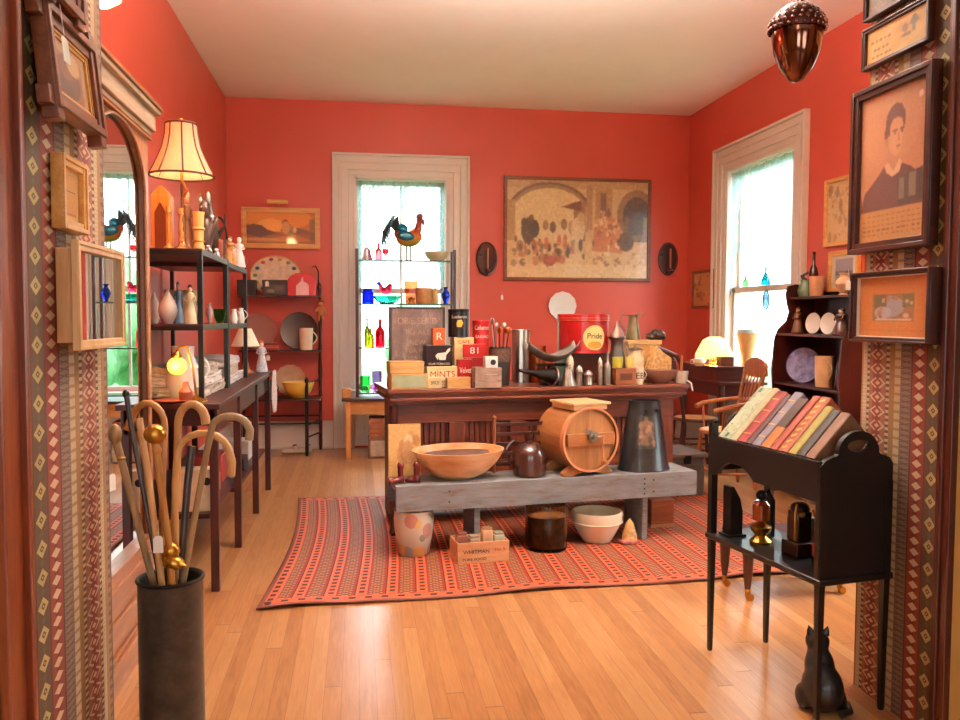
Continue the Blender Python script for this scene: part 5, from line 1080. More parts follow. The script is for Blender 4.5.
p, w, h = Y_(264, 276, 380, 8.18, ZC); vessel('dark_teacup', 'small dark cup left on the whatnot bottom shelf', 'cup', (p.x, 8.20, ZC), w*.8, h, 'cup', mat((60, 40, 60), .3), handle=1)
for k, (a, b_) in enumerate(((289, 301), (302, 313))):
    q = at((a+b_)/2, 446, z=0); blob('pale_shoe', ('left of two pale shoes on the floor under the whatnot', 'right of two pale shoes on the floor under the whatnot')[k], 'shoe', (q.x, 8.27, 0), mat((206, 190, 170), .6), [((-.02, 0, .03), (.07, .035, .03)), ((.04, 0, .045), (.035, .034, .045)), ((-.06, 0, .022), (.04, .034, .022))], group='pale shoes under the whatnot', parts=[('lining', INK, [((.035, 0, .082), (.024, .022, .008))])])
p = at(320, 312, y=8.42); blob('hanging_doll', 'small orange cloth doll hanging from the whatnot right post', 'doll', (p.x+.01, 8.36, p.z-.05), mat((190, 120, 70), .8), [((0, 0, .13), (.03, .03, .03)), ((0, 0, .06), (.035, .028, .05)), ((-.035, 0, .07), (.015, .015, .04), (0, .6, 0)), ((.035, 0, .07), (.015, .015, .04), (0, -.6, 0)), ((-.018, 0, 0), (.014, .014, .045)), ((.018, 0, 0), (.014, .014, .045))], parts=[('hair', mat((120, 50, 30), .8), [((0, .006, .145), (.033, .03, .028))])])

# ================================================================ things on the glass shelves at the back window
zA, zB, zC = [z-.0005 for z in SHZ]; YG = 8.15
def G_(a, b_, top, z, y=YG): return onY(a, b_, top, y, z)
PK = glass((240, 130, 150)); p, w, h = G_(361, 373, 243, zA); vessel('pink_glass_compote', 'pink cut glass lidded dish, first on the top glass shelf', 'dish', p, w, h, 'bell', PK)
p, w, h = G_(375, 382, 243, zA); vessel('pink_glass_bottle', 'pink glass bottle with thin dark neck on the top glass shelf', 'bottle', p, w, h, 'bottle', glass((230, 90, 100)))
p, w, h = G_(382, 389, 249, zA); vessel('pink_goblet', 'small pink glass goblet on the top glass shelf', 'goblet', p, w, h, 'goblet', glass((214, 80, 90)))
p, w, h = G_(424, 449, 252, zA); vessel('wide_pale_bowl', 'wide pale green glass bowl at the right of the top glass shelf', 'bowl', p, w, h, 'bowl', mat((206, 206, 170), .3))
# rooster
p, w, h = G_(383, 428, 213, zA); rs = thing('metal_rooster', 'large colourful metal rooster on the top glass shelf at the window', 'figurine', p); k = h/.50
def S3(*v): return tuple(q*k for q in v)
bodym, nt, b = newmat('rooster_paint'); t_ = nt.nodes.new('ShaderNodeTexCoord'); sp = nt.nodes.new('ShaderNodeSeparateXYZ'); nt.links.new(t_.outputs['Object'], sp.inputs[0]); nz = noise(nt, coords(nt), 30)
nt.links.new(ramp(nt, X(nt, sp.outputs[2])*(1.6/k)+X(nt, nz)*.12, [(.24, lin((96, 120, 50))), (.36, lin((170, 150, 50))), (.46, lin((206, 110, 40))), (.62, lin((160, 60, 40)))]), b.inputs['Base Color']); b.inputs['Roughness'].default_value = .35; b.inputs['Metallic'].default_value = .3
mb = MB()
for c, r, ro in (((.03, 0, .23), (.13, .075, .085), (0, 0, 0)), ((.10, 0, .26), (.07, .06, .08), (0, -.5, 0)), ((.135, 0, .35), (.038, .035, .09), (0, .12, 0)), ((.15, 0, .435), (.035, .028, .032), (0, 0, 0)), ((-.06, 0, .27), (.07, .05, .05), (0, .6, 0))): mb.ell(S3(*c), S3(*r), ro)
mb.build('body', bodym, rs, remesh=.012)
RC = mat((120, 50, 60), .4)
q = MB().ell(S3(.185, 0, .40), S3(.014, .008, .03))
for a, z in ((.125, .463), (.14, .475), (.155, .478), (.17, .47)): q.ell(S3(a, 0, z), S3(.012, .008, .022))
q.build('comb', RC, rs); MB().tube([S3(.18, 0, .432), S3(.212, 0, .424)], [.012*k, .001*k], 6).build('beak', mat((190, 130, 50), .4), rs)
TL = mat((30, 96, 116), .3, .4); 
for s in (-1, 1): MB().ell(S3(.0, .066*s, .255), S3(.09, .016, .05), (0, .15, 0)).build('wing', TL, rs)
MB().ell(S3(-.035, 0, .33), S3(.06, .05, .06), (0, .5, 0)).build('saddle_feathers', mat((24, 120, 150), .3, .4, .3, 30), rs)
for i in range(9):
    o_ = (i % 3-1)*.035
    MB().tube([S3(-.06, 0, .27), S3(-.085-.009*i, o_*.4, .37+.011*(8-i)), S3(-.125-.013*i, o_*.7, .405+.007*(8-i)-.012*i), S3(-.165-.010*i, o_, .34-.022*i), S3(-.155-.007*i, o_, .25-.020*i)], [.011*k, .013*k, .012*k, .009*k, .002*k], 6).build('tail_feather', mat(((50, 66, 70), (40, 50, 60), (120, 110, 80))[i % 3], .35, .4), rs)
for x in (.01, .05): MB().tube([S3(x, 0, .16), S3(x, 0, .012)], .009*k, 6).tube([S3(x-.03, 0, .005), S3(x, 0, .012), S3(x+.035, .015, .004)], .005*k, 6).tube([S3(x, 0, .012), S3(x+.035, -.015, .004)], .005*k, 6).build('leg', mat((120, 110, 60), .4), rs)
# second glass shelf
p, w, h = G_(362, 374, 289, zB); vessel('cobalt_vase', 'round cobalt blue glass vase, left on the second glass shelf', 'vase', p, w, h, 'jar', glass((20, 70, 230)))
p, w, h = G_(376, 392, 277, zB); blob('glass_bird', 'red and blue art glass bird on the second glass shelf', 'figurine', (p.x, p.y, zB+h*.38), glass((220, 30, 60)), [((.02, 0, .03), (.055, .035, .04)), ((.05, 0, .06), (.03, .02, .045), (0, .4, 0)), ((-.03, 0, .06), (.022, .02, .05), (0, -.3, 0))], parts=[('head', glass((40, 50, 150)), [((-.05, 0, .10), (.02, .018, .02)), ((-.072, 0, .095), (.014, .008, .008))])])
p, w, h = G_(373, 401, 296, zB); vessel('aqua_glass_dish', 'wide aqua glass dish under the glass bird', 'dish', p, w, h, 'bowl', glass((100, 220, 225)))
p, w, h = G_(404, 418, 281, zB); t = thing('orange_painted_glass', 'square orange glass panel vase on the second glass shelf', 'vase', p); MB().prism([(-w*.38, 0), (w*.38, 0), (w/2, h), (-w/2, h)], .06, 'xz').build('body', glass((240, 90, 40)), t)
p, w, h = G_(415, 433, 288, zB); vessel('amber_pressed_glass', 'tan pressed glass jar in the middle of the second glass shelf', 'jar', p, w, h, 'cup', mat((196, 140, 84), .3, 0, .2, 30), handle=1)
p, w, h = G_(407, 416, 296, zB, 8.07); figurine('amber_figurine', 'small amber figurine in front of the orange glass', p, w, h, mat((196, 120, 50), .4), mat((160, 80, 30), .4))
p, w, h = G_(432, 438, 283, zB); vessel('tan_flask', 'tall tan flask right on the second glass shelf', 'bottle', p, w, h, 'bottle', mat((222, 184, 120), .35))
p, w, h = G_(441, 450, 287, zB); vessel('spotted_blue_vase', 'cobalt blue spotted glass vase, right end of the second glass shelf', 'vase', p, w, h, 'vase', glass((24, 50, 200)))
# third glass shelf
p, w, h = G_(364, 370, 318, zC); vessel('amber_green_bottle', 'olive amber bottle with long neck on the third glass shelf', 'bottle', p, w, h, 'bottle', glass((170, 140, 30)))
p, w, h = G_(367, 374, 328, zC, 8.08); vessel('yellow_glass_bottle', 'short bright yellow glass bottle on the third glass shelf', 'bottle', p, w, h, 'bottle', glass((250, 190, 20)))
p, w, h = G_(375, 385, 319, zC); vessel('red_glass_bottle', 'bright red glass bottle on the third glass shelf', 'bottle', p, w, h, 'bottle', glass((230, 10, 30)))
zD_ = OT+.0395
p, w, h = G_(372, 382, 371, zD_); vessel('violet_glass_vase', 'pale violet glass vase on the lowest glass shelf', 'vase', p, w, h, 'cup', glass((200, 150, 220)))
p, w, h = G_(360, 370, 376, zD_); vessel('green_glass_tumbler', 'pale green glass tumbler on the lowest glass shelf', 'tumbler', p, w, h, 'cup', glass((120, 220, 150)))
# boxes under the oak table
p, w, h = onY(367, 392, 425, 8.06, .22)
t = thing('drawer_box', 'weathered grey single drawer box with white knob on the floor under the oak table', 'box', (p.x+.06, 8.02, 0)); MB().b2((-.17, -.14, 0), (.17, .14, .19)).build('case', mat((120, 84, 60), .6), t, bevel=.003); f_ = MB().b2((-.15, -.148, .02), (.15, -.139, .17)).build('drawer', mat((170, 150, 128), .6, 0, .25, 20), t, bevel=.002); MB().ell((.05, -.16, .09), .014).build('knob', WGL, f_)
t = thing('plank_crate', 'red brown plank crate stacked on the grey drawer box under the oak table', 'crate', (p.x+.06, 8.04, .191))
for k in range(4): MB().b2((-.16, -.13, k*.048), (.16, -.115, k*.048+.044)).b2((-.16, .115, k*.048), (.16, .13, k*.048+.044)).b2((-.16, -.115, k*.048), (-.145, .115, k*.048+.044)).b2((.145, -.115, k*.048), (.16, .115, k*.048+.044)).build('slat', mat((150, 84, 50), .6, 0, .3, 12), t, smooth=False)

# ================================================================ things on the counter
CZ = .9105
def C_(a, b_, top, v, z=CZ): return onC(a, b_, top, v, z)
# chalky slate leaning on boxes at the back left
p, w, h = C_(389, 426, 373, .10); WB = wood((176, 130, 70), (220, 180, 112), 'x', 8, .5, .1)
t = thing('green_label_box', 'lower wooden box with pale green label at the counter left end', 'box', p, CA); MB().b2((-w/2, -.08, 0), (w/2, .08, h)).build('box', WB, t, bevel=.003); MB().b2((-w*.44, -.0825, h*.12), (w*.44, -.0795, h*.88)).build('green_label', mat((156, 164, 130), .6, 0, .12, 12), t, smooth=False)
z2 = CZ+h+.001; p, w, h = C_(388, 422, 361, .10, z2)
t = thing('flat_wooden_box', 'flat tan wooden box stacked on the green label box', 'box', (p.x, p.y, z2), CA); MB().b2((-w/2, -.075, 0), (w/2, .075, h*.75)).build('box', WB, t, bevel=.003); MB().b2((-w/2-.002, -.077, h*.75), (w/2+.002, .077, h)).build('lid', WB, t, bevel=.002)
SLT, nt, b = newmat('faded_slate'); n1 = noise(nt, coords(nt, (2, 2, 1)), 6, 6, .7); nt.links.new(ramp(nt, n1, [(.3, lin((74, 58, 54))), (.55, lin((110, 90, 84))), (.75, lin((156, 146, 146)))]), b.inputs['Base Color']); b.inputs['Roughness'].default_value = .5
p, w, h = C_(390, 444, 307, .24)
t = thing('faded_sign_board', 'tall faded grey brown sign board with worn lettering behind the boxes', 'sign', (p.x, p.y, CZ), CA)
MB().b2((-w/2, -.012, 0), (w/2, .012, h)).build('board', SLT, t, bevel=.002)
fb = MB(); 
for s in (-1, 1): fb.b2((s*w/2-.008, -.016, 0), (s*w/2+.008, .016, h))
fb.b2((-w/2, -.016, h-.012), (w/2, .016, h)).build('edge_frame', mat((50, 44, 38), .6), t, smooth=False)
SGM = mat((146, 116, 98), .7, 0, .4, 30, name='faded_lettering')
for s, zz, ww, sz in (('OBIE SEND', .82, .74, .12), ('TO ALL', .68, .5, .09), ('NEW', .55, .3, .09), ('FOR HIM', .45, .42, .08), ('HENRY', .33, .5, .13), ('OF JOHN', .16, .7, .12)): text('lettering', s, h*sz, SGM, t, (0, -.0135, h*zz), width=w*ww)
p, w, h = C_(381, 391, 370, .16); vessel('brown_crock', 'small brown crock at the counter left edge', 'crock', (p.x+.035, p.y, CZ), w, h, 'jug', mat((110, 74, 56), .35))
# tins group
p, w, h = C_(427, 441, 377, .06); tin('cream_flat_tin', 'small cream flat tin at the counter front beside the green label box', p, w, h, (232, 206, 150), d=.05, rz=CA, round_=False, texts=(('SPICE', .45, INK, .5, .6),))
p, w, h = C_(446, 470, 377, .05); tin('yellow_domino_box', 'long narrow yellow wooden box at the counter front', p, w, h, (222, 170, 90), d=.05, rz=CA, round_=False, m=WB)
zt1 = CZ
p, w, h = C_(425, 456, 366, .15); tin('cream_red_tin', 'wide cream tin with red lettering under the black picture tin', p, w, h, (226, 204, 150), d=.11, rz=CA, round_=False, label_col=(240, 222, 176), texts=(('MINTS', .42, INKR, .62, .8), ('fine candies', .16, INK, .3, .7)))
z2 = CZ+h+.001; p, w, h = C_(424, 451, 345, .15, z2)
t = tin('black_picture_tin', 'black tin with white deer drawing stacked on the cream red tin', (p.x, p.y, z2), w, h, (36, 10, 10), d=.10, rz=CA, round_=False)
q = MB().prism([(-.01, .3*h), (.03, .3*h), (.035, .55*h), (.06, .75*h), (.06, .88*h), (.045, .82*h), (.03, .66*h), (-.02, .62*h), (-.035, .5*h), (-.02, .3*h), (-.015, .45*h)], .002, 'xz', (.01, -.052, 0)); q.build('white_drawing', INKW, t, smooth=False); text('lettering', 'CLUB TOBACCO', h*.13, INKW, t, (0, -.0525, h*.12), width=w*.8)
z3 = z2+h+.001; p, w, h = C_(432, 444, 328, .15, z3); tin('orange_square_tin', 'small orange tin with pale swirl on top of the black picture tin', (p.x, p.y, z3), w, h, (206, 96, 40), d=.06, rz=CA, round_=False, texts=(('R', .6, INKW, .5, .5),))
p, w, h = C_(452, 472, 337, .24); tin('tall_cream_tin', 'tall cream tin with orange band behind the red tins', p, w, h, (222, 186, 130), d=.11, rz=CA, round_=False, label_col=(240, 206, 140), lz=(.78, .98), texts=(('CAFE', .1, INKR, .9, .6),))
z2 = CZ+h+.001; p, w, h = C_(448, 469, 309, .24, z2)
t = tin('black_round_tin', 'black round tin with yellow emblem on top of the tall cream tin', (p.x, p.y, z2), w, h, (20, 12, 14), round_=True, texts=(('Luzianne', .16, INKW, .72, .8),)); MB().prism([(-.018, .36*h), (.012, .36*h), (.022, .5*h), (.012, .62*h), (-.012, .6*h), (-.02, .5*h)], .002, 'xz', (0, -w/2-.001, 0)).build('yellow_emblem', INKY, t, smooth=False)
p, w, h = C_(457, 472, 359, .10); tin('red_script_tin', 'small red tin with white script beside the yellow box', p, w, h, (158, 12, 16), d=.05, rz=CA, round_=False, texts=(('Velvet', .3, INKW, .6, .8),))
p, w, h = C_(462, 486, 357, .22); tin('plain_red_tin', 'plain dark red tin behind the script tin', p, w, h, (140, 24, 20), d=.10, rz=CA, round_=False)
z2 = CZ+h+.001; p, w, h = C_(461, 485, 344, .22, z2); tin('red_number_tin', 'low red tin marked 81 stacked behind the script tin', (p.x, p.y, z2), w, h, (176, 30, 22), d=.10, rz=CA, round_=False, texts=(('81', .7, INKW, .5, .35),))
p, w, h = C_(472, 490, 320, .34); tin('tall_red_round_tin', 'tall red round tin with white lettering, left of the dark utensil crock', p, w, h, (196, 26, 24), texts=(('Calumet', .1, INKW, .88, .9), ('BAKING', .07, INKW, .74, .8)), label_col=(206, 60, 46), lz=(.1, .6))
p, w, h = C_(472, 499, 367, .06)
t = thing('small_slat_crate', 'small grey wooden crate on the counter front edge', 'crate', p, CA)
for k in range(3): MB().b2((-w/2, -.07, h*(k/3)+.002), (w/2, -.062, h*((k+1)/3)-.001)).b2((-w/2, .062, h*(k/3)+.002), (w/2, .07, h*((k+1)/3)-.001)).b2((-w/2, -.062, h*(k/3)+.002), (-w/2+.008, .062, h*((k+1)/3)-.001)).b2((w/2-.008, -.062, h*(k/3)+.002), (w/2, .062, h*((k+1)/3)-.001)).build('slat', mat((150, 122, 104), .65, 0, .3, 18), t, smooth=False)
MB().b2((-w/2, -.06, 0), (w/2, .06, .004)).build('bottom', mat((150, 122, 104), .65), t)
zc = CZ+.006; p, w, h = C_(487, 500, 357, .07, CZ+.09); t = thing('white_enamel_box', 'white enamel box with dark round hole sitting in the slat crate', 'box', (p.x-.02, p.y, zc), CA); hh_ = h+.09; MB().b2((-w/2, -.03, 0), (w/2, .03, hh_)).build('box', WGL, t, bevel=.004); MB().cyl((.01, -.029, hh_*.8), .018, .003, 16, (PI/2, 0, 0)).build('round_hole', INK, t)
# crock with kitchen utensils
p, w, h = C_(489, 511, 347, .20); t = thing('dark_utensil_crock', 'dark banded crock holding metal kitchen utensils on the counter', 'crock', p)
MB().lathe(prof('cup', w, h)).build('crock', mat((40, 30, 26), .5, 0, .3, 30, .3), t); MB().lathe([(w*.505, h*.62), (w*.51, h*.66), (w*.505, h*.95), (w*.49, h*.95)]).build('band', mat((90, 60, 44), .6, 0, .5, 60), t)
for k in range(7):
    a = 2*PI*k/7; x, y = .3*w*math.cos(a), .3*w*math.sin(a); H2 = h*(1.35+.12*(k % 3)); u_ = thing('kitchen_utensil', ('upright ladle in the dark crock on the counter', 'upright spoon in the dark crock on the counter')[k % 2], 'utensil', (p.x, p.y, CZ+.01), a, 'utensils in the dark crock')
    MB().tube([(x*.3, y*.3, 0), (x*1.3, y*1.3, H2)], .0035, 6).build('shank', SILV if k % 2 else IRON, u_); MB().ell((x*1.35, y*1.35, H2+.012), (.018, .008, .022)).build('bowl_end', SILV if k % 3 else COPPER, u_)
p, w, h = C_(512, 530, 330, .38); t = thing('ribbed_metal_canister', 'tall ribbed silver canister behind the iron scale', 'canister', p)
MB().lathe([(0, 0), (w*.5, 0), (w*.5, h), (w*.46, h), (w*.46, .01), (0, .01)], seg=48, flute=.02, nf=16).build('body', SILV, t); MB().tube([(w*.5*math.cos(a*PI/12), w*.5*math.sin(a*PI/12), h) for a in range(24)], .003, 6, True).build('rim', SILV, t)
p, w, h = C_(528, 546, 346, .36); vessel('copper_pot', 'small copper pot with handle behind the iron scale', 'pot', p, w, h, 'cup', COPPER, handle=1)
# iron scale with scoop
p, w, h = C_(536, 566, 352, .16); t = thing('iron_balance_scale', 'black cast iron counter scale with wide scoop pan', 'scale', p, CA)
MB().lathe([(0, 0), (.07, 0), (.075, .012), (.05, .03), (.03, .06), (.022, .10), (.03, .13), (0, .14)], seg=24).b2((-.10, -.012, .12), (.10, .012, .14)).build('base', IRON, t, bevel=.003)
pq, sw, shh = C_(535, 583, 330, .16); zb = .15
pn = MB(); NU, NV = 24, 10; g = []
for j in range(NV+1):
    r = []
    for i in range(NU+1):
        u = (i/NU-.5)*2; v_ = (j/NV-.5)*2; L = sw*.55; W_ = .105*(1-.35*max(0, -u)); r.append(pn.bm.verts.new((u*L, v_*W_*math.sqrt(max(0, 1-u*u*.75)), zb+.095*abs(u)**2.0*(1.0 if u > 0 else .9)+.045*v_*v_)))
    g.append(r)
for j in range(NV):
    for i in range(NU): pn.bm.faces.new([g[j][i], g[j][i+1], g[j+1][i+1], g[j+1][i]])
pn.build('scoop_pan', mat((128, 122, 116), .4, .35, .2, 20), t, (.01, 0, 0), solid=.003)
MB().tube([(.09, 0, .13), (.13, -.02, .10), (.13, -.02, .04)], .006).ell((.13, -.02, .03), (.02, .02, .012)).build('beam_weight', BRASS, t)
# old megaphone-like iron horn lying in front
O = frame_pt(C0, CA, 553, 378, .06); t = thing('iron_funnel_horn', 'dark iron cone funnel lying on its side with ring mouth at the counter front', 'funnel', (O.x, O.y, CZ+.062), CA)
a1 = frame_pt(C0, CA, 512, 376, .13); dx = (Vector((a1.x-O.x, a1.y-O.y, -.03)).length)
MB().lathe([(.055, 0), (.060, .006), (.052, .01), (.035, dx*.3), (.018, dx*.6), (.010, dx*1.0), (.006, dx*1.0), (.013, dx*.6), (.03, dx*.3), (.046, .012)], rot=(0, -PI/2+.17, .28), seg=28).build('cone', mat((44, 36, 34), .4, .7, .2, 20), t)
MB().lathe([(.055, -.004), (.064, -.002), (.064, .008), (.055, .008)], rot=(0, -PI/2+.17, .28), seg=28).build('ring', PEW, t)
# shiny small metal pieces
for (a, b_, top, v, k_, nm, lab, m_) in ((559, 577, 362, .06, 'bell', 'pewter_bell', 'squat pewter bell shaped warmer right of the funnel ring', PEW), (576, 583, 365, .05, 'shaker', 'silver_shaker', 'small silver shaker, left of three near the red drum base', SILV), (584, 593, 370, .04, 'shaker', 'silver_shaker', 'low silver shaker with glass top, middle of three before the drum', SILV), (597, 603, 357, .06, 'shaker', 'glass_shaker', 'clear and silver shaker right of the drum base', SILV), (604, 611, 352, .06, 'bottle', 'grey_bottle', 'tall narrow grey bottle right of the silver shakers', PEW), (566, 574, 354, .10, 'shaker', 'ivory_knob_pot', 'small pot with ivory knob tucked behind the pewter bell', CREAM)):
    p, w, h = C_(a, b_, top, v); vessel(nm, lab, 'shaker' if 'shaker' in nm else nm.split('_')[-1], p, w, h, k_, m_)
# red drum on dark stand
p, w, h = C_(555, 612, 352, .36); t = thing('dark_stand_box', 'dark wooden box supporting the red drum tin', 'box', (p.x, p.y, CZ), CA); MB().b2((-w*.42, -.12, 0), (w*.42, .12, h-.004)).build('box', DKF, t, bevel=.004)
z2 = CZ+h-.003; p, w, h = C_(557, 609, 314, .36, z2)
t = thing('red_drum_tin', 'large red drum tin with round yellow Pride label on the counter', 'tin', (p.x, p.y, z2), CA); r = w/2
RT = mat((164, 16, 18), .3, .1, .08, 12, .03, .3)
MB().lathe([(0, 0), (r, 0), (r, .006), (r*.97, .012), (r*.97, h*.82), (0, h*.82)], seg=44).build('body', RT, t); MB().lathe([(r*.975, h*.80), (r*1.0, h*.81), (r*1.0, h*.97), (r*.96, h), (r*.9, h*.985), (0, h*.985)], seg=44).build('lid', RT, t)
for zz in (.84, .90): MB().tube([(r*1.0*math.cos(a*PI/22), r*1.0*math.sin(a*PI/22), h*zz) for a in range(44)], .002, 5, True).build('lid_bead', mat((206, 120, 80), .4), t)
cv = Canvas(40, 40, (164, 16, 18)).ell(.5, .5, .48, .48, (232, 196, 110)).ell(.5, .5, .44, .44, (240, 212, 130)).ell(.5, .78, .3, .14, (206, 150, 40)).noise(3)
dd = picmesh('round_label', cv, h*.66, h*.66, t, (0, 0, h*.40), wrap=r*.978, rot=(0, 0, .10)); text('lettering', 'Pride', h*.20, INK, dd, (0, 0, .01), wrap=r*.982, width=h*.42)
# milk can with funnel lid etc.
p, w, h = C_(608, 626, 334, .24); t = thing('grey_milk_can', 'grey galvanised can with funnel shaped lid on the counter', 'can', p)
MB().lathe([(0, 0), (w*.42, 0), (w*.44, h*.05), (w*.46, h*.45), (w*.44, h*.55), (w*.32, h*.68), (w*.34, h*.86), (w*.5, h*.93), (w*.46, h*.95), (0, h*.93)], seg=28).build('body', mat((110, 106, 104), .4, .8, .25, 14, .15), t)
MB().lathe([(w*.40, h*.95), (w*.3, h*1.06), (w*.1, h*1.16), (w*.05, h*1.26), (0, h*1.27)], seg=20).build('lid', mat((150, 116, 100), .45, .4), t); MB().tube([(w*.46, 0, h*.75), (w*.6, 0, h*.7), (w*.6, 0, h*.5), (w*.47, 0, h*.45)], .004).build('handle', PEW, t)
p, w, h = C_(612, 634, 368, .07); t = thing('brown_mortised_box', 'brown wooden box at the counter front below the yellow green glasses', 'box', p, CA); MB().b2((-w/2, -.05, 0), (w/2, .05, h)).build('box', wood((120, 66, 36), (160, 96, 56), 'x'), t, bevel=.003); MB().b2((-w*.3, -.0515, h*.3), (w*.3, -.049, h*.7)).build('front_panel', mat((96, 50, 28), .5), t)
zq = CZ+h+.001
for k, (a, b_, c_, lab) in enumerate(((612, 623, (196, 190, 70), 'yellow green glass cup on the brown box, left one'), (625, 634, (228, 200, 110), 'pale yellow glass cup on the brown box, right one'))): p, w, h = C_(a, b_, 357, .07, zq); vessel('yellow_cup', lab, 'cup', p, w, h, 'cup', mat(c_, .3))
p, w, h = C_(627, 644, 350, .20); vessel('clear_glass_jar', 'clear lidded glass jar holding pale powder on the counter', 'jar', p, w, h, 'jar', mat((220, 196, 150), .3, 0, .15, 20, .02, .6), lid=SILV)
p, w, h = C_(633, 644, 367, .05); t = vessel('lettered_mug', 'cream mug with dark letters at the counter front', 'mug', p, w, h, 'cup', CREAM, handle=1); text('lettering', 'EB', h*.5, INK, t, (0, 0, h*.5), wrap=w*.5)
# raised tray on boxes with silver pitcher
p, w, h = C_(622, 656, 340, .40); t = thing('cream_box_stack', 'pale wooden box raised behind the jars with the silver pitcher on top', 'box', p, CA); MB().b2((-w/2, -.09, 0), (w/2, .09, h*.9)).build('box', PINE, t, bevel=.003); MB().b2((-w*.53, -.10, h*.9), (w*.53, .10, h)).build('lid', PINE, t, bevel=.003); z2 = CZ+h+.001
p, w, h = C_(625, 641, 314, .40, z2)
t = thing('metal_pitcher', 'tall grey green metal pitcher with flared spout', 'pitcher', (p.x, p.y, z2)); MB().lathe([(0, 0), (w*.46, 0), (w*.48, h*.04), (w*.36, h*.5), (w*.26, h*.84), (w*.34, h*.96), (w*.31, h*.96), (w*.22, h*.84), (w*.3, h*.5), (0, .01)], seg=26).build('body', mat((150, 138, 104), .35, .7, .2, 12), t)
MB().prism([(w*.28, h*.86), (w*.62, h*1.04), (w*.25, h*.98)], .03, 'xz').build('spout', mat((150, 138, 104), .35, .7, .2, 12), t); MB().tube([(-w*.28, 0, h*.9), (-w*.7, 0, h*.98), (-w*.8, 0, h*.6), (-w*.42, 0, h*.35)], .005).build('handle', PEW, t)
# helmet, basket, leather arch, shell
p, w, h = C_(643, 664, 331, .40); z4 = z2; q = C_(645, 665, 331, .40, z2)
blob('dark_leather_case', 'crumpled dark leather piece on top of the pale box', 'leather', (q[0].x, q[0].y, z2), mat((46, 26, 20), .4, 0, .3, 20, .3, .3), [((-.03, 0, .025), (.04, .05, .025)), ((.03, 0, .035), (.045, .05, .035)), ((.0, 0, .05), (.03, .04, .025)), ((.06, 0, .02), (.02, .03, .02))])
p, w, h = C_(655, 678, 344, .22); ax = MB().tube([(-.10, 0, .235), (-.05, 0, .215), (.0, 0, .195), (.05, 0, .175), (.085, 0, .12), (.095, 0, .0)], [.014, .016, .016, .016, .016, .016]); solo('leather_arch', ax, mat((74, 34, 26), .3, 0, .15, 9, .05, .4), 'curved dark leather strap arching over the tan basket', 'strap', (p.x+.035, p.y+.02, CZ), CA)
BSK = mat((206, 160, 100), .7, 0, .45, 42, .8, name='woven_straw')
p, w, h = C_(643, 670, 345, .24); t = thing('painted_straw_basket', 'tan patterned straw basket with peaked front on the counter right side', 'basket', p, CA)
MB().prism([(-w*.45, 0), (w*.5, 0), (w*.5, h*.65), (w*.2, h*.78), (-.02, h), (-w*.2, h*.85), (-w*.3, h*.5), (-w*.45, h*.35)], .10, 'xz').build('body', BSK, t, bevel=.008); MB().b2((-w*.45, -.053, h*.18), (w*.5, .053, h*.24)).build('band', mat((150, 80, 50), .7, 0, .4, 60), t, bevel=.002)
p, w, h = C_(642, 679, 370, .10); t = thing('wooden_scoop_bowl', 'brown oval wooden bowl lying on the counter right side', 'bowl', p, CA); MB().lathe(prof('bowl', w, h*1.0), sx=1, sy=.6).build('bowl', mat((132, 84, 64), .5, 0, .2, 14), t)
p, w, h = C_(673, 689, 371, .09); t = thing('tin_scoop', 'pale metal scoop with upright brown wooden handle at the counter right end', 'scoop', p, CA); MB().lathe([(0, 0), (w*.4, 0), (w*.5, h*.8), (w*.5, h), (w*.46, h), (w*.36, .006), (0, .006)], sy=.7).build('bowl', mat((206, 190, 170), .35, .5), t)
MB().tube([(-.01, 0, h*.6), (.0, 0, h*1.1), (.005, 0, h*2.0), (.004, 0, h*2.3)], [.006, .008, .011, .007]).build('handle', mat((176, 104, 60), .4), t)
MB().tube([(.03, -.03, .02), (.05, -.05, 0), (.055, -.06, -.05)], .006).build('hook_end', WGL, t)

# ================================================================ on and behind the bench
BZ_ = BZ+.0005
def B_(a, b_, top, v, z=BZ_): return onB(a, b_, top, v, z)
p, w, h = B_(388, 421, 424, .26)
cv = Canvas(36, 50, (222, 180, 110)).scatter(14, .3, .2, .9, .8, [(240, 210, 150), (196, 140, 80), (176, 110, 60)], .05, .14, .6).ell(.62, .3, .14, .12, (236, 206, 160)).ell(.6, .5, .18, .2, (206, 150, 96)).noise(8).blur(1)
t = thing('tan_print_board', 'tan picture board standing behind the dark red boots', 'picture', (p.x, p.y, BZ_), BA, rx=-.02); picmesh('picture', cv, w*.97, h*.97, t, (0, -.008, h/2)); MB().b2((-w/2, -.006, 0), (w/2, .006, h)).build('board', mat((200, 156, 90), .7), t, bevel=.002)
for k, (a, b_) in enumerate(((392, 409), (408, 425))):
    p, w, h = B_(a, b_, 466, .08)
    t = thing('red_boot', ('left of two small dark red boots on the bench', 'right of two small dark red boots on the bench')[k], 'boot', p, BA+(PI*1.05 if k == 0 else PI*.9), 'small dark red boots on the bench')
    mb = MB()
    for c, r in (((.0, 0, .025), (.022, .022, .03)), ((0, 0, .07), (.018, .020, .045)), ((0, 0, .10), (.020, .022, .025)), ((.03, 0, .018), (.03, .021, .018)), ((.05, 0, .014), (.018, .018, .015))): mb.ell(c, r)
    mb.build('boot', mat((110, 20, 20), .25, 0, .2, 12, .03, .4), t, remesh=.006); MB().b2((-.024, -.018, 0), (.064, .018, .006)).build('sole', INK, t, bevel=.003)
p, w, h = B_(411, 505, 447, .15)
t = thing('dough_bowl', 'big pale wooden dough bowl tilted forward on the bench', 'bowl', (p.x, p.y, BZ_), BA, rx=.08)
dbm, nt, b = newmat('old_maple'); n1 = noise(nt, coords(nt, (1, 3, 3)), 3, 5, .6); n2 = noise(nt, coords(nt, (.5, 1, 1)), 5, 3)
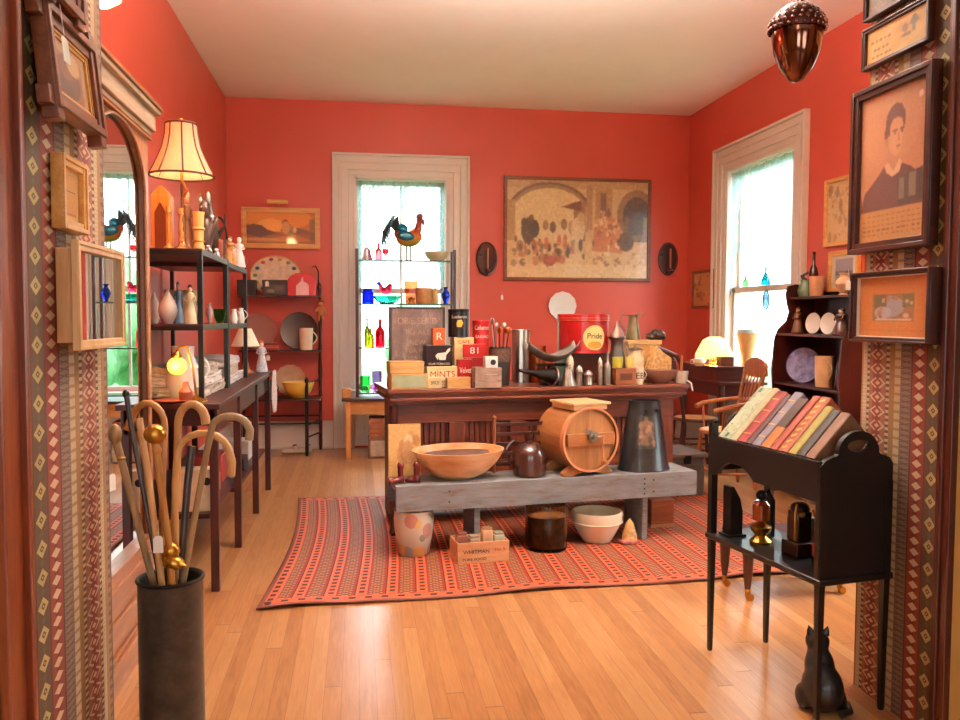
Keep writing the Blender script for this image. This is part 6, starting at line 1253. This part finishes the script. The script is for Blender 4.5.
nt.links.new(ramp(nt, n1, [(.35, lin((196, 128, 74))), (.5, lin((222, 170, 118))), (.65, lin((236, 200, 156)))]), b.inputs['Base Color']); b.inputs['Roughness'].default_value = .42; bump(nt, b, n1, .1, .003)
hb = h*.95; MB().lathe([(0, .0), (w*.16, .0), (w*.30, hb*.2), (w*.42, hb*.55), (w*.49, hb*.92), (w*.5, hb), (w*.47, hb), (w*.40, hb*.6), (w*.28, hb*.27), (w*.14, hb*.12), (0, hb*.1)], seg=48, sy=.58).build('bowl', dbm, t)
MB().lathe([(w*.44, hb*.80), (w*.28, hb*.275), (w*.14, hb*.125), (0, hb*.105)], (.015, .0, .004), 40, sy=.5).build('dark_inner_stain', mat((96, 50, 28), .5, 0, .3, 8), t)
MB().box((.03, -.03, hb*.24), (.05, .035, .002), (.2, 0, .2)).build('price_tag', PAPER, t, smooth=False)
# ladder-back rack behind the jug
p, w, h = B_(492, 548, 417, .27); t = thing('wooden_slat_rack', 'dark wooden slatted rack with lighter end post behind the brown jug', 'rack', (p.x, p.y, BZ_), BA)
MB().tube([(-w/2+.008, 0, 0), (-w/2+.008, 0, h)], .010).ell((-w/2+.008, 0, h), .013).build('post', mat((150, 84, 48), .4), t); MB().tube([(w/2-.01, 0, 0), (w/2-.01, 0, h*.9)], .010).build('post', MAH, t)
for k in range(5): MB().b2((-w/2+.01, -.006, h*(.12+.18*k)), (w/2-.01, .004, h*(.12+.18*k)+.022)).build('slat', MAHX, t, bevel=.002)
p, w, h = B_(512, 547, 433, .12); t = vessel('brown_jug', 'dark brown glazed stoneware jug on the bench', 'jug', p, w, h, 'jug', mat((66, 34, 28), .18, 0, .15, 8, .02, .6), handle=-1)
# butter churn barrel
p, w, h = B_(543, 620, 411, .12)
t = thing('barrel_churn', 'round wooden barrel butter churn with crank lying on its side on the bench', 'churn', (p.x+.004, p.y, BZ_), BA+.16)
Rr = .205; zc_ = Rr+.035; BW = wood((146, 88, 44), (184, 126, 74), 'y', 6, .45, .1); BWX = wood((160, 100, 52), (198, 142, 86), 'z', 5, .45, .1)
k_ = h/.43 if h > .3 else 1
t.scale = (1, 1, 1); Rr = .192; zc_ = Rr+.022; LnB = .17
MB().lathe([(Rr*.95, -LnB/2-.01), (Rr*.98, -LnB/2-.01), (Rr*1.0, 0), (Rr*.98, LnB+.05), (Rr*.92, LnB+.05), (0, LnB+.045)], (0, 0, zc_), 44, (-PI/2, 0, 0)).build('barrel', BW, t)
MB().lathe([(0, 0), (Rr*.94, 0), (Rr*.94, .012), (0, .012)], (0, -LnB/2, zc_), 44, (-PI/2, 0, 0)).build('barrel_head', BWX, t)
MB().lathe([(Rr*.93, -.018), (Rr*1.0, -.02), (Rr*1.01, .0), (Rr*1.0, .02), (Rr*.94, .0)], (0, -LnB/2, zc_), 44, (-PI/2, 0, 0)).build('rim', mat((206, 140, 96), .4, 0, .1), t)
MB().b2((-Rr*.84, -LnB/2-.025, zc_-Rr*.18), (Rr*.84, -LnB/2-.001, zc_+Rr*.20)).build('cross_bar', wood((150, 90, 46), (190, 126, 74), 'x', 6), t, bevel=.004)
MB().cyl((0, -LnB/2-.025, zc_+.02), .03, .02, 18, (PI/2, 0, 0)).cyl((0, -LnB/2-.04, zc_+.02), .014, .03, 14, (PI/2, 0, 0)).box((.0, -LnB/2-.034, zc_+.04), (.10, .006, .03), (0, .35, 0)).build('crank_plate', PEW, t)
MB().tube([(.0, -LnB/2-.06, zc_+.02), (.05, -LnB/2-.065, zc_+.025), (.05, -LnB/2-.065, zc_-Rr*.62)], .008).tube([(.05, -LnB/2-.065, zc_-Rr*.64), (.05, -LnB/2-.115, zc_-Rr*.64)], .013, 10).build('crank', mat((206, 150, 110), .35, .5), t)
for y in (-LnB/2+.03, LnB+.0): MB().prism([(-.17, 0), (-.10, 0), (0, .03), (.10, 0), (.17, 0), (.17, .02), (.10, .075), (-.0, .045), (-.10, .075), (-.17, .02)], .04, 'xz', (0, y, 0)).build('cradle', BW, t, bevel=.003)
MB().b2((-.11, -LnB/2+.0, zc_+Rr*.90), (.12, LnB, zc_+Rr*.90+.03)).b2((-.12, -LnB/2-.012, zc_+Rr*.9+.03), (.14, LnB+.01, zc_+Rr*.9+.045)).build('filling_hatch', mat((214, 180, 130), .5, 0, .1, 20), t, bevel=.003)
# tapered black can
p, w, h = B_(617, 672, 400, .15); t = thing('tapered_black_can', 'tall black tapered can with faded gold emblem on the bench right end', 'can', p, BA)
tcm, nt, b = newmat('black_japanned_tin'); n1 = noise(nt, coords(nt), 6, 5, .65); nt.links.new(ramp(nt, n1, [(.4, lin((24, 24, 26))), (.62, lin((44, 48, 52))), (.8, lin((86, 84, 80)))]), b.inputs['Base Color']); b.inputs['Roughness'].default_value = .3; b.inputs['Coat Weight'].default_value = .4
R2 = w/2*.97; MB().lathe([(0, 0), (R2*1.01, 0), (R2*1.01, .008), (R2*.97, .016), (R2*.60, h*.97), (R2*.62, h), (R2*.56, h), (R2*.56, h*.97), (R2*.9, .02), (0, .02)], seg=40, sy=.8).build('body', tcm, t)
cv = Canvas(26, 34, (36, 34, 32)).ell(.5, .3, .4, .16, (130, 96, 66)).ell(.5, .6, .36, .3, (104, 80, 60)).scatter(22, .1, .2, .9, .9, [(150, 110, 76), (50, 40, 36), (120, 84, 60)], .05, .12, .8).noise(8).blur(1)
em = picmesh('gold_emblem', cv, .14, .20, t, (0, 0, 0), wrap=R2*.80, coat=.2)
for v_ in em.data.vertices:
    zz = v_.co.z+h*.56; rr = R2*(.97-.37*zz/(h*.97))+.0015; a = v_.co.x/(R2*.8)-.28; v_.co = (rr*math.sin(a)*1.0, -rr*math.cos(a)*.8-.0008, zz)
for s in (-.035, .045): MB().cyl((s, -R2*.64*.8, h*.86), .012, .008, 14, (PI/2, 0, 0)).build('rivet_ear', IRON, t)

# ================================================================ under the bench
RZ = .012
def F_(a, b_, top, bot):
    p, w, h = onZ(a, b_, top, bot, RZ); k = (p.y+w*.42)/p.y; return Vector((p.x*k, p.y*k, RZ)), w*k, h*k
p, w, h = F_(394, 434, 513, 558)
frm, nt, b = newmat('fruit_painted_stoneware'); v = nt.nodes.new('ShaderNodeTexVoronoi'); v.inputs['Scale'].default_value = 13; nt.links.new(coords(nt), v.inputs['Vector']); f = X(nt, v.outputs['Distance']).lt(.52)
nt.links.new(mixc(nt, f*.75, lin((206, 196, 176)), ramp(nt, v.outputs['Color'], [(.2, lin((222, 170, 60))), (.45, lin((130, 130, 110))), (.6, lin((200, 110, 90))), (.8, lin((150, 146, 150)))])), b.inputs['Base Color']); b.inputs['Roughness'].default_value = .3
solo('fruit_crock', MB().lathe([(0, 0), (w*.34, 0), (w*.38, .01), (w*.48, h*.55), (w*.5, h*.8), (w*.48, h*.93), (w*.51, h), (w*.47, h), (w*.45, h*.8), (w*.33, .02), (0, .02)], seg=32), frm, 'cream crock painted with yellow fruit under the bench left end', 'crock', p)
p, w, h = F_(453, 506, 545, 566)
t = thing('lettered_crate', 'low pine crate with dark lettering under the bench holding small jars', 'crate', (p.x, p.y+.02, RZ), BA); CM = wood((190, 130, 84), (226, 172, 122), 'x', 8, .6, 0)
MB().b2((-w/2, -.09, 0), (w/2, -.08, h)).b2((-w/2, .08, 0), (w/2, .09, h)).b2((-w/2, -.08, 0), (-w/2+.01, .08, h)).b2((w/2-.01, -.08, 0), (w/2, .08, h)).b2((-w/2, -.08, 0), (w/2, .08, .006)).build('crate', CM, t, bevel=.002)
text('lettering', 'WHITMAN', h*.26, INK, t, (-.04, -.0905, h*.55), width=w*.5); text('lettering', 'PURE FOOD', h*.18, INK, t, (-.05, -.0905, h*.2), width=w*.45); text('lettering', 'No 5', h*.2, INKR, t, (w*.32, -.0905, h*.6), width=w*.2)
for k, (fx, cc, hh) in enumerate(((-.36, (150, 90, 70), .14), (-.12, (200, 170, 140), .12), (.13, (214, 170, 130), .16), (.36, (190, 180, 150), .13))):
    q = Vector((p.x, p.y+.02, 0))+Matrix.Rotation(BA, 3, 'Z') @ Vector((fx*w, -.02, 0)); j_ = thing('small_jar', ('maroon topped jar, leftmost in the lettered crate', 'pale short jar second from the left in the lettered crate', 'tallest peach jar in the lettered crate', 'grey green jar, rightmost in the lettered crate')[k], 'jar', (q.x, q.y, RZ+.007), BA, 'small jars in the lettered crate')
    MB().box((0, 0, hh/2), (.058, .055, hh)).build('jar', mat(cc, .4), j_, bevel=.006); MB().box((0, 0, hh+.006), (.05, .05, .014)).build('lid', mat(tuple(int(v*.8) for v in cc), .4), j_, bevel=.003)
p, w, h = F_(525, 567, 508, 553); t = thing('amber_glass_jar', 'wide glass jar full of brown leaves under the bench', 'jar', p)
MB().lathe([(0, 0), (w*.46, 0), (w*.5, .01), (w*.5, h*.9), (w*.48, h), (w*.46, h), (w*.47, .9*h), (w*.47, .014), (0, .012)], seg=32).build('glass', glass((236, 226, 190)), t); MB().lathe([(0, .02), (w*.44, .02), (w*.45, h*.75), (w*.2, h*.82), (0, h*.8)], seg=24).build('contents', mat((120, 72, 36), .7, 0, .5, 26, .6), t)
p, w, h = F_(571, 622, 516, 546); t = thing('cream_mixing_bowl', 'cream stoneware mixing bowl with banded collar under the bench', 'bowl', p)
MB().lathe([(0, 0), (w*.28, 0), (w*.30, .01), (w*.44, h*.5), (w*.45, h*.62), (w*.49, h*.66), (w*.5, h*.95), (w*.49, h), (w*.46, h), (w*.45, h*.66), (w*.3, h*.15), (0, h*.1)], seg=40).build('bowl', CREAM, t); MB().tube([(w*.495*math.cos(a*PI/20), w*.495*math.sin(a*PI/20), h*.66) for a in range(40)], .004, 6, True).build('collar_bead', CREAM, t)
p, w, h = F_(648, 673, 502, 530); t = thing('brown_floor_box', 'brown wooden box on the rug behind the bench right leg', 'box', (p.x, p.y+.1, RZ), BA); MB().b2((-w/2, -.1, 0), (w/2, .1, h)).build('box', wood((120, 56, 30), (160, 84, 46), 'x'), t, bevel=.003); MB().b2((-w/2-.003, -.103, 0), (w/2+.003, .103, .02)).build('base_strip', mat((176, 120, 80), .5), t)
p, w, h = F_(622, 640, 521, 546); t = thing('woven_cone_basket', 'small tan peaked basket with pink checked cloth beside the cream bowl', 'basket', (p.x, p.y+.03, RZ)); MB().lathe([(0, 0), (w*.45, 0), (w*.4, h*.35), (w*.2, h*.8), (0, h)], seg=18).build('basket', BSK, t); MB().box((-.02, -.02, .015), (w*.9, .08, .02), (0, 0, .3)).build('checked_cloth', mat((206, 120, 110), .8, 0, .5, 60), t, bevel=.006)

# ================================================================ on the book stand shelf
BS = Matrix.Translation(bs.location) @ Matrix.Rotation(DX, 4, 'Z')
def L_(x, y, z=SZ+.0005): return BS @ Vector((x, y, z))
t = thing('black_bookend', 'black iron bookend with sloping top at the far left of the lower shelf', 'bookend', L_(.055, -.06), DX); MB().prism([(-.03, 0), (.03, 0), (.03, .10), (.018, .15), (-.012, .20), (-.03, .20)], .05, 'xz').build('upright', IRON, t, bevel=.003); MB().b2((-.04, -.035, 0), (.04, .035, .008)).build('foot', IRON, t)
t = thing('brass_oil_lamp', 'brass and amber oil lamp with curved black handle on the lower shelf', 'lamp', L_(.09, -.19), DX)
MB().lathe([(0, 0), (.04, 0), (.042, .01), (.02, .03), (.038, .05), (.04, .065), (.012, .08), (0, .08)], seg=24).build('foot', BRASS, t); MB().lathe([(.012, .08), (.03, .09), (.033, .15), (.02, .165), (0, .166)], seg=24).build('amber_font', mat((176, 84, 30), .2, .2, .2, 10, .02, .5), t)
MB().ell((0, 0, .185), (.022, .02, .02)).tube([(0, 0, .18), (.035, 0, .20), (.055, 0, .16), (.055, 0, .02)], .008).build('handle', IRON, t)
t = thing('iron_coin_mill', 'black iron grinder with brass trim and white oval dish on the lower shelf', 'grinder', L_(.13, -.36), DX)
MB().b2((-.045, -.045, 0), (.045, .045, .05)).b2((-.03, -.03, .05), (.03, .03, .16)).ell((0, 0, .17), (.035, .035, .025)).build('body', mat((50, 24, 18), .35, .2), t, bevel=.004); MB().tube([(-.03, -.02, .19), (-.045, -.03, .16), (-.045, -.03, .06)], .004).tube([(.03, -.03, .17), (.045, -.04, .12), (.03, -.045, .03)], .004).ell((-.02, -.035, .155), .011).build('brass_rods', BRASS, t)
MB().lathe([(0, 0), (.055, .002), (.06, .010), (.055, .012), (0, .006)], (.05, 0, .195), 28, (.35, .25, 0), sy=.6).build('oval_dish', WGL, t)
t = thing('white_card', 'folded white card lying on a black stand on the lower shelf', 'card', L_(.21, -.27), DX); MB().box((0, 0, .13), (.09, .05, .003), (.5, .3, 0)).build('card', PAPER, t, smooth=False); MB().b2((-.04, -.03, 0), (.04, .03, .11)).build('stand', IRON, t, bevel=.003)
t = thing('red_label_bottle', 'dark bottle with small red label near the front of the lower shelf', 'bottle', L_(.09, -.52), DX); MB().lathe(prof('bottle', .06, .2)).build('bottle', mat((30, 20, 16), .2), t); MB().lathe([(.031, .04), (.031, .09)], seg=20).build('label', mat((130, 30, 30), .5), t)
t = thing('dark_lantern', 'dark metal lantern with handle near the front of the lower shelf', 'lantern', L_(.19, -.50), DX); MB().lathe([(0, 0), (.04, 0), (.04, .012), (.03, .02), (.03, .13), (.04, .14), (.02, .17), (0, .18)], seg=20).build('body', mat((50, 34, 26), .3, .6), t); MB().tube([(-.038, 0, .13), (-.03, 0, .21), (.03, 0, .21), (.038, 0, .13)], .003).build('handle', PEW, t)
# black cat doorstop at its near leg
q = L_(.03, -LN+.09, 0); K2 = 1.0
cat_m = mat((16, 12, 12), .45, 0, .3, 20, .15, .2, name='cast_iron_cat')
q = at(818, 716, z=0); q = Vector((1.548, 2.60, 0))
t = thing('cat_figure', 'black seated cat figure on the floor by the near leg of the book stand', 'figurine', (q.x+.035, q.y, 0), math.radians(165)); t.scale = (.93, .93, .93)
mb = MB()
for c, r, ro in (((0, .03, .09), (.075, .085, .09), (0, 0, 0)), ((0, -.01, .15), (.055, .055, .08), (.2, 0, 0)), ((0, -.045, .235), (.045, .045, .042), (0, 0, 0)), ((0, -.085, .225), (.022, .022, .018), (0, 0, 0)), ((-.025, -.06, .07), (.017, .018, .075), (0, 0, 0)), ((.025, -.06, .07), (.017, .018, .075), (0, 0, 0)), ((-.025, -.075, .012), (.018, .028, .012), (0, 0, 0)), ((.025, -.075, .012), (.018, .028, .012), (0, 0, 0)), ((-.06, .01, .045), (.03, .06, .045), (0, 0, 0)), ((.06, .01, .045), (.03, .06, .045), (0, 0, 0)), ((0, -.03, .19), (.042, .042, .04), (0, 0, 0))): mb.ell(c, r, ro)
mb.build('body', cat_m, t, remesh=.008)
for s in (-1, 1): MB().lathe([(.016, 0), (.011, .018), (0, .036)], (s*.026, -.04, .262), 10, (0, s*.25, 0), sy=.6).build('ear', cat_m, t)
MB().tube([(-.05, .09, .02), (-.09, .06, .018), (-.10, 0, .018), (-.08, -.05, .016)], [.014, .013, .012, .008]).build('tail', cat_m, t)
for s in (-1, 1): MB().ell((s*.018, -.083, .243), .006).build('eye', BRASS, t)

# ================================================================ corner desk, bookcase contents, window sill
dz = .9325
LY = 7.05; LX = at(714, 360, y=LY).x
t = thing('fringed_lamp', 'glowing lamp with scalloped fringe shade on the corner desk', 'lamp', (LX, LY, dz)); zt_ = at(714, 337, y=LY).z-dz; zb_ = at(714, 356, y=LY).z-dz
MB().lathe([(0, 0), (.05, 0), (.05, .012), (.02, .03), (.035, .05), (.012, .08), (.01, zb_+.03), (0, zb_+.03)], seg=20).build('base', BRASS, t)
LS = mat((255, 226, 160), .6, 0, .02, 5, 0, name='lit_lampshade', emit=(255, 186, 96), es=2.4)
MB().lathe([(.165, zb_), (.155, zb_+.03), (.10, zt_-.03), (.05, zt_), (.04, zt_), (.09, zt_-.035), (.145, zb_+.03), (.16, zb_)], seg=48, flute=.03, nf=12).build('lamp_shade', LS, t)
fr_ = MB()
for k in range(48): a = 2*PI*k/48; fr_.tube([(.162*math.cos(a), .162*math.sin(a), zb_+.002), (.163*math.cos(a), .163*math.sin(a), zb_-.03)], .003, 5)
tag_f = fr_.build('fringe', LS, t); tag_f['kind'] = 'stuff'
light('fringed_lamp_light', 'POINT', (-.0, -.02, zb_-.03), 11, (1, .56, .2), (.05,), parent=t)
t = thing('tan_tall_vase', 'tall tan flared vase on the corner desk at the window', 'vase', (at(747, 350, y=6.86).x, 6.86, .801)); hv = at(747, 333, y=6.86).z-.801; MB().lathe([(0, 0), (.045, 0), (.04, hv*.1), (.05, hv*.5), (.085, hv*.93), (.09, hv), (.08, hv), (.04, hv*.5), (0, .02)], seg=24).build('vase', mat((214, 166, 110), .4), t)
MB().lathe([(.086, hv), (.088, hv+.03), (.08, hv+.03), (.08, hv)], seg=24).build('rim_band', mat((190, 214, 220), .4), t)
t = thing('white_teapot', 'small white teapot beside the fringed lamp', 'teapot', (at(699, 365, y=6.84).x, 6.84, dz)); MB().lathe([(0, 0), (.03, 0), (.055, .03), (.05, .06), (.02, .075), (.008, .08), (.012, .09), (0, .095)], seg=20).build('pot', CREAM, t); MB().tube([(.045, 0, .03), (.08, 0, .06), (.085, 0, .075)], [.01, .006, .005]).build('spout', CREAM, t); MB().tube([(-.045, 0, .055), (-.08, 0, .05), (-.075, 0, .02), (-.048, 0, .02)], .004).build('handle', CREAM, t)
solo('small_wooden_chest', MB().b2((-.06, -.05, 0), (.06, .05, .08)), mat((104, 48, 26), .4), 'small brown wooden chest right of the fringed lamp', 'box', (at(725, 365, y=6.84).x, 6.84, dz), bevel=.004)
# sill glass in the right window
zr = 1.646; wx_ = XR+.055
p_ = at(764, 282, x=wx_); t = vessel('blue_glass_bottle', 'turquoise glass bottle on the right window meeting rail', 'bottle', (wx_+.006, at(765, 280, x=wx_).y, zr), .085, .17, 'decanter', glass((0, 130, 200)))
vessel('green_glass_bird', 'small green glass bottle at the left of the right window rail', 'bottle', (wx_+.006, at(745, 282, x=wx_).y, zr), .05, .10, 'bottle', glass((90, 190, 90)))
yr = at(766, 300, x=wx_-.02).y; zo = at(766, 300, x=wx_-.02).z; t = thing('oval_suncatcher', 'oval leaded glass suncatcher hanging in the right window', 'suncatcher', (wx_-.02, yr, zo), -PI/2)
MB().tube([(.055*math.cos(a*PI/16), 0, .085*math.sin(a*PI/16)) for a in range(32)], .005, 6, True).tube([(0, 0, .085), (0, 0, .15)], .0015, 5).build('lead_rim', IRON, t)
MB().lathe([(0, 0), (.054, 0), (.054, .003), (0, .003)], (0, .0015, 0), 30, (PI/2, 0, 0), sy=1.55).build('glass', thin((170, 200, 220), .3, 'suncatcher_glass'), t); MB().tube([(.03*math.cos(a*PI/8), -.003, .045*math.sin(a*PI/8)) for a in range(16)], .003, 6, True).tube([(-.05, -.003, -.02), (.0, -.003, .02), (.05, -.003, -.01)], .0025).build('lead_line', IRON, t)
# bookcase contents (world x near KX, y along)
def K_(px0, px1, pt, dx, z): return onX(px0, px1, pt, KX-dx, z)
p, w, h = K_(800, 813, 252, .13, KZ[0][0]); h = min(h, .26); t = thing('green_pitcher', 'small green jug with dark twisted stopper on top of the bookcase', 'jug', p); MB().lathe(prof('pitcher', .12, .13)).build('body', mat((110, 130, 96), .35), t); MB().tube([(0, 0, .12), (-.02, .02, .16), (.02, .0, .19)], [.02, .015, .008]).build('stopper', INK, t)
solo('tall_dark_bottle', MB().lathe(prof('bottle', .07, .34)), mat((60, 20, 16), .25), 'tall slim dark bottle on the bookcase far top corner', 'bottle', (KX-.10, 5.88, KZ[0][0]+.0005))
p, w, h = K_(812, 822, 272, .13, KZ[0][0]); vessel('tan_top_vase', 'tan flared pot right of the green jug on the bookcase', 'pot', p, .11, .15, 'cup', mat((206, 150, 110), .5))
p, w, h = K_(838, 850, 272, .12, KZ[0][0]); vessel('pale_top_pot', 'pale peach pot on the bookcase top before the grey landscape', 'pot', p, .12, .16, 'vase', mat((232, 196, 160), .5))
z = KZ[1][0]+.0005
p, w, h = K_(792, 804, 302, .2, z); figurine('carved_sage_figure', 'brown carved robed figure on the bookcase upper shelf', p, .09, min(h, .2), mat((110, 70, 44), .5), mat((130, 90, 60), .5), rz=-PI/2, skin=(176, 120, 80))
for k, (a, b_) in enumerate(((807, 821), (822, 836))):
    p, w, h = K_(a, b_, 306, .17, z); plate('white_oval_plate', ('left one of two oval white embossed plates on the bookcase', 'right one of two oval white embossed plates on the bookcase')[k], p, .12, WGL, rz=-1.05, group='oval embossed plates', tilt=.12, sq=1.3, rim=mat((190, 180, 170), .4), mid=mat((176, 160, 150), .4, 0, .2, 30))
p, w, h = K_(836, 847, 306, .2, z); figurine('dark_seated_figure', 'dark figurine with pale streaks right of the oval plates', p, .12, .19, mat((90, 60, 50), .3, 0, .5, 40), mat((60, 30, 26), .4), rz=-PI/2)
z = KZ[2][0]+.0005
p, w, h = K_(790, 817, 350, .20, z); plate('blue_white_plate', 'blue and white flowered plate leaning on the bookcase middle shelf', p, .27, mat((130, 130, 170), .3, 0, .6, 22), rz=-.95, tilt=.15, mid=mat((90, 70, 110), .3, 0, .8, 26), rim=mat((60, 60, 120), .3))
p, w, h = K_(815, 834, 352, .24, z); vessel('tall_cream_mug', 'tall cream cylinder mug on the bookcase middle shelf', 'mug', p, .13, .22, 'cup', mat((232, 196, 150), .35), handle=-1, rz=PI/2)
p, w, h = K_(838, 848, 358, .2, z); vessel('dark_lustre_jar', 'dark jar with pale highlights at the bookcase middle shelf end', 'jar', p, .1, .19, 'jar', mat((60, 40, 60), .2, 0, .5, 20))
for k in range(6): solo('old_book', MB().b2((-.1, -.02, 0), (.1, .02, .22+.01*(k % 3))), mat(((90, 40, 30), (60, 50, 40), (120, 80, 50))[k % 3], .6), ('dark red', 'dark olive', 'tan brown', 'deep red', 'brown olive', 'light brown')[k]+' old book standing on the bookcase lower shelf', 'book', (KX-.16, 5.3+.045*k, KZ[3][0]+.0005), 0, 'old books on the bookcase lower shelf', smooth=False)
